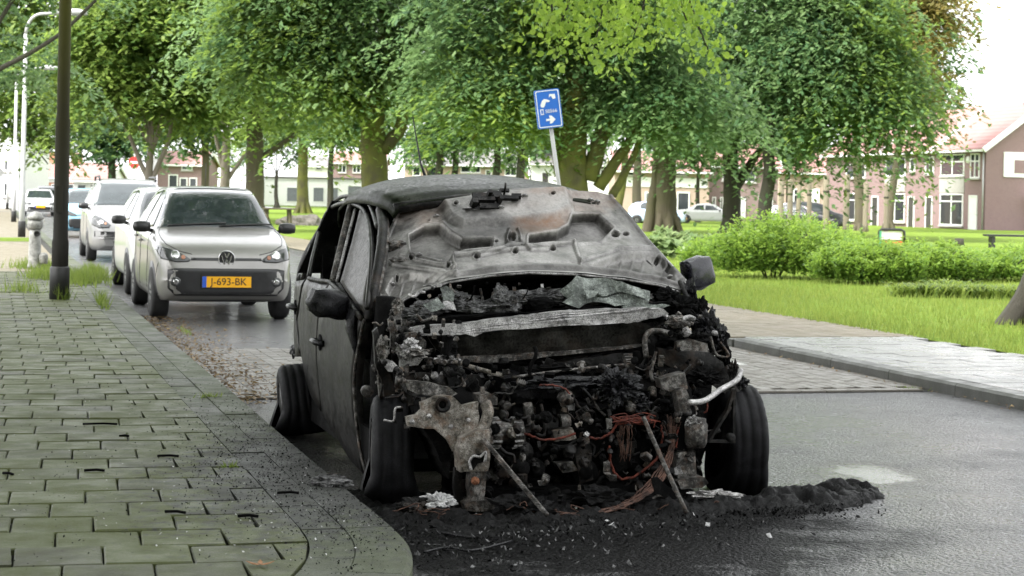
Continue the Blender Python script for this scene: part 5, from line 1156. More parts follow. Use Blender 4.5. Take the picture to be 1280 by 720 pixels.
# silver MPV
MP = dict(L=4.28, W=1.68, zb=0.22, r=0.31, fo=0.85, wb=2.76, tumble=0.3,
    top=[(0, 0.56), (0.02, 0.64), (0.08, 0.75), (0.2, 0.85), (0.5, 0.97), (0.85, 1.06), (0.95, 1.08), (1.3, 1.33), (1.65, 1.53), (1.9, 1.6), (2.4, 1.645), (3.2, 1.63), (3.8, 1.55), (4.05, 1.3), (4.2, 1.0), (4.28, 0.55)],
    plan=[(0, 0.66), (0.02, 0.74), (0.08, 0.83), (0.2, 0.92), (0.45, 0.98), (0.8, 1.0), (3.6, 1.0), (4.1, 0.94), (4.28, 0.84)],
    belt=[(0, 0.72), (0.5, 0.92), (1.0, 1.0), (4.28, 1.05)],
    screen=[(-0.72, 0.99), (0.72, 0.99), (0.66, 1.4), (0.58, 1.72), (-0.58, 1.72), (-0.66, 1.4)],
    side=[[(1.3, 1.09), (1.75, 1.42), (2.0, 1.52), (2.35, 1.54), (2.38, 1.07)], [(2.45, 1.08), (2.43, 1.54), (3.1, 1.53), (3.2, 1.1)], [(3.28, 1.12), (3.22, 1.52), (3.6, 1.48), (3.8, 1.2)]],
    mirror=(1.2, 1.08), lamp=[(-0.78, 0.86), (-0.72, 0.90), (-0.62, 0.86), (-0.44, 0.72), (-0.47, 0.67), (-0.66, 0.66), (-0.78, 0.72)],
    front=[('bumper_strip', [(-0.74, 0.60), (0.74, 0.60), (0.74, 0.5), (-0.74, 0.5)], 'black_plastic'), ('grille', [(-0.4, 0.43), (0.4, 0.43), (0.36, 0.3), (-0.36, 0.3)], 'black_plastic'), ('grille_strip', [(-0.3, 0.78), (0.3, 0.78), (0.28, 0.74), (-0.28, 0.74)], 'chrome')],
    plate=0.545, platex=0.0, seams=[((1.25, 0.35), (1.22, 1.05)), ((2.4, 0.3), (2.4, 1.05))], handles=[(2.2, 0.95), (3.1, 0.97)])
f2 = G(107, 326); rl = f2 - K0; ml, mm = rl.x * DX + rl.y * DY, rl.x * NX + rl.y * NY
mp, mbv = hatchback('parked_car', at_road(ml - 0.85, mm + 0.86), AR, 'tall silver people carrier with black roof rails, second visible car along the kerb', 'silver2', MP, group='cars parked along the left kerb')
for sg in (-1, 1):
    MB().tube([(sg * 0.56, 1.95, 1.6), (sg * 0.56, 2.05, 1.68), (sg * 0.56, 3.4, 1.68), (sg * 0.56, 3.5, 1.6)], 0.022, 8).build('roof_rail', MAT['black_plastic'], mp)
# light blue hatchback, farther cars on the left
BS = dict(VWS); BS.update(W=1.66, text=None, seams=[], handles=[])
f3_ = G(70, 297); rl = f3_ - K0; bl_, bm_ = rl.x * DX + rl.y * DY, rl.x * NX + rl.y * NY
hatchback('parked_car', at_road(bl_ - 0.5, bm_ + 0.95), AR, 'light blue small car partly behind the dark lamp post', 'car_blue', BS, hi=False, group='cars parked along the left kerb')
f4 = D(50, 262, 92); WS2 = dict(MP); WS2.update(top=[(0, 0.5), (0.05, 0.65), (0.2, 0.78), (0.9, 0.9), (1.0, 0.92), (1.7, 1.38), (2.2, 1.43), (2.9, 1.38), (3.5, 1.0), (4.2, 0.95), (4.28, 0.5)], L=4.28, belt=[(0, 0.7), (1, 0.88), (4.28, 0.92)], side=[[(1.4, 0.98), (1.8, 1.26), (2.3, 1.3), (2.35, 0.96)], [(2.42, 0.96), (2.4, 1.3), (2.9, 1.26), (3.1, 0.98)]], mirror=(1.35, 0.95), screen=[(-0.68, 1.02), (0.68, 1.02), (0.55, 1.68), (-0.55, 1.68)], lamp=[(-0.76, 0.7), (-0.7, 0.74), (-0.45, 0.7), (-0.45, 0.6), (-0.74, 0.6)], front=[('bumper_strip', [(-0.7, 0.5), (0.7, 0.5), (0.7, 0.32), (-0.7, 0.32)], 'black_plastic')], plate=0.5, seams=[], handles=[])
hatchback('parked_car', (f4.x, 92, 0), AR, 'white car with a dark bumper and yellow plate, far down the street', 'car_white', WS2, hi=False)
f5 = D(62, 255, 100); hatchback('parked_car', (f5.x, 100, 0), AR, 'dark car parked behind the far white car', 'car_dark', MP, hi=False)
# cars beyond the park, seen from the side or behind
def far_car(u, Y, rz, label, paint, spec, group='cars parked beyond the park'):
    q = D(u, 250, Y); return hatchback('parked_car', (q.x, Y, 0.0), rz, label, paint, spec, front=True, hi=False, group=group)
far_car(858, 110, radians(80), 'white car with a blue bonnet side seen between the trunks behind the broad-leaved plants', 'van_blue', BS)
far_car(925, 118, radians(85), 'white car seen behind the dark forked trunk', 'car_white', WS2)
far_car(1037, 98, radians(70), 'dark car standing behind the tallest wooden posts', 'car_dark', BS)
far_car(1062, 104, radians(80), 'black people carrier behind the rightmost wooden posts', 'car_dark', MP)
VAN = dict(MP); VAN.update(L=4.9, W=1.95, top=[(0, 0.6), (0.05, 0.8), (0.3, 1.05), (0.8, 1.2), (0.9, 1.25), (1.5, 1.95), (1.8, 2.2), (2.5, 2.3), (4.6, 2.3), (4.85, 2.1), (4.9, 0.6)], belt=[(0, 0.8), (0.8, 1.1), (4.9, 1.2)], tumble=0.12, screen=[(-0.8, 0.95), (0.8, 0.95), (0.75, 1.6), (-0.75, 1.6)], side=[[(1.3, 1.25), (1.6, 1.8), (2.3, 1.85), (2.3, 1.25)]], mirror=(1.2, 1.3), wb=3.0, rear=None); VAN.pop('rear')
q = D(590, 207, 135); hatchback('van', (q.x, 135, 0), radians(10), 'pale blue van far behind the wreck roof between grey trunks', 'van_blue', VAN, hi=False, cat='van')
# ================================================================ THE BURNT-OUT CAR
CW = Vector((0.23, 8.15, 0.0)); PS = AR
wreck = empty('burnt_car', CW, PS, 'burnt-out small car with its bonnet thrown open over the windscreen and its front end gone', 'car')
Rl = Matrix.Rotation(-PS, 3, 'Z'); CAM_L = Rl @ (Vector((0, 0, EYE)) - CW)
def ray_l(u, v): a, b = unroll(u, v); return Rl @ Vector((a / F, 1.0, -b / F))
def B(u, v, yl):                       # point of the wreck seen at (u, v) in its own cross plane yl
    d = ray_l(u, v); return CAM_L + d * ((yl - CAM_L.y) / d.y)
def xside(y, z):
    x = 0.815 - 0.40 * max(0.0, z - 0.86) - 0.05 * max(0, (0.5 - z)) - 0.035 * ((z - 0.7) * 1.6) ** 2
    if y > 1.9: x -= 0.07 * ((y - 1.9) / 1.0) ** 2
    return -x
def S(u, v, off=0.0):                  # point of its near flank seen at (u, v)
    d = ray_l(u, v); x = -0.78; p = None
    for i in range(14):
        p = CAM_L + d * ((x - CAM_L.x) / d.x); y = min(max(p.y, 0.2), 3.6); x = 0.5 * x + 0.5 * (xside(y, p.z) - off)
    return Vector((x, y, p.z))
# materials of fire damage
def m_burnt(name, dark, mid, pale, rust=0.0, palev=0.5, rough=0.55, metal=0.35, scale=7.0, bump=0.006, attr=False, spec=0.25, speck=0.8):
    x = NM(name); a = x.noise(scale, 8, 0.68); b = x.noise(scale * 4.2, 6, 0.7); c = x.noise(scale * 22, 4, 0.6)
    f = x.math('ADD', x.math('MULTIPLY', a, 0.6), x.math('MULTIPLY', b, 0.4))
    base = x.ramp(f, [(0.40, dark), (0.5, mid), (0.5 + 0.12 / max(palev, 0.05), pale)])
    base = x.mix(x.ramp(c, [(0.48, 0.0), (0.62, speck)]), base, dark)
    if rust or attr:
        r = x.ramp(x.noise(scale * 1.3, 7, 0.7), [(0.5, 0.0), (0.68, 1.0)]); col = x.mix(b, (0.075, 0.038, 0.02), (0.24, 0.125, 0.06))
        fac = x.math('MULTIPLY', r, rust) if not attr else x.math('MULTIPLY', x.math('ADD', x.math('MULTIPLY', r, 0.6), 0.4), x.attr('rust'), True)
        base = x.mix(fac, base, col)
    if attr: base = x.mix(x.math('MULTIPLY', x.attr('soot'), x.ramp(b, [(0.3, 1.0), (0.75, 0.55)])), base, (0.012, 0.011, 0.010))  # soot mask also carries painted recess shade
    x.set(base=base, rough=x.ramp(b, [(0.3, max(0.1, rough - 0.15)), (0.7, min(1, rough + 0.2))]), metal=metal, spec=spec)
    x.bump(x.math('ADD', x.math('MULTIPLY', a, 0.7), x.math('MULTIPLY', c, 0.35)), bump, 0.8); return x.m
MAT['soot'] = m_burnt('black_soot', (0.0015, 0.0015, 0.0015), (0.005, 0.005, 0.005), (0.022, 0.0215, 0.021), 0, 0.6, 0.85, 0.0, spec=0.06)
MAT['char'] = m_burnt('charred_metal', (0.0025, 0.0025, 0.0025), (0.012, 0.0117, 0.0112), (0.085, 0.082, 0.078), 0.12, 0.7, 0.5, 0.35)
MAT['scorch'] = m_burnt('scorched_steel', (0.008, 0.0075, 0.007), (0.066, 0.063, 0.058), (0.33, 0.318, 0.3), 0.3, 1.0, 0.5, 0.35, 16)
MAT['tan_steel'] = m_burnt('tan_scorched_steel', (0.03, 0.027, 0.023), (0.19, 0.173, 0.148), (0.45, 0.425, 0.39), 0.5, 1.1, 0.5, 0.3, 17)
MAT['bare'] = m_burnt('bare_pale_metal', (0.06, 0.058, 0.056), (0.38, 0.372, 0.368), (0.58, 0.57, 0.56), 0.08, 1.0, 0.4, 0.4, 9)
MAT['bonnet'] = m_burnt('bonnet_underside', (0.095, 0.092, 0.088), (0.25, 0.243, 0.232), (0.5, 0.49, 0.47), 0, 0.5, 0.42, 0.4, 3.2, 0.0008, attr=True, speck=0.3)
MAT['burnt_paint'] = m_burnt('sooty_grey_paint', (0.007, 0.007, 0.0065), (0.02, 0.0195, 0.018), (0.042, 0.04, 0.037), 0.03, 0.6, 0.4, 0.25, 4, 0.002)
MAT['roof'] = m_burnt('wet_sooty_roof', (0.004, 0.005, 0.003), (0.011, 0.014, 0.008), (0.045, 0.05, 0.036), 0, 0.7, 0.35, 0.0, 12, 0.00003, spec=0.06)  # green cast paints tree reflections into the roof colour
MAT['sooty_glass'] = m_burnt('sooty_glass', (0.015, 0.014, 0.012), (0.045, 0.042, 0.037), (0.085, 0.08, 0.07), 0, 0.7, 0.4, 0.0, 12, 0.002)
MAT['cowl_dark'] = m_burnt('scorched_cowl_steel', (0.01, 0.0095, 0.008), (0.035, 0.034, 0.03), (0.085, 0.082, 0.074), 0.1, 0.5, 0.4, 0.4, 4, 0.002, spec=0.3)
MAT['ash'] = m_burnt('grey_ash', (0.02, 0.02, 0.02), (0.1, 0.1, 0.1), (0.3, 0.3, 0.3), 0, 1.0, 0.9, 0.0, 16, 0.01)
MAT['melt'] = m_burnt('melted_black_plastic', (0.0025, 0.0025, 0.003), (0.006, 0.006, 0.0075), (0.02, 0.02, 0.024), 0, 0.6, 0.3, 0.0, 18, 0.006, spec=0.3)
MAT['mirror_shell'] = m_burnt('glossy_mirror_shell', (0.006, 0.006, 0.009), (0.012, 0.012, 0.018), (0.03, 0.03, 0.04), 0, 0.6, 0.2, 0.0, 10, 0.001, spec=0.5)
MAT['wrubber'] = m_burnt('scorched_rubber', (0.003, 0.003, 0.0033), (0.008, 0.008, 0.009), (0.022, 0.022, 0.025), 0, 0.6, 0.6, 0.0, 12, 0.004, spec=0.12)
MAT['fglass'] = m_burnt('crazed_glass', (0.03, 0.034, 0.03), (0.1, 0.115, 0.1), (0.3, 0.33, 0.3), 0, 1.0, 0.2, 0.1, 13, 0.01)
MAT['redwire'] = m_burnt('red_wire', (0.02, 0.008, 0.006), (0.12, 0.024, 0.014), (0.25, 0.06, 0.035), 0, 0.9, 0.6, 0.0, 30)
MAT['copper'] = m_burnt('bare_copper_wire', (0.02, 0.012, 0.009), (0.085, 0.045, 0.032), (0.2, 0.11, 0.08), 0, 0.9, 0.5, 0.3, 20)
MAT['white_ash'] = m_burnt('white_residue', (0.2, 0.2, 0.2), (0.5, 0.5, 0.5), (0.75, 0.75, 0.74), 0, 1.2, 0.8, 0.0, 20)
wr = random.Random(11)
def slab(name, px, yl, th, mat, parent=None, jit=0.004, cuts=3, yl2=None, hole=None):
    """a torn sheet: outline seen at those pixels in plane yl (yl2: depth at its lower edge), th thick"""
    vs_ = [v for _, v in px]; v0, v1 = min(vs_), max(vs_)
    rag = []
    for (a, b) in zip(px, px[1:] + px[:1]):
        k = max(1, int(math.hypot(b[0] - a[0], b[1] - a[1]) / 7))
        rag += [(a[0] + (b[0] - a[0]) * i / k + (wr.gauss(0, 0.55) if i else 0), a[1] + (b[1] - a[1]) * i / k + (wr.gauss(0, 0.55) if i else 0)) for i in range(k)]
    P = [B(u, v, yl if yl2 is None else yl + (yl2 - yl) * (v - v0) / max(1e-6, v1 - v0)) for u, v in rag]
    bm = bmesh.new(); f = bm.faces.new([bm.verts.new(p) for p in P]); bmesh.ops.triangulate(bm, faces=[f])
    for _ in range(cuts):
        ed = [e for e in bm.edges if e.calc_length() > 0.045]
        if not ed: break
        bmesh.ops.subdivide_edges(bm, edges=ed, cuts=1); bmesh.ops.triangulate(bm, faces=bm.faces)
    for v in bm.verts:
        q = v.co * 9; v.co += Vector((noise.noise(q), noise.noise(q + Vector((9, 0, 0))) * 2.2, noise.noise(q + Vector((0, 9, 0))))) * jit
    r = bmesh.ops.extrude_face_region(bm, geom=bm.faces[:]); ev = [g for g in r['geom'] if isinstance(g, bmesh.types.BMVert)]
    for v in ev: v.co.y += th
    bmesh.ops.recalc_face_normals(bm, faces=bm.faces)
    me = bpy.data.meshes.new(name); bm.to_mesh(me); bm.free(); me.materials.append(MAT[mat]); return link(name, me, parent or wreck)
def ptube(name, px, yl, r, mat, parent=None, n=8, jit=0.0, mb=None):
    pts = [B(p[0], p[1], p[2] if len(p) > 2 else yl) for p in px]; own = mb is None; mb = mb or MB()
    P = [Vector(p) for p in crom(pts, 5)] if len(pts) > 2 else pts
    if jit: P = [p + Vector((wr.gauss(0, jit), wr.gauss(0, jit), wr.gauss(0, jit))) for p in P]
    mb.tube(P, r, n); return mb.build(name, MAT[mat], parent or wreck) if own else mb
def lump(name, u, v, yl, size, mat, parent=None, seed=0, rough=0.55, sub=3, squash=(1, 1, 1), at=None, freq=2.0):
    bm = bmesh.new(); bmesh.ops.create_icosphere(bm, subdivisions=sub, radius=1); o3 = Vector((seed * 7.3, seed * 3.1, 0))
    for q in bm.verts:
        n0 = noise.noise(q.co * freq + o3) + 0.6 * noise.noise(q.co * freq * 2.7 + o3) + 0.35 * noise.noise(q.co * freq * 6 + o3)
        q.co *= 1 + rough * n0
    c = at if at is not None else B(u, v, yl)
    for q in bm.verts: q.co = Vector((q.co.x * size * squash[0], q.co.y * size * squash[1], q.co.z * size * squash[2])) + c
    me = bpy.data.meshes.new(name); bm.to_mesh(me); bm.free(); me.materials.append(MAT[mat]); return link(name, me, parent or wreck)

# ---- bonnet underside: one pressed sheet with its ribs, pockets and holes as relief
def interp(poly, t):
    L_ = [0]; 
    for a, b in zip(poly, poly[1:]): L_.append(L_[-1] + math.hypot(b[0] - a[0], b[1] - a[1]))
    s_ = t * L_[-1]; return (np.interp(s_, L_, [p[0] for p in poly]), np.interp(s_, L_, [p[1] for p in poly]))
def pdist(P, poly):                     # signed distance to polygon, + inside
    P = np.asarray(P); poly = np.asarray(poly, float); n = len(poly); dmin = np.full(len(P), 1e9); ins = np.zeros(len(P), bool)
    for i in range(n):
        a, b = poly[i], poly[(i + 1) % n]; ab = b - a; t = np.clip(((P - a) @ ab) / (ab @ ab + 1e-9), 0, 1); dmin = np.minimum(dmin, np.linalg.norm(P - (a + t[:, None] * ab), axis=1))
        c = ((a[1] > P[:, 1]) != (b[1] > P[:, 1])) & (P[:, 0] < (b[0] - a[0]) * (P[:, 1] - a[1]) / (b[1] - a[1] + 1e-12) + a[0]); ins ^= c
    return np.where(ins, dmin, -dmin)
def ldist(P, line):
    P = np.asarray(P); line = np.asarray(line, float); dmin = np.full(len(P), 1e9)
    for a, b in zip(line, line[1:]): ab = b - a; t = np.clip(((P - a) @ ab) / (ab @ ab + 1e-9), 0, 1); dmin = np.minimum(dmin, np.linalg.norm(P - (a + t[:, None] * ab), axis=1))
    return dmin
def sst(x, a, b): t = np.clip((x - a) / (b - a), 0, 1); return t * t * (3 - 2 * t)
bot = [(487, 394), (497, 380), (520, 366), (560, 353), (610, 345), (660, 341), (720, 343), (780, 349), (825, 357), (852, 366)]
topc = [(498, 264), (530, 253), (580, 245), (640, 240), (700, 239), (745, 241), (764, 246)]
lft = [(487, 394), (476, 375), (462, 349), (470, 325), (484, 296), (498, 264)]
rgt = [(852, 366), (858, 352), (836, 328), (810, 300), (788, 272), (764, 246)]
NU, NV = 300, 190; PX = np.zeros((NV, NU, 2))
c00, c10, c01, c11 = np.array(bot[0]), np.array(bot[-1]), np.array(topc[0]), np.array(topc[-1])
Bs = np.array([interp(bot, i / (NU - 1)) for i in range(NU)]); Ts = np.array([interp(topc, i / (NU - 1)) for i in range(NU)])
Ls = np.array([interp(lft, j / (NV - 1)) for j in range(NV)]); Rs = np.array([interp(rgt, j / (NV - 1)) for j in range(NV)])
s_ = np.linspace(0, 1, NU)[None, :, None]; t_ = np.linspace(0, 1, NV)[:, None, None]
PX = (1 - t_) * Bs[None] + t_ * Ts[None] + (1 - s_) * Ls[:, None] + s_ * Rs[:, None] - ((1 - s_) * (1 - t_) * c00 + s_ * (1 - t_) * c10 + (1 - s_) * t_ * c01 + s_ * t_ * c11)
Q = PX.reshape(-1, 2); H = np.zeros(len(Q)); rust = np.zeros(len(Q)); soot = np.zeros(len(Q))  # soot: fire soot plus shade painted into recesses, rib edges and walls
plate = [(556, 258), (640, 247), (702, 244), (706, 262), (690, 271), (640, 277), (578, 281), (564, 274)]
pan = [(546, 252), (640, 240), (712, 240), (716, 262), (710, 282), (696, 290), (664, 297), (617, 299), (577, 301), (562, 293), (552, 281)]
openL = [(512, 294), (530, 284), (551, 282), (563, 293), (577, 301), (615, 300), (615, 308), (581, 311), (566, 316), (561, 327), (540, 322), (514, 316)]
openR = [(661, 297), (697, 291), (711, 283), (716, 269), (748, 269), (766, 285), (752, 300), (720, 303), (661, 304)]
pocL = [(482, 362), (492, 346), (512, 339), (566, 343), (545, 352), (524, 360), (505, 371), (496, 383)]
pocR = [(734, 330), (776, 315), (812, 314), (840, 329), (846, 352), (816, 344), (772, 334)]
dpan = pdist(Q, pan); dpl = pdist(Q, plate)
H += 0.012 * sst(dpan, -3, 2) + 0.032 * sst(dpl, -9, 0)
wall_ = sst(dpan, -1, 3) * (1 - sst(dpl, -6, 1))
for op in (openL, openR):
    d = pdist(Q, op); H += 0.007 * sst(d, -4.5, -2.5) * (1 - sst(d, -1.5, 0)); H -= 0.05 * sst(d, -0.6, 1.4); soot = np.maximum(soot, 0.9 * sst(d, -0.6, 0.6) * (1 - sst(d, 1.2, 4.5)));  # dark edge painted round each opening
for op in (pocL, pocR):
    d = pdist(Q, op); H -= 0.045 * sst(d, -1.0, 5); soot = np.maximum(soot, 0.5 * sst(d, 0, 5))
    rib = np.abs(((Q[:, 0] + 0.3 * Q[:, 1]) % 14) - 7); H += 0.006 * sst(d, 1, 4) * sst(2.0 - rib, 0, 1.5)
bead = [[(600, 320), (622, 314), (636, 306), (652, 306), (664, 312), (684, 312)], [(563, 319), (640, 312), (717, 303)], [(565, 318), (570, 342)], [(717, 303), (726, 328)], [(490, 330), (520, 335), (566, 341)], [(726, 326), (775, 310), (815, 309)], [(636, 290), (634, 303)], [(647, 289), (652, 303)], [(500, 320), (540, 330), (570, 334)]]
for bl_ in bead: d = ldist(Q, bl_); H += 0.013 * (1 - sst(d, 1.0, 2.8)); soot = np.maximum(soot, 0.55 * sst(d, 1.6, 2.4) * (1 - sst(d, 2.6, 4.6))); 
lowband = [interp(bot, i / 30) for i in range(31)]; dl = ldist(Q, lowband)
H += 0.012 * (1 - sst(dl, 1.2, 3.4)) - 0.010 * sst(dl, 3, 5) * (1 - sst(dl, 7, 9)) + 0.006 * sst(dl, 8, 9.5) * (1 - sst(dl, 11, 13)) - 0.008 * sst(dl, 11, 13) * (1 - sst(dl, 15, 17))
soot = np.maximum(soot, 0.75 * sst(dl, 2.5, 5) * (1 - sst(dl, 8, 16)) * sst(Q[:, 0], 560, 600))
sides_ = np.minimum(ldist(Q, lft), ldist(Q, rgt)); H += 0.010 * (1 - sst(sides_, 1.5, 4))
topd = ldist(Q, topc); H += 0.008 * (1 - sst(topd, 2, 5))
holes = [(596, 321, 3.2, 2.6), (644, 315, 3.2, 2.6), (691, 311, 3.2, 2.6), (555, 328, 3.2, 2.6), (639, 298, 4.6, 4.4), (782, 293, 3.5, 2.6), (769, 294, 4.6, 3.4), (568, 262, 2.4, 2.2), (689, 250, 2.6, 2.2), (560, 332, 2.4, 3), (497, 345, 2, 2), (830, 345, 2.6, 2.6), (822, 322, 2.6, 2.4), (514, 322, 3.4, 3.2), (620, 302, 2, 1.4), (742, 254, 2.2, 1.6), (536, 276, 1.6, 1.3), (590, 268, 2, 1.5)]
for (hu, hv, ru, rv) in holes:
    d = np.sqrt(((Q[:, 0] - hu) / ru) ** 2 + ((Q[:, 1] - hv) / rv) ** 2); H -= 0.026 * (1 - sst(d, 0.7, 1.15)); H += 0.005 * sst(d, 1.0, 1.3) * (1 - sst(d, 1.5, 2.0)); soot = np.maximum(soot, 1 - sst(d, 0.8, 1.2))
# rust where the heat scaled the sheet: the right pan wall, the top edge, spots on the left
rust = np.maximum(rust, sst(pdist(Q, [(640, 275), (712, 262), (716, 280), (690, 296), (640, 292)]), -8, 8) * wall_)
rust = np.maximum(rust, 0.75 * (1 - sst(topd, 3, 22)) * sst(np.abs(Q[:, 0] - 600), 25, 90))
rust = np.maximum(rust, 0.55 * sst(pdist(Q, [(700, 242), (748, 242), (760, 268), (716, 268)]), -6, 10)); rust = np.maximum(rust, 0.35 * sst(pdist(Q, plate), -4, 14) * sst(Q[:, 0], 600, 690))
rust = np.maximum(rust, 0.5 * sst(pdist(Q, [(505, 258), (560, 250), (555, 282), (520, 290)]), -8, 12))
soot = np.maximum(soot, 0.7 * wall_ * (1 - sst(Q[:, 0], 630, 690)))  # shade of the downward pan wall painted in
soot = np.maximum(soot, 0.8 * (1 - sst(sides_, 2, 14)) * sst(Q[:, 0], 700, 780)); soot = np.maximum(soot, 0.45 * sst(Q[:, 0], 730, 800))
soot = np.maximum(soot, 0.35 * sst(pdist(Q, openL), -1, 4) * (1 - sst(Q[:, 0], 560, 600))); soot = np.maximum(soot, 0.85 * sst(pdist(Q, openL), -1, 1) * sst(Q[:, 0], 575, 590)); soot = np.maximum(soot, 0.4 * sst(pdist(Q, openR), 0, 4))
YL = 0.30 + 0.80 * np.linspace(0, 1, NV)[:, None] ** 0.92 + 0.05 * np.sin(np.linspace(0, 1, NV) * pi)[:, None] + 0 * PX[:, :, 0]
sN = np.linspace(-1, 1, NU)[None, :]; YL = YL + 0.06 * sN ** 2
Hm = H.reshape(NV, NU)
verts = []; nrm = Vector((0, -0.62, 0.78))
Pb = [[B(PX[j, i, 0], PX[j, i, 1], float(YL[j, i])) for i in range(NU)] for j in range(NV)]
for j in range(NV):
    for i in range(NU):
        p = Pb[j][i]; q = p * 6; hh = float(Hm[j, i]) + 0.005 * noise.noise(q) + 0.0015 * noise.noise(q * 1.9 + Vector((3, 0, 0))) + 0.0006 * noise.noise(q * 3.1); verts.append(p + nrm * hh)
idx = np.arange(NV * NU).reshape(NV, NU); quads = np.stack([idx[:-1, :-1], idx[:-1, 1:], idx[1:, 1:], idx[1:, :-1]], -1).reshape(-1, 4)
back = [p - nrm * 0.045 for p in (Pb[j][i] for j in range(0, NV, 10) for i in range(NU))]
me = np_mesh('bonnet', [tuple(p) for p in verts], quads, MAT['bonnet'], smooth=True)
for nm_, arr in (('rust', rust), ('soot', soot)):
    at_ = me.attributes.new(nm_, 'FLOAT', 'POINT'); at_.data.foreach_set('value', np.clip(arr, 0, 1).astype(np.float32))
bonnet = link('bonnet', me, wreck)
# the outer skin and its folded rim
mb = MB(); rim = [Pb[0][i] for i in range(0, NU, 3)] + [Pb[j][NU - 1] for j in range(0, NV, 3)] + [Pb[NV - 1][i] for i in range(NU - 1, -1, -3)] + [Pb[j][0] for j in range(NV - 1, -1, -3)]
mb.tube(rim + [rim[0]], 0.007, 6); mb.build('folded_rim', MAT['bare'], bonnet)
jj = list(range(0, NV, 12)) + [NV - 1]
mb = MB(); mb.grid([[Pb[j][i] - nrm * (0.085 if 0 < i < NU - 1 and 0 < j < NV - 1 else 0.004) for i in list(range(0, NU, 12)) + [NU - 1]] for j in jj]); mb.build('outer_skin', MAT['burnt_paint'], bonnet)
# latch on the bonnet, bolts, the melted stop at the left
def bpt(u, v, h=0.0):
    k = int(np.argmin((Q[:, 0] - u) ** 2 + (Q[:, 1] - v) ** 2)); return Pb[k // NU][k % NU] + nrm * (float(H[k]) + h)
mb = MB(); Mt = Matrix.Rotation(radians(-38), 3, 'X')
for (u, v, sx, sy, sz, h) in [(604, 263, 0.09, 0.07, 0.025, 0.012), (597, 257, 0.08, 0.02, 0.03, 0.02), (617, 258, 0.05, 0.05, 0.04, 0.02), (633, 259, 0.10, 0.022, 0.02, 0.018), (609, 268, 0.10, 0.016, 0.03, 0.01), (590, 266, 0.03, 0.06, 0.03, 0.014), (643, 256, 0.05, 0.03, 0.018, 0.012), (628, 250, 0.05, 0.016, 0.016, 0.02), (607, 260, 0.02, 0.08, 0.02, 0.04), (622, 264, 0.02, 0.05, 0.02, 0.03)]:
    mb.box(bpt(u, v, h), (sx, sy, sz), rz=wr.uniform(-0.25, 0.25), mat=Mt)
mb.tube([bpt(628, 252, 0.0), bpt(628, 250, 0.05), bpt(627, 248, 0.06)], 0.006, 6); mb.tube([bpt(576, 272, 0.012), bpt(590, 272, 0.014), bpt(604, 269, 0.02)], 0.004, 6)
mb.build('bonnet_latch', MAT['char'], bonnet)
for (u, v) in [(654, 253), (583, 270), (624, 268), (738, 250), (746, 252), (523, 320), (769, 290), (840, 340), (490, 352), (545, 271), (706, 297)]:
    MB().lathe([(0.0, 0.012), (0.008, 0.012), (0.01, 0.004), (0.018, 0.002), (0.018, -0.004)], bpt(u, v, 0.0), 'z', 10, mat=Mt).build('bolt', MAT['bare'], bonnet)
lump('melted_stop', 495, 310, 0, 0.035, 'scorch', bonnet, 3, at=bpt(495, 310, 0.012), squash=(1.6, 0.7, 0.8)); lump('melted_stop', 520, 322, 0, 0.02, 'scorch', bonnet, 4, at=bpt(498, 327, 0.01), squash=(2.2, 0.5, 0.6))

# ---- roof
rows = []
for yl, hw, ze, zc in [(1.05, 0.545, 1.335, 1.385), (1.12, 0.56, 1.37, 1.425), (1.25, 0.585, 1.39, 1.455), (1.5, 0.60, 1.405, 1.49), (1.8, 0.60, 1.405, 1.508), (2.15, 0.585, 1.39, 1.505), (2.5, 0.55, 1.35, 1.47), (2.72, 0.51, 1.29, 1.41), (2.84, 0.47, 1.2, 1.31)]:
    r_ = []
    for i in range(31):
        t = -1 + 2 * i / 30; at_ = abs(t); x_ = t * (hw + 0.02); z = ze + (zc - ze) * (1 - at_ ** 2.6) - 0.05 * max(0, at_ - 0.93) / 0.07 + 0.014 * t
        r_.append(Vector((x_, yl, z + 0.004 * noise.noise(Vector((x_ * 4, yl * 4, 0)))))) 
    rows.append(r_)
dense = []
for a, b in zip(rows, rows[1:]):
    for k in range(4): dense.append([p.lerp(q, k / 4) for p, q in zip(a, b)])
dense.append(rows[-1]); mb = MB(); mb.grid(dense); rf = mb.build('roof', MAT['roof'], wreck)
m = rf.modifiers.new('thickness', 'SOLIDIFY'); m.thickness = 0.02; m.offset = -1
MB().tube([(-0.02, 2.55, 1.47), (-0.05, 2.6, 1.58), (-0.09, 2.66, 1.86)], [0.012, 0.006, 0.003], 6).build('aerial', MAT['melt'], wreck)
hdr = [Vector((t * 0.55, 1.08, 1.325 + 0.05 * (1 - t * t) + 0.012 * t)) for t in np.linspace(-1, 1, 15)]
MB().tube(hdr, 0.03, 8).build('windscreen_header', MAT['char'], wreck)

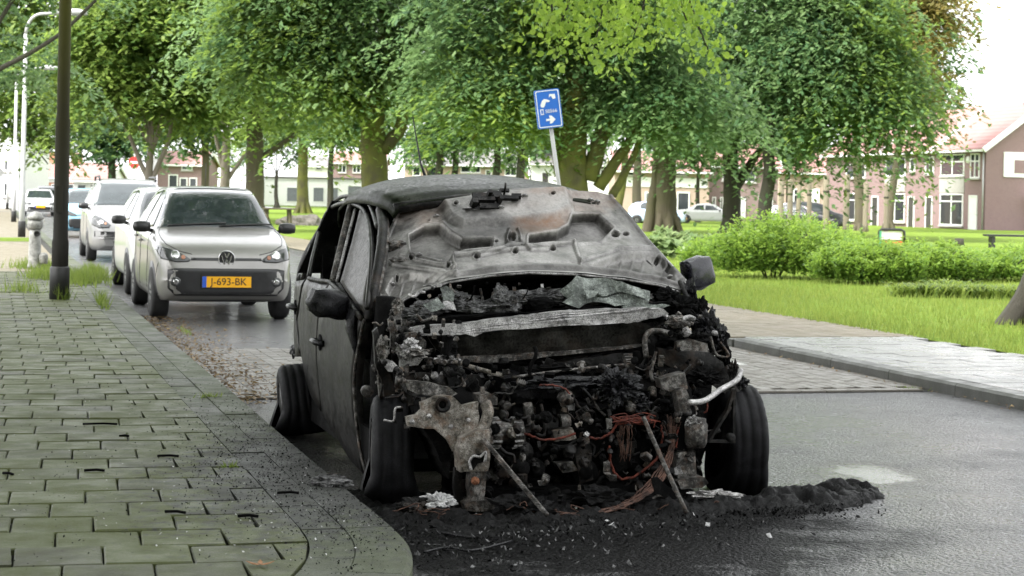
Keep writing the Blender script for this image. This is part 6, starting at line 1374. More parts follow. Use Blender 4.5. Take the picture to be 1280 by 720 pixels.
# ---- flank: doors, pillars, quarter panel on the near side, and the same mirrored on the far side
def flank(name, px, mat, off=0.0, th=0.03, parent=None, mirror=True, rings=6):
    pts2 = [S(u, v) for u, v in px]; B_, c = poly_rings([(p.y, p.z) for p in pts2], 50); m = len(B_)
    for sd in ((-1, 1) if mirror else (-1,)):
        V = []; fs = []
        lay = [[c + (p - c) * (1 - r / rings) for p in B_] for r in range(rings)] + [[c]]
        def P3(q, o): 
            n1 = 0.004 * noise.noise(Vector((q.x * 5, q.y * 5, 2)))
            x = xside(q.x, q.y) - off + n1; return Vector((x * -sd if sd == 1 else x, q.x, q.y)) + Vector((-sd * o, 0, 0))
        V += [P3(p, th) for p in lay[0]]
        for row in lay: V += [P3(p, 0) for p in row]
        for r in range(rings + 1):
            a = r * m; b = (r + 1) * m
            fs += [(a + k, a + (k + 1) % m, b + (k + 1) % m, b + k) for k in range(m)] if r < rings else [(a + k, a + (k + 1) % m, b) for k in range(m)]
        mb = MB(); mb.add(V, fs, True); o = mb.build(name, MAT[mat], parent or wreck)
        if sd == -1: first = o
    return first
def strip(name, px, w, mat, off=0.01, th=None, mirror=True, parent=None, n=8):
    P = [Vector(p) for p in crom([S(u, v, off) for u, v in px], 5)]
    for sd in ((-1, 1) if mirror else (-1,)):
        Pm = P if sd == -1 else [Vector((-p.x, p.y, p.z)) for p in P]
        mb = MB(); mb.tube(Pm, w, n); o = mb.build(name, MAT[mat], parent or wreck)
        if sd == -1: first = o
    return first
rdoor = flank('rear_door', [(385, 347), (413, 353), (398, 398), (396, 432), (398, 480), (401, 514), (388, 494), (381, 470), (376, 440), (372, 400)], 'burnt_paint', 0.0)
flank('quarter_panel', [(381, 350), (384, 347), (371, 400), (375, 440), (372, 446), (366, 441), (359, 433), (357, 418), (360, 385), (369, 352)], 'burnt_paint', 0.004)
fdoor = flank('front_door', [(415, 353), (452, 400), (447, 430), (442, 470), (444, 520), (449, 560), (457, 594), (438, 574), (404, 518), (400, 480), (398, 432), (400, 398)], 'burnt_paint', 0.006, 0.05)
wf = strip('window_frame', [(386, 347), (392, 318), (402, 280), (413, 261), (430, 254), (444, 256), (456, 264), (463, 290), (464, 330), (459, 385)], 0.014, 'burnt_paint', 0.0)
strip('drip_rail', [(372, 352), (384, 305), (395, 272), (407, 255), (428, 246), (450, 247), (463, 258), (472, 285)], 0.012, 'burnt_paint', -0.004)
strip('a_pillar', [(476, 262), (479, 290), (474, 330), (466, 370), (461, 400)], 0.028, 'char', -0.03)
strip('pillar_seam', [(483, 272), (484, 300), (478, 340), (470, 378)], 0.012, 'scorch', -0.05)
strip('c_pillar', [(362, 385), (377, 335), (391, 285), (402, 262)], 0.045, 'burnt_paint', -0.035)
strip('b_pillar', [(439, 258), (430, 295), (417, 350)], 0.022, 'scorch', 0.0); strip('window_channel', [(444, 262), (434, 300), (421, 352)], 0.008, 'bare', 0.016)
flank('door_glass', [(423, 352), (437, 302), (447, 262), (455, 268), (459, 290), (460, 330), (455, 395)], 'sooty_glass', -0.012, 0.006)
for nm_, yz in (('rear_side_glass', [(1.62, 0.93), (1.66, 1.36), (2.3, 1.34), (2.62, 1.05), (2.6, 0.95)]),):
    mb = MB(); mb.prism([Vector((-xside(y, z) - 0.01, y, z)) for y, z in yz], (-0.01, 0, 0)); mb.build(nm_, MAT['sooty_glass'], wreck)
strip('door_edge', [(455, 400), (449, 430), (443, 470), (445, 520), (450, 560), (458, 593)], 0.009, 'scorch', 0.004, parent=fdoor)
strip('belt_trim', [(386, 348), (400, 351), (414, 354), (432, 374), (452, 399)], 0.012, 'char', 0.006)
for (pp, u, v) in ((rdoor, 371, 384), (fdoor, 402, 428)):
    q = S(u, v, 0.0); MB().tube([q + Vector((-0.004, 0.09, 0)), q + Vector((-0.04, 0.06, 0.004)), q + Vector((-0.042, -0.05, 0.004)), q + Vector((-0.006, -0.09, 0))], 0.017, 8).build('door_handle', MAT['melt'], pp)
    MB().lathe([(0.03, 0), (0.045, -0.008), (0.045, -0.012), (0, -0.014)], q + Vector((0, 0, 0)), 'x', 14).build('handle_cup', MAT['soot'], pp)
for sd in (-1, 1):
    MB().box((sd * 0.70, 1.35, 0.17), (0.12, 1.9, 0.16)).build('sill', MAT['soot'], wreck)
    MB().tube([(sd * 0.74, 0.40, 0.2), (sd * 0.75, 0.42, 0.55), (sd * 0.73, 0.40, 0.9)], 0.05, 8).build('hinge_pillar', MAT['soot'], wreck)
mb = MB(); mb.box((0, 1.5, 0.13), (1.4, 2.6, 0.06)); mb.build('floor_pan', MAT['soot'], wreck)
mb = MB(); mb.box((0, 2.82, 0.62), (1.2, 0.08, 0.8)); mb.box((0, 2.93, 0.42), (1.26, 0.14, 0.34)); mb.build('tail_panel', MAT['soot'], wreck)
mb = MB(); mb.add([(-0.74, 2.84, 0.9), (0.74, 2.84, 0.9), (0.56, 2.74, 1.34), (-0.56, 2.74, 1.34)], [(0, 1, 2, 3)]); o = mb.build('rear_screen', MAT['soot'], wreck); md = o.modifiers.new('thickness', 'SOLIDIFY'); md.thickness = 0.02
mb = MB(); mb.grid([[Vector((t * 0.53, y, 1.33 + (0.05 if 1.3 < y < 2.4 else 0.0) * (1 - t * t))) for t in np.linspace(-1, 1, 9)] for y in (1.12, 1.4, 1.8, 2.2, 2.5, 2.74)]); mb.build('headlining', MAT['soot'], wreck)
for x_ in (-0.36, 0.36):
    mb = MB(); mb.box((x_, 1.45, 0.42), (0.46, 0.46, 0.14)); mb.box((x_, 1.72, 0.72), (0.42, 0.09, 0.6), mat=Matrix.Rotation(radians(-14), 3, 'X')); mb.box((x_, 1.78, 1.08), (0.24, 0.07, 0.16)); mb.tube([(x_ - .1, 1.7, .5), (x_ - .1, 1.8, 1.1)], .015, 6); mb.tube([(x_ + .1, 1.7, .5), (x_ + .1, 1.8, 1.1)], .015, 6); mb.build('seat_frame', MAT['char'], wreck)
mb = MB(); mb.box((0, 2.3, 0.5), (1.15, 0.4, 0.2)); mb.box((0, 2.5, 0.8), (1.15, 0.08, 0.55)); mb.build('rear_seat_frame', MAT['soot'], wreck)
# rear bumper corner torn at the near side
lump('bumper_stub', 366, 438, 2.6, 0.04, 'melt', wreck, 5, at=S(368, 440) + Vector((0, 0.05, 0)), squash=(0.5, 1.3, 1))
# (mirror shells are rounded boxes)
def shell(name, c, size, mat, rot, seed, amp=0.03, k=0.6):
    bm = bmesh.new(); bmesh.ops.create_cube(bm, size=2); bmesh.ops.subdivide_edges(bm, edges=bm.edges, cuts=9, use_grid_fill=True)
    for v in bm.verts:
        s_ = v.co.normalized() * 1.25; q = v.co.lerp(s_, k); q = q * (1 + amp * noise.noise(q * 1.6 + Vector((seed, 0, 0)))); v.co = rot @ Vector((q.x * size[0], q.y * size[1], q.z * size[2])) + c
    me = bpy.data.meshes.new(name); bm.to_mesh(me); bm.free(); me.polygons.foreach_set('use_smooth', [True] * len(me.polygons)); me.materials.append(MAT[mat]); return link(name, me, wreck)
# mirrors
mm_ = shell('door_mirror', B(409, 379, 0.72), (0.095, 0.06, 0.062), 'melt', Matrix.Rotation(radians(12), 3, 'Y'), 3, 0.16)
mb = MB(); q = S(440, 385); mb.tube([q + Vector((0.02, 0, -0.03)), q + Vector((-0.06, -0.02, 0.0)), q + Vector((-0.12, 0.0, 0.02))], [0.05, 0.04, 0.05], 8); mb.build('mirror_foot', MAT['melt'], mm_)
mb = MB(); q = S(446, 396); mb.tube([q + Vector((-0.02, 0, 0.03)), q + Vector((-0.03, -0.02, -0.05)), q + Vector((-0.01, -0.03, -0.13)), q + Vector((0.0, -0.03, -0.2))], [0.035, 0.03, 0.022, 0.006], 7); mb.build('melted_drip', MAT['melt'], mm_)
rm = B(872, 341, 0.72); m2 = shell('door_mirror', rm, (0.078, 0.05, 0.078), 'mirror_shell', Matrix.Rotation(radians(-14), 3, 'Y') @ Matrix.Rotation(radians(14), 3, 'Z'), 8, 0.08, 0.5)
MB().tube([rm + Vector((-0.16, 0.0, -0.06)), rm + Vector((-0.05, 0, -0.03))], 0.035, 8).build('mirror_foot', MAT['melt'], m2)

# ---- wheels
def burnt_tyre(x0, y0, r, w, steer, sag, name='wheel', seed=0, rim_mat='char', camber=0.0):
    prof = [(-0.5, 0.60), (-0.52, 0.80), (-0.46, 0.93), (-0.38, 0.985), (-0.30, 1.0), (-0.28, 0.991), (-0.22, 0.991), (-0.20, 1.0), (-0.06, 1.005), (-0.04, 0.991), (0.04, 0.991), (0.06, 1.005), (0.20, 1.0), (0.22, 0.991), (0.28, 0.991), (0.30, 1.0), (0.38, 0.985), (0.46, 0.93), (0.52, 0.80), (0.5, 0.60)]
    rows = []; n = 64; M3 = Matrix.Rotation(steer, 3, 'Z') @ Matrix.Rotation(camber, 3, 'Y'); cz = r - sag
    for k in range(n):
        a = 2 * pi * k / n; row = []
        for (px_, pr) in prof:
            rr = r * pr * (1 + 0.012 * noise.noise(Vector((cos(a) * 3, sin(a) * 3, seed + px_)))); y = rr * cos(a); z = rr * sin(a); x = px_ * w
            blk = 0.0035 if (k % 2 and abs(px_) > 0.25 and pr > 0.9) else 0
            y *= (rr - blk) / rr; z *= (rr - blk) / rr
            low = max(0.0, min(1.0, (-z - (cz - 0.16)) / 0.16)); x *= 1 + 0.75 * low * (sag / 0.09); z = max(z, -cz + 0.002)
            p = M3 @ Vector((x, y, z)); row.append(Vector((x0, y0, cz)) + p)
        rows.append(row)
    rows.append(rows[0]); mb = MB(); mb.grid(rows); o = mb.build(name, MAT['wrubber'], wreck)
    mb = MB(); mb.lathe([(r * 0.60, -w * 0.48), (r * 0.55, -w * 0.4), (r * 0.52, 0), (r * 0.2, w * 0.1), (r * 0.12, w * 0.05), (r * 0.12, -w * 0.3), (0, -w * 0.3)], (0, 0, 0), 'x', 28, mat=M3); mb.lathe([(r * 0.5, w * 0.2), (r * 0.58, w * 0.45), (r * 0.61, w * 0.48)], (0, 0, 0), 'x', 28, mat=M3)
    for k in range(5):
        a = 2 * pi * k / 5; mb.bar(M3 @ Vector((-w * 0.25, r * 0.1 * cos(a), r * 0.1 * sin(a))), M3 @ Vector((-w * 0.35, r * 0.57 * cos(a), r * 0.57 * sin(a))), 0.05, 0.03)
    mb.v = [tuple(Vector(v) + Vector((x0, y0, cz))) for v in mb.v]; mb.build('rim', MAT[rim_mat], o); return o
def axle_at(u, v_bottom, r): 
    p = G(u, v_bottom); return Rl @ (p - CW)
lw = B(489, 600, 0.0); burnt_tyre(lw.x + 0.0, 0.02, 0.272, 0.178, radians(-10), 0.065, seed=1)
rw = B(922, 600, 0.0); burnt_tyre(rw.x - 0.01, 0.0, 0.275, 0.19, radians(-9), 0.04, seed=2)
rwl = B(366, 500, 2.42); burnt_tyre(rwl.x + 0.02, 2.42, 0.245, 0.175, radians(-4), 0.10, seed=3, camber=radians(-6)); burnt_tyre(-rwl.x - 0.02, 2.42, 0.27, 0.175, 0, 0.06, seed=4)
mb = MB(); mb.tube([(-0.65, 2.42, 0.24), (0.65, 2.42, 0.24)], 0.035, 8); mb.build('rear_axle', MAT['soot'], wreck)
for sd in (-1, 1):      # dark wheel housings
    mb = MB(); rows = []
    for k in range(13):
        a = pi * k / 12; rows.append([Vector((sd * 0.47, 0.34 * cos(a) + 0.02, 0.25 + 0.36 * sin(a))), Vector((sd * 0.47 + sd * 0.1, 0.35 * cos(a) + 0.02, 0.25 + 0.37 * sin(a)))])
    mb.grid(rows); mb.build('inner_arch', MAT['soot'], wreck)
    MB().tube([(sd * 0.5, 0.02, 0.24), (sd * 0.52, 0.05, 0.55), (sd * 0.5, 0.08, 0.74)], [0.05, 0.045, 0.035], 10).build('suspension_strut', MAT['soot'], wreck)

# ---- engine bay: dark back wall and cavity
slab('bulkhead', [(492, 440), (700, 430), (860, 420), (890, 470), (884, 560), (860, 612), (600, 612), (560, 560), (500, 520)], 0.30, 0.03, 'soot', jit=0.01)
slab('cabin_dash', [(488, 392), (520, 362), (600, 344), (680, 338), (780, 346), (850, 364), (856, 402), (488, 420)], 0.62, 0.05, 'soot', jit=0.015)  # black sheet put in for the darkness of the cavity under the bonnet
slab('scuttle', [(492, 408), (530, 398), (700, 386), (842, 378), (850, 392), (700, 402), (500, 424)], 0.20, 0.45, 'soot', jit=0.012)
slab('undertray', [(585, 612), (860, 606), (870, 640), (590, 648)], -0.28, 0.5, 'soot', jit=0.01)
cb_ = slab('cowl_rail', [(511, 411), (534, 407), (585, 403), (640, 396), (690, 391), (740, 387), (795, 385), (830, 386), (837, 392), (812, 399), (798, 403), (700, 402), (660, 405), (605, 416), (594, 421), (582, 417), (522, 420)], 0.07, 0.06, 'bare', jit=0.006)
slab('cowl_panel', [(535, 421), (582, 417), (605, 416), (690, 406), (800, 402), (814, 408), (806, 424), (790, 434), (700, 441), (620, 450), (590, 453), (562, 449), (546, 436)], 0.10, 0.02, 'cowl_dark', jit=0.008, yl2=0.16)
slab('cowl_lip', [(560, 447), (620, 449), (700, 440), (806, 430), (806, 433), (700, 444), (620, 453), (562, 452)], 0.09, 0.03, 'scorch', jit=0.004)
# ash and glass on the scuttle
for i, (u, v, yl, s, mt, sq) in enumerate([(540, 385, 0.32, 0.055, 'ash', (1.6, 0.9, 0.6)), (568, 376, 0.34, 0.06, 'ash', (1.7, 0.9, 0.7)), (600, 384, 0.30, 0.06, 'ash', (1.8, 0.9, 0.55)), (632, 380, 0.28, 0.065, 'ash', (1.3, 0.9, 0.8)), (655, 372, 0.30, 0.055, 'ash', (2.2, 0.9, 0.55)), (688, 369, 0.33, 0.05, 'ash', (1.8, 0.9, 0.6)), (627, 372, 0.3, 0.05, 'ash', (0.8, 0.8, 1.1)), (720, 380, 0.26, 0.05, 'char', (2.4, 0.9, 0.45)), (790, 374, 0.28, 0.05, 'char', (2.0, 1, 0.6)), (520, 392, 0.28, 0.045, 'ash', (1.8, 0.9, 0.6)), (835, 372, 0.3, 0.05, 'soot', (1.3, 1, 0.9))]):
    lump('ash_lump', u, v, yl, s, mt, wreck, 20 + i, 0.55, 4, sq)
lump('dash_hollow', 676, 380, 0.24, 0.045, 'soot', wreck, 41, 0.3, 3, (1.5, 0.6, 0.8))
for i, (px, yl, tilt) in enumerate([([(700, 366), (723, 345), (760, 350), (812, 362), (806, 378), (760, 372), (715, 378)], 0.27, 0), ([(704, 378), (716, 368), (745, 372), (790, 368), (808, 376), (790, 384), (742, 380), (722, 384)], 0.21, 0), ([(738, 356), (775, 352), (800, 358), (812, 372), (780, 366), (750, 370)], 0.24, 0), ([(776, 384), (806, 378), (836, 382), (812, 388), (790, 388)], 0.18, 0), ([(548, 362), (556, 358), (570, 368), (566, 378), (552, 378)], 0.26, 0), ([(728, 360), (748, 362), (744, 372), (734, 374)], 0.2, 0), ([(552, 377), (566, 378), (569, 388), (552, 387)], 0.22, 0), ([(530, 380), (546, 374), (556, 384), (540, 390)], 0.2, 0)]):
    slab('glass_sheet', px, yl, 0.006, 'fglass' if i != 6 else 'bare', jit=0.02, cuts=4, yl2=yl - 0.05)
# left hinge and fender remains
for i, (px, yl, th, mt) in enumerate([([(466, 415), (472, 410), (482, 440), (486, 470), (494, 492), (480, 496), (470, 460)], -0.05, 0.03, 'char'), ([(486, 398), (492, 396), (498, 430), (494, 445), (488, 440)], 0.12, 0.02, 'scorch'),
        ([(500, 420), (520, 416), (533, 428), (530, 441), (512, 446), (500, 440)], 0.0, 0.04, 'scorch'), ([(496, 442), (512, 436), (530, 444), (524, 456), (500, 460)], -0.06, 0.04, 'bare'), ([(474, 448), (490, 452), (500, 462), (484, 466)], -0.08, 0.03, 'bare'),
        ([(486, 398), (500, 394), (506, 408), (494, 414)], 0.15, 0.03, 'scorch'), ([(470, 470), (478, 468), (482, 500), (474, 502)], -0.02, 0.02, 'scorch'), ([(504, 460), (512, 455), (519, 520), (511, 524)], -0.10, 0.03, 'scorch')]):
    slab('fender_remnant', px, yl, th, mt, jit=0.012, cuts=4)
lump('molten_alloy', 509, 434, -0.08, 0.04, 'bare', wreck, 51, 0.6, 4, (1.2, 0.7, 0.9)); lump('molten_alloy', 522, 441, -0.1, 0.03, 'scorch', wreck, 52, 0.6, 4, (1.5, 0.7, 0.6)); lump('molten_alloy', 478, 436, -0.08, 0.035, 'scorch', wreck, 53, 0.6, 4, (0.7, 0.7, 1.5)); lump('molten_alloy', 556, 450, -0.02, 0.03, 'bare', wreck, 54, 0.5, 4, (1.6, 0.8, 0.6)); lump('molten_alloy', 497, 383, 0.2, 0.03, 'scorch', wreck, 55, 0.5, 4, (0.8, 0.8, 1.2))
MB().lathe([(0.012, -0.02), (0.028, -0.02), (0.028, 0.02), (0.012, 0.02)], B(459, 489, 0.25), 'y', 16).build('bush_ring', MAT['scorch'], wreck)
# the near-side inner wing, rail end and crash box in scorched tan steel
slab('inner_wing', [(494, 470), (530, 466), (565, 470), (600, 468), (612, 486), (600, 500), (560, 498), (530, 500), (510, 492)], -0.12, 0.03, 'char', jit=0.01)
slab('rail_arm', [(508, 476), (540, 478), (562, 484), (572, 492), (560, 498), (530, 494), (512, 488)], -0.30, 0.04, 'scorch', jit=0.006)
iw = slab('headlamp_bracket', [(507, 521), (520, 519), (527, 512), (526, 503), (545, 495), (556, 495), (567, 497), (578, 508), (590, 505), (598, 503), (599, 520), (597, 535), (583, 546), (576, 560), (567, 565), (560, 551), (552, 542), (543, 536), (524, 535), (510, 533)], -0.40, 0.035, 'tan_steel', jit=0.006, cuts=4)
MB().lathe([(0.012, 0.02), (0.018, -0.004), (0.034, -0.008), (0.034, 0.0), (0.03, 0.02)], B(553.5, 506, -0.41), 'y', 18).build('boss', MAT['char'], iw); MB().lathe([(0, -0.002), (0.018, -0.002), (0.018, 0.01)], B(553.5, 506, -0.405), 'y', 16).build('boss_hole', MAT['soot'], iw)
for (u, v) in ((536, 520), (585, 525), (563, 533), (515, 527)): MB().lathe([(0.0, -0.012), (0.009, -0.012), (0.011, 0.0)], B(u, v, -0.405), 'y', 8).build('bolt', MAT['bare'], iw)
slab('wing_wall', [(526, 508), (545, 500), (552, 540), (566, 566), (560, 600), (545, 560), (530, 535)], -0.34, 0.25, 'soot', jit=0.01)
crash = slab('crash_box', [(577, 549), (598, 539), (612, 537), (614, 570), (611, 589), (577, 591), (575, 570)], -0.48, 0.10, 'tan_steel', jit=0.008, cuts=4)
slab('torn_opening', [(590, 570), (600, 567), (607, 566), (604, 578), (597, 580), (592, 588), (588, 584)], -0.487, 0.004, 'soot', crash, jit=0.002); ptube('torn_lip', [(589, 587), (587, 577), (592, 570), (600, 571), (607, 565), (606, 577)], -0.492, 0.006, 'bare', crash)
slab('rail_leg', [(589, 590), (608, 590), (607, 612), (607, 628), (588, 628), (587, 610)], -0.47, 0.07, 'scorch', jit=0.004); slab('rail_foot', [(581, 631), (590, 627), (606, 627), (612, 625), (618, 627), (618, 637), (600, 641), (583, 640)], -0.49, 0.12, 'scorch', jit=0.006)
MB().lathe([(0.0, -0.02), (0.014, -0.02), (0.018, -0.005), (0.018, 0.01)], B(594, 601, -0.475), 'y', 10).build('rusty_bolt', m_burnt('rusty_bolt', (0.05, 0.02, 0.01), (0.22, 0.09, 0.045), (0.3, 0.14, 0.08), 0, 1, 0.8, 0.1), wreck)
slab('cross_plate', [(568, 585), (577, 580), (579, 640), (569, 636), (567, 610)], -0.40, 0.03, 'char', jit=0.005)
slab('block_bracket', [(598, 494), (612, 491), (623, 497), (622, 506), (600, 506)], -0.38, 0.09, 'scorch', jit=0.004); ptube('bent_pipe', [(606, 503, -0.40), (610, 515, -0.40), (606, 530, -0.40), (598, 544, -0.42)], -0.4, 0.026, 'tan_steel')
slab('bolt_post', [(602, 484), (606, 484), (607, 494), (601, 494)], -0.36, 0.02, 'scorch', jit=0.002, cuts=1)
ptube('tyre_clip', [(480, 525), (492, 526), (494, 511), (501, 509)], -0.30, 0.005, 'bare')
# engine
al = B(631, 541, -0.26); alt = MB(); alt.lathe([(0.02, -0.08), (0.055, -0.075), (0.066, -0.06), (0.066, -0.03), (0.05, -0.028), (0.05, 0.03), (0.066, 0.032), (0.066, 0.07), (0.05, 0.08), (0, 0.08)], al, 'x', 24)
ao = alt.build('alternator', MAT['scorch'], wreck); mb = MB()
for k in range(14):
    a = 2 * pi * k / 14; mb.bar(al + Vector((-0.07, 0.064 * cos(a), 0.064 * sin(a))), al + Vector((-0.028, 0.068 * cos(a), 0.068 * sin(a))), 0.008); mb.bar(al + Vector((0.03, 0.068 * cos(a), 0.068 * sin(a))), al + Vector((0.072, 0.062 * cos(a), 0.062 * sin(a))), 0.008)
mb.build('cooling_fin', MAT['bare'], ao)
eb = slab('engine_block', [(640, 510), (700, 505), (760, 512), (820, 515), (826, 560), (815, 606), (700, 612), (648, 606), (640, 560)], -0.12, 0.32, 'soot', jit=0.012)
vc = slab('valve_cover', [(628, 474), (660, 468), (720, 470), (744, 474), (742, 490), (716, 499), (660, 498), (632, 494)], -0.12, 0.25, 'melt', jit=0.014, cuts=4)
slab('intake_tube', [(700, 452), (742, 446), (800, 440), (806, 456), (760, 466), (706, 468)], 0.08, 0.1, 'char', jit=0.01); MB().lathe([(0.06, 0.0), (0.085, -0.01), (0.09, 0.02), (0.07, 0.04), (0.03, 0.04)], B(748, 466, 0.1), 'y', 22).build('brake_servo', MAT['soot'], wreck)
for (u, v, yl, r, mt) in [(652, 565, -0.22, 0.05, 'char'), (668, 585, -0.26, 0.045, 'soot'), (650, 585, -0.3, 0.04, 'soot'), (730, 590, -0.22, 0.06, 'soot')]:
    MB().lathe([(0.012, -0.03), (r * 0.5, -0.03), (r * 0.55, -0.02), (r, -0.02), (r, -0.008), (r * 0.88, -0.003), (r * 0.88, 0.003), (r, 0.008), (r, 0.03), (0, 0.03)], B(u, v, yl), 'y', 24).build('pulley', MAT[mt], wreck)
for (px, yl, th, mt) in [([(676, 522), (690, 519), (700, 524), (698, 535), (682, 536)], -0.24, 0.08, 'char'), ([(702, 520), (714, 519), (715, 532), (703, 534)], -0.26, 0.06, 'scorch'), ([(690, 538), (716, 535), (720, 548), (694, 552)], -0.25, 0.06, 'tan_steel'), ([(718, 560), (738, 556), (742, 600), (724, 606)], -0.24, 0.05, 'char'), ([(696, 580), (716, 577), (722, 588), (704, 592)], -0.25, 0.06, 'scorch'), ([(646, 524), (660, 520), (664, 540), (650, 542)], -0.22, 0.06, 'char'),
        ([(760, 560), (790, 556), (800, 580), (770, 590)], -0.2, 0.05, 'soot'), ([(655, 505), (664, 503), (668, 530), (660, 532)], -0.26, 0.03, 'scorch'), ([(800, 470), (818, 474), (822, 496), (806, 500)], -0.1, 0.05, 'char')]:
    slab('engine_bracket', px, yl, th, mt, jit=0.006)
bt = lump('melted_battery', 770, 486, -0.2, 0.085, 'melt', wreck, 61, 0.55, 5, (1.1, 0.9, 0.9), freq=2.6); lump('melted_battery', 795, 505, -0.18, 0.05, 'melt', wreck, 62, 0.6, 4, (1.2, 0.9, 0.7)); lump('burnt_hose', 700, 480, -0.18, 0.06, 'melt', wreck, 63, 0.6, 4, (2.6, 0.8, 0.5)); lump('burnt_hose', 690, 462, -0.05, 0.05, 'soot', wreck, 64, 0.6, 4, (3, 0.8, 0.5))
ptube('bonnet_stay', [(566, 452, -0.05), (600, 462, -0.10), (630, 470, -0.14)], -0.1, 0.011, 'tan_steel'); ptube('fuel_pipe', [(640, 472, -0.15), (690, 465, -0.1), (736, 460, -0.1), (780, 456, -0.08)], -0.1, 0.007, 'scorch')
ptube('heater_pipe', [(808, 446), (806, 425), (812, 415), (826, 414), (840, 418)], -0.02, 0.014, 'scorch'); ptube('heater_pipe', [(808, 446), (800, 460), (790, 474)], -0.02, 0.007, 'char')
# props: the two rods standing out of the bay
st1 = ptube('strut_rod', [(605, 550, -0.50), (644, 597, -0.62), (684, 644, -0.78)], -0.5, 0.011, 'scorch'); mb = MB()
for k in range(46): q = B(605, 550, -0.50).lerp(B(682, 642, -0.775), k / 46); mb.lathe([(0.011, -0.0015), (0.0145, 0), (0.011, 0.0015)], q, 'z', 8)
mb.build('rod_rib', MAT['scorch'], st1)
ptube('strut_rod', [(804, 521, -0.46), (830, 580, -0.58), (858, 641, -0.72)], -0.5, 0.010, 'scorch'); slab('hanging_flap', [(814, 598), (822, 596), (840, 612), (856, 640), (836, 626), (820, 616)], -0.55, 0.01, 'soot', jit=0.006)
# wiring
wires = MB(); W_red = [([(656, 541), (666, 546), (680, 550), (698, 548), (718, 543)], 0.0055), ([(737, 546), (750, 548), (762, 542), (770, 532), (778, 526)], 0.006), ([(761, 558), (762, 570), (764, 583), (770, 594), (780, 599), (795, 594), (812, 582), (824, 570)], 0.0065), ([(770, 527), (785, 524), (800, 526), (812, 521)], 0.005), ([(772, 530), (790, 529), (806, 530)], 0.004), ([(675, 482), (690, 481), (705, 485), (712, 492)], 0.004), ([(765, 522), (780, 530), (795, 522), (805, 524)], 0.004), ([(846, 560), (846, 545), (848, 535)], 0.005), ([(882, 500), (884, 508), (881, 516)], 0.004), ([(826, 530), (828, 545), (825, 565)], 0.0045)]
for px, r in W_red: ptube('red_wire', px, -0.34, r, 'redwire', n=6, jit=0.002)
for k in range(26):
    u0, v0 = wr.uniform(762, 800), wr.uniform(519, 530); ptube('', [(u0, v0), (u0 + wr.uniform(5, 20), v0 + wr.uniform(-4, 5)), (u0 + wr.uniform(12, 34), v0 + wr.uniform(-5, 6))], -0.35 + wr.uniform(-0.03, 0.03), 0.0025, 'redwire', mb=wires, n=5)
tag(wires.build('wire_tangle', MAT['redwire'], wreck), kind='stuff')
cw = MB()
for k in range(16):
    e = wr.uniform(-8, 8); ptube('', [(845 + wr.uniform(-16, 6), 528 + wr.uniform(-10, 10), -0.32), (838 + e * 0.4, 565, -0.36), (822 + e, 598, -0.42), (800 + e, 620, -0.5), (770 + e, 634, -0.58), (720 + e * 3, 645, -0.66)], -0.4, wr.choice([0.0022, 0.003, 0.0035]), 'copper', mb=cw, n=5, jit=0.003)
for k in range(14): u0 = wr.uniform(776, 792); ptube('', [(u0, 532), (u0 + wr.uniform(-5, 3), 550), (u0 + wr.uniform(-8, 4), 566 + wr.uniform(0, 12))], -0.36, 0.002, 'copper', mb=cw, n=5, jit=0.002)
for k in range(22): u0, v0 = wr.uniform(520, 900), wr.uniform(634, 652); ptube('', [(u0, v0), (u0 + wr.uniform(-20, 20), v0 - wr.uniform(2, 10)), (u0 + wr.uniform(-40, 40), v0 + wr.uniform(-3, 3))], -0.6, 0.0025, 'copper', mb=cw, n=5, jit=0.003)
tag(cw.build('bare_wire', MAT['copper'], wreck), kind='stuff')
bw = MB()
for k in range(60):
    u0, v0 = wr.uniform(560, 880), wr.uniform(455, 600); a = wr.uniform(0, 6.28); q = wr.uniform(15, 60)
    ptube('', [(u0, v0), (u0 + q * 0.5 * cos(a) + wr.uniform(-8, 8), v0 + q * 0.4 * sin(a) + wr.uniform(2, 14)), (u0 + q * cos(a), v0 + q * 0.7 * sin(a))], wr.uniform(-0.33, 0.0), wr.choice([0.0035, 0.005, 0.008]), 'soot', mb=bw, n=5, jit=0.003)
tag(bw.build('burnt_wire', MAT['char'], wreck), kind='stuff')
# far-side rail end, headlamp carrier and bracket
slab('carrier', [(826, 474), (856, 466), (860, 486), (838, 490), (828, 486)], -0.34, 0.08, 'scorch', jit=0.006); slab('carrier_arm', [(843, 486), (856, 484), (862, 500), (862, 514), (850, 516), (846, 500)], -0.36, 0.06, 'scorch', jit=0.005)
ptube('silver_pipe', [(861, 503, -0.40), (880, 501, -0.38), (901, 487, -0.28), (921, 475, -0.2), (926, 462, -0.16)], -0.3, 0.0135, 'bare')
mb = MB()
for a, b, w in (((886, 550), (912, 508), 0.035), ((917, 486), (916, 552), 0.028), ((884, 551), (918, 552), 0.026), ((909, 512), (917, 487), 0.028)): mb.bar(B(*a, -0.30), B(*b, -0.30), 0.012, w, (0, 1, 0))
mb.lathe([(0.006, -0.012), (0.022, -0.012), (0.022, 0.012), (0.006, 0.012)], B(913, 547, -0.305), 'y', 14); mb.build('triangle_bracket', MAT['char'], wreck)
tb = B(870, 541, -0.34); MB().lathe([(0.0, 0.0), (0.04, 0.005), (0.052, 0.03), (0.052, 0.11), (0.045, 0.12), (0.045, 0.135), (0.02, 0.14)], tb - Vector((0, 0, 0.07)), 'z', 16).build('fluid_canister', MAT['scorch'], wreck)
lump('molten_alloy', 868, 529, -0.36, 0.035, 'bare', wreck, 56, 0.6, 4, (1.0, 0.7, 0.8))
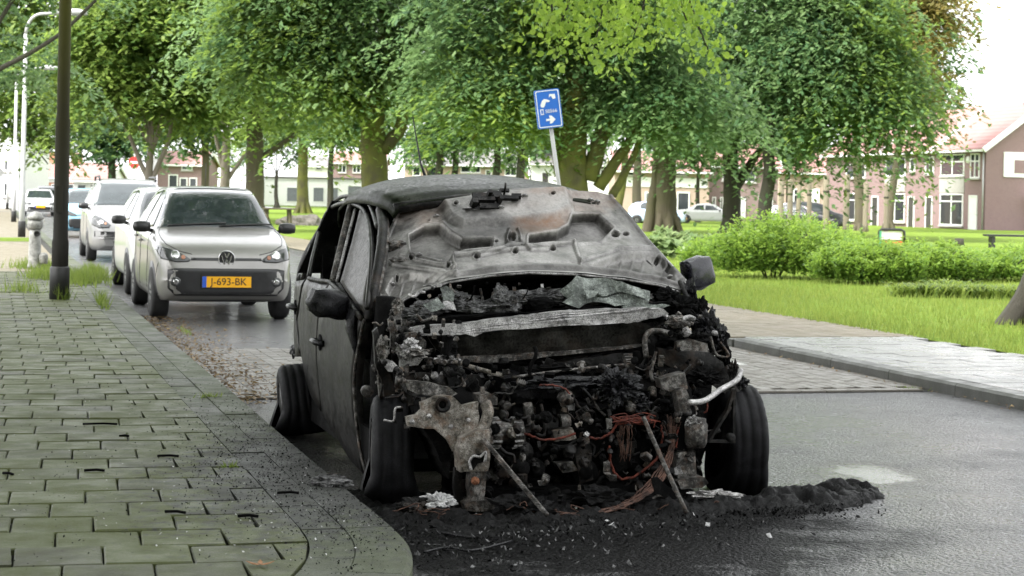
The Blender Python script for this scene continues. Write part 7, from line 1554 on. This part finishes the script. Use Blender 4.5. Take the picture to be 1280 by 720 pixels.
slab('rail_leg', [(848, 566), (858, 564), (869, 566), (871, 592), (866, 600), (848, 600), (845, 585)], -0.34, 0.06, 'scorch', jit=0.005); slab('rail_foot', [(848, 602), (860, 598), (882, 597), (886, 604), (878, 610), (852, 612)], -0.38, 0.1, 'scorch', jit=0.005); slab('white_clip', [(842, 586), (850, 582), (854, 592), (844, 594)], -0.36, 0.01, 'bare', jit=0.002)
slab('arch_panel', [(822, 434), (850, 440), (886, 440), (904, 452), (912, 476), (918, 500), (906, 492), (896, 466), (884, 459), (870, 460), (857, 468), (848, 478), (842, 462), (826, 452)], -0.08, 0.03, 'char', jit=0.008, cuts=4)
slab('arch_face', [(846, 428), (864, 424), (884, 430), (886, 441), (858, 444), (846, 438)], -0.04, 0.04, 'scorch', jit=0.006); ptube('u_bracket', [(888, 421), (894, 441), (902, 446), (911, 444), (900, 428)], -0.02, 0.007, 'scorch')
lump('melted_lamp', 848, 402, 0.02, 0.045, 'scorch', wreck, 66, 0.35, 4, (1.3, 0.8, 0.7)); lump('melted_lamp', 858, 415, -0.02, 0.022, 'bare', wreck, 67, 0.4, 3); ptube('lamp_spout', [(852, 400), (862, 397), (868, 400)], 0.0, 0.014, 'bare')
for i, (u, v, yl, s, mt, sq) in enumerate([(862, 372, 0.36, 0.05, 'melt', (0.6, 0.8, 1.6)), (872, 392, 0.24, 0.06, 'soot', (0.8, 0.8, 1.3)), (884, 410, 0.14, 0.06, 'melt', (0.8, 0.8, 1.3)), (896, 424, 0.08, 0.055, 'melt', (0.9, 0.8, 1.4)), (904, 446, 0.02, 0.05, 'soot', (0.6, 0.8, 1.5)), (917, 470, -0.05, 0.04, 'char', (0.55, 0.7, 1.6)), (926, 478, -0.08, 0.035, 'melt', (0.9, 0.7, 0.9)), (838, 420, 0.05, 0.05, 'soot', (1.4, 0.8, 0.9)), (870, 425, 0.02, 0.045, 'soot', (1.3, 0.8, 0.8)), (852, 385, 0.2, 0.055, 'soot', (1.3, 0.9, 0.9)), (880, 470, -0.1, 0.05, 'soot', (1.4, 0.9, 0.7))]):
    lump('melted_wing', u, v, yl, s, mt, wreck, 70 + i, 0.6, 4, sq, freq=2.3)
ptube('wing_edge', [(850, 352, 0.4), (862, 378, 0.28), (876, 400, 0.18), (893, 424, 0.08), (906, 456, 0.0), (922, 492, -0.1)], 0, 0.014, 'char', jit=0.004)
MB().lathe([(0.014, -0.006), (0.024, -0.006), (0.024, 0.006), (0.014, 0.006)], B(934, 504, -0.12), 'y', 14).build('tow_ring', MAT['char'], wreck)
# the mass of scorched mechanical parts that fills the bay, too small and too fused to pick apart
def nz3(p, s, amp): q = p * s; return Vector((noise.noise(q), noise.noise(q + Vector((5, 0, 0))), noise.noise(q + Vector((0, 5, 0))))) * amp
def gadget(mb, c, s, r):
    E = Matrix.Rotation(r.gauss(0, 0.6), 3, 'X') @ Matrix.Rotation(r.choice([0, pi / 2, r.uniform(0, 3)]), 3, 'Y') @ Matrix.Rotation(r.gauss(0, 0.5), 3, 'Z'); k = r.random(); b0 = len(mb.v)
    if k < 0.3:         # flanged cylinder with bolts
        mb.lathe([(s * .25, -s * .8), (s * .62, -s * .75), (s * .62, -s * .6), (s * .42, -s * .55), (s * .42, s * .1), (s * .55, s * .15), (s * .55, s * .3), (s * .3, s * .35), (s * .3, s * .7), (0.0, s * .7)], c, r.choice('xyz'), 12, mat=E)
        for q in range(4): a = q * pi / 2 + .4; mb.lathe([(0, -s * .12), (s * .1, -s * .1), (s * .1, s * .1)], c + E @ Vector((cos(a) * s * .55, -s * .3, sin(a) * s * .55)), 'y', 6)
    elif k < 0.5:       # ribbed block
        w, h = s * r.uniform(.7, 1.5), s * r.uniform(.5, 1.1); mb.box(c, (w, s * .5, h), mat=E)
        for q in range(4): mb.box(c + E @ Vector((w * (-.38 + .25 * q), -s * .28, 0)), (w * .08, s * .16, h * 1.05), mat=E)
    elif k < 0.7:       # bent bracket with holes for bolts
        w = s * r.uniform(.8, 1.4); mb.box(c, (w, s * .09, s * .8), mat=E); mb.box(c + E @ Vector((w * .46, -s * .35, 0)), (s * .09, s * .7, s * .75), mat=E)
        for q in (-1, 1): mb.lathe([(s * .05, -s * .02), (s * .14, -s * .03), (s * .14, s * .03)], c + E @ Vector((q * w * .25, -s * .07, s * .1)), 'y', 8)
    elif k < 0.85:      # hose or pipe
        P = [c + E @ Vector((s * (q - 1.5) * .9, s * r.uniform(-.3, .3), s * r.uniform(-.5, .5))) for q in range(4)]; P = [Vector(p) for p in crom(P, 4)]; mb.tube(P, s * r.uniform(.12, .26), 7)
    else:               # melted blob
        n0 = 7; rows = []
        for i in range(6):
            th = pi * i / 5; rows.append([c + Vector((sin(th) * cos(2 * pi * q / n0), sin(th) * sin(2 * pi * q / n0), cos(th))) * s * .6 * (1 + .5 * noise.noise(Vector((i * 1.3 + c.x * 30, q * 1.1, c.z * 30)))) for q in range(n0)])
        mb.grid(rows, False, close=True)
    for i in range(b0, len(mb.v)): p = Vector(mb.v[i]); mb.v[i] = tuple(p + nz3(p, 38, s * .09))
GB = {m_: MB() for m_ in ('soot', 'char', 'scorch', 'tan_steel', 'bare')}; gr_ = random.Random(19)
def fill(u0, u1, v0, v1, step, sz, ylr, wts, skip=None):
    v = v0
    while v < v1:
        u = u0
        while u < u1:
            uu, vv = u + gr_.uniform(-.6, .6) * step, v + gr_.uniform(-.6, .6) * step
            if not (skip and skip(uu, vv)):
                mt = gr_.choices(list(GB), wts)[0]; gadget(GB[mt], B(uu, vv, gr_.uniform(*ylr)), sz * gr_.uniform(.55, 1.5), gr_)
            u += step
        v += step
bay = lambda u, v: (u < 575 and v > 535) or (u > 872 and v > 545)
fill(572, 872, 458, 634, 13, 0.034, (-0.24, -0.02), (30, 36, 26, 6, 2), bay)
fill(600, 866, 520, 640, 17, 0.03, (-0.40, -0.26), (34, 36, 23, 5, 2), bay)
fill(474, 575, 402, 500, 11, 0.024, (-0.14, 0.12), (22, 34, 32, 6, 6)); fill(500, 575, 470, 535, 12, 0.024, (-0.3, -0.1), (30, 38, 24, 5, 3))
fill(815, 900, 398, 480, 11, 0.024, (-0.06, 0.16), (34, 38, 22, 2, 4)); fill(836, 884, 480, 600, 13, 0.03, (-0.28, -0.1), (36, 40, 20, 2, 2)); fill(520, 700, 360, 392, 12, 0.02, (0.22, 0.36), (14, 30, 44, 2, 10))
for mt, mb in GB.items(): tag(mb.build('engine_clutter', MAT[mt], wreck, fix=False), kind='stuff')

# ================================================================ WHAT FELL TO THE GROUND
def ridge_heap(name, label, lines, seed, mat='soot', res=0.014):
    """lines: list of (pixel polyline on the road, half width, height)"""
    L3 = [([G(u, v) for u, v in ln], w, h) for ln, w, h in lines]; xs = [p.x for l_, w, h in L3 for p in l_]; ys = [p.y for l_, w, h in L3 for p in l_]
    x0, x1, y0, y1 = min(xs) - 0.4, max(xs) + 0.4, min(ys) - 0.4, max(ys) + 0.4; nx, ny = int((x1 - x0) / res), int((y1 - y0) / res)
    X, Y = np.meshgrid(np.linspace(x0, x1, nx), np.linspace(y0, y1, ny)); Pq = np.stack([X.ravel(), Y.ravel()], 1); Hh = np.zeros(len(Pq))
    r = np.random.default_rng(seed)
    nz = np.array([noise.noise(Vector((p[0] * 7, p[1] * 7, seed))) + 0.6 * noise.noise(Vector((p[0] * 19, p[1] * 19, seed))) + 0.45 * noise.noise(Vector((p[0] * 47, p[1] * 47, seed))) for p in Pq])
    for l_, w, h in L3:
        d = ldist(Pq, [(p.x, p.y) for p in l_]); d = d + 0.07 * nz; Hh = np.maximum(Hh, h * np.clip(1 - (d / w) ** 2, 0, 1) ** 0.7)
    Hh = Hh * (1 + 0.75 * nz) + (0.018 * nz + r.normal(0, 0.004, len(Pq))) * (Hh > 0.004); keep = Hh > 0.004
    Z = np.where(keep, Hh, -0.004); V = np.stack([Pq[:, 0], Pq[:, 1], Z], 1); idx = np.arange(nx * ny).reshape(ny, nx)
    q = np.stack([idx[:-1, :-1], idx[:-1, 1:], idx[1:, 1:], idx[1:, :-1]], -1).reshape(-1, 4); q = q[keep[q].any(1)]
    used = np.unique(q); mp_ = np.zeros(nx * ny, int); mp_[used] = np.arange(len(used)); c = V[used].mean(0); c[2] = 0
    me = np_mesh(name, V[used] - c, mp_[q], MAT[mat]); o = link(name, me); o.location = tuple(c); return tag(o, label, 'debris')
MAT['cinder'] = m_burnt('wet_cinder', (0.0015, 0.0015, 0.0015), (0.005, 0.005, 0.005), (0.028, 0.028, 0.028), 0, 0.9, 0.55, 0.0, 34, 0.014, spec=0.12)
ridge_heap('debris_heap', 'long low heap of wet black cinders under the wreck front', [([(470, 628), (520, 650), (580, 656), (640, 655), (700, 650), (760, 646), (850, 642)], 0.30, 0.035), ([(560, 634), (700, 632), (840, 628)], 0.25, 0.05)], 3, 'cinder')
ridge_heap('debris_heap', 'tongue of melted black bumper and cinders reaching right from the front wheel', [([(840, 645), (900, 640), (960, 636), (1010, 632), (1050, 622), (1060, 617)], 0.17, 0.062)], 8, 'cinder')
r_ = np.random.default_rng(21)
def scatter(n, us, vs, su, sv, z=0.004, clampx=None):
    uu = r_.normal(us, su, n); vv = np.clip(r_.normal(vs, sv, n), 420, 740); return np.array([tuple(G(a, b, z)) for a, b in zip(uu, vv)])
C = np.concatenate([scatter(2200, 640, 655, 130, 16), scatter(1200, 600, 690, 90, 22)])
tag(flakes('cinder_flakes', C[(corner := np.array([corner_m(Vector((p[0], p[1], 0))) for p in C])) < -0.02], 0.009, MAT['cinder'], 31, 0.35), kind='stuff')
C = np.concatenate([scatter(1200, 690, 648, 150, 10, 0.03), scatter(700, 960, 637, 60, 6, 0.03)]); C = C[np.array([corner_m(Vector((p[0], p[1], 0))) for p in C]) < -0.02]; tag(flakes('char_shards', C, 0.008, MAT['cinder'], 36, 0.9), kind='stuff')
C = np.concatenate([scatter(420, 680, 658, 150, 16, 0.02), scatter(160, 600, 690, 90, 20, 0.008)]); C = C[np.array([corner_m(Vector((p[0], p[1], 0))) for p in C]) < -0.02]; tag(flakes('ash_flakes', C, 0.009, MAT['ash'], 32, 0.8), kind='stuff')
C = scatter(30, 640, 645, 150, 12, 0.03); C = C[np.array([corner_m(Vector((p[0], p[1], 0))) for p in C]) < -0.02]; tag(flakes('ash_flakes', C, 0.012, MAT['white_ash'], 33, 0.8), kind='stuff')
# soot crumbs over the paving
C = np.concatenate([scatter(5200, 345, 565, 62, 42, 0.124), scatter(1200, 250, 480, 90, 40, 0.124), scatter(1500, 430, 650, 45, 35, 0.124), scatter(500, 120, 600, 110, 70, 0.124)]); cm_ = np.array([corner_m(Vector((p[0], p[1], 0))) for p in C]); C = C[cm_ > 0.02]
tag(flakes('soot_crumbs', C, 0.0042, MAT['soot'], 34, 0.5), kind='stuff')
C = np.concatenate([scatter(160, 400, 640, 60, 35, 0.125), scatter(220, 220, 600, 140, 70, 0.125)]); C = C[np.array([corner_m(Vector((p[0], p[1], 0))) for p in C]) > 0.02]; tag(flakes('pale_crumbs', C, 0.005, MAT['white_ash'], 35, 0.4), kind='stuff')
for i, (u, v, L_, a) in enumerate([(118, 588, 0.09, 0.1), (219, 640, 0.085, -0.2), (310, 645, 0.08, 0.05), (10, 592, 0.06, -0.5), (155, 545, 0.05, 0.1), (125, 530, 0.18, 0.15), (210, 570, 0.1, 0.05), (360, 616, 0.09, 0.1)]):
    p = G(u, v, 0.128); e = Vector((cos(a), sin(a), 0)) * L_ / 2
    st = MB().tube([-e, e * 0.2 + Vector((0, 0.004, 0.003)), e], 0.006, 5).build('charred_stick', MAT['soot']); st.location = p; tag(st, ['charred splinter on the paving, left end of the lower rows', 'short charred splinter lying alone in the lower paving', 'charred splinter near the kerb corner', 'charred splinter cut by the left picture edge', 'tiny charred splinter in the middle of the paving', 'longest charred splinter across the paving rows', 'thin charred splinter below the longest one', 'charred splinter close to the curved edge stones'][i], 'splinter')
ml = MB(); p = G(325, 707, 0.125); mb = MB(); 
for k in range(5): a = 0.4 + k * 1.25; mb.prism([Vector((0, 0, 0.004)), Vector((0.03 * cos(a - 0.3), 0.02 * sin(a - 0.3), 0.006)), Vector((0.05 * cos(a), 0.035 * sin(a), 0.012)), Vector((0.03 * cos(a + 0.3), 0.02 * sin(a + 0.3), 0.006))], (0, 0, 0.002))
o = mb.build('fallen_leaf', flat('tan_dead_leaf', (0.3, 0.15, 0.07), 0.7)); o.location = p; tag(o, 'single tan dead leaf on the lowest paving row', 'leaf')
def ground_lump(name, u, v, z, s, mat, seed, sq, label, cat, rough=0.6):
    p = G(u, v, z); o = lump(name, 0, 0, 0, s, mat, wreck, seed, rough, 4, sq, at=Vector((0, 0, 0)), freq=2.2); o.parent = None; o.location = p + Vector((0, 0, s * sq[2] * 0.6)); return tag(o, label, cat)
ground_lump('crumpled_wrapper', 547, 634, 0.05, 0.045, 'white_ash', 91, (1.3, 0.8, 0.8), 'crumpled white lump before the near front wheel', 'litter'); ground_lump('melted_lump', 520, 642, 0.02, 0.06, 'char', 92, (1.3, 0.8, 0.7), 'dark melted lump with wires left of the white lump', 'litter'); ground_lump('melted_lump', 414, 606, 0.12, 0.05, 'ash', 93, (1.6, 0.8, 0.5), 'small grey melted lump lying on the kerb beside the near front wheel', 'litter', 0.5); ground_lump('melted_lump', 895, 622, 0.06, 0.04, 'bare', 94, (2.4, 0.8, 0.5), 'pale melted strip at the foot of the far front wheel', 'litter')
ground_lump('melted_lump', 655, 642, 0.03, 0.07, 'cinder', 95, (1.5, 0.9, 0.7), 'black melted lump at the foot of the ribbed rod', 'litter'); ground_lump('melted_lump', 750, 632, 0.04, 0.08, 'cinder', 96, (1.6, 0.9, 0.6), 'black melted lump under the middle of the engine', 'litter')
for i, (px, r, lab) in enumerate([([(478, 640), (510, 652), (545, 664), (590, 672)], 0.006, 'thin black cable curving over the road at the kerb corner'), ([(530, 690), (560, 684), (590, 688), (640, 676)], 0.005, 'bent black wire lying nearest the camera')]):
    P = [Vector(p) for p in crom([G(u, v, 0.012) for u, v in px], 5)]; c = P[0].copy(); o = MB().tube([p - c for p in P], r, 6).build('cable', MAT['melt']); o.location = c; tag(o, lab, 'cable')
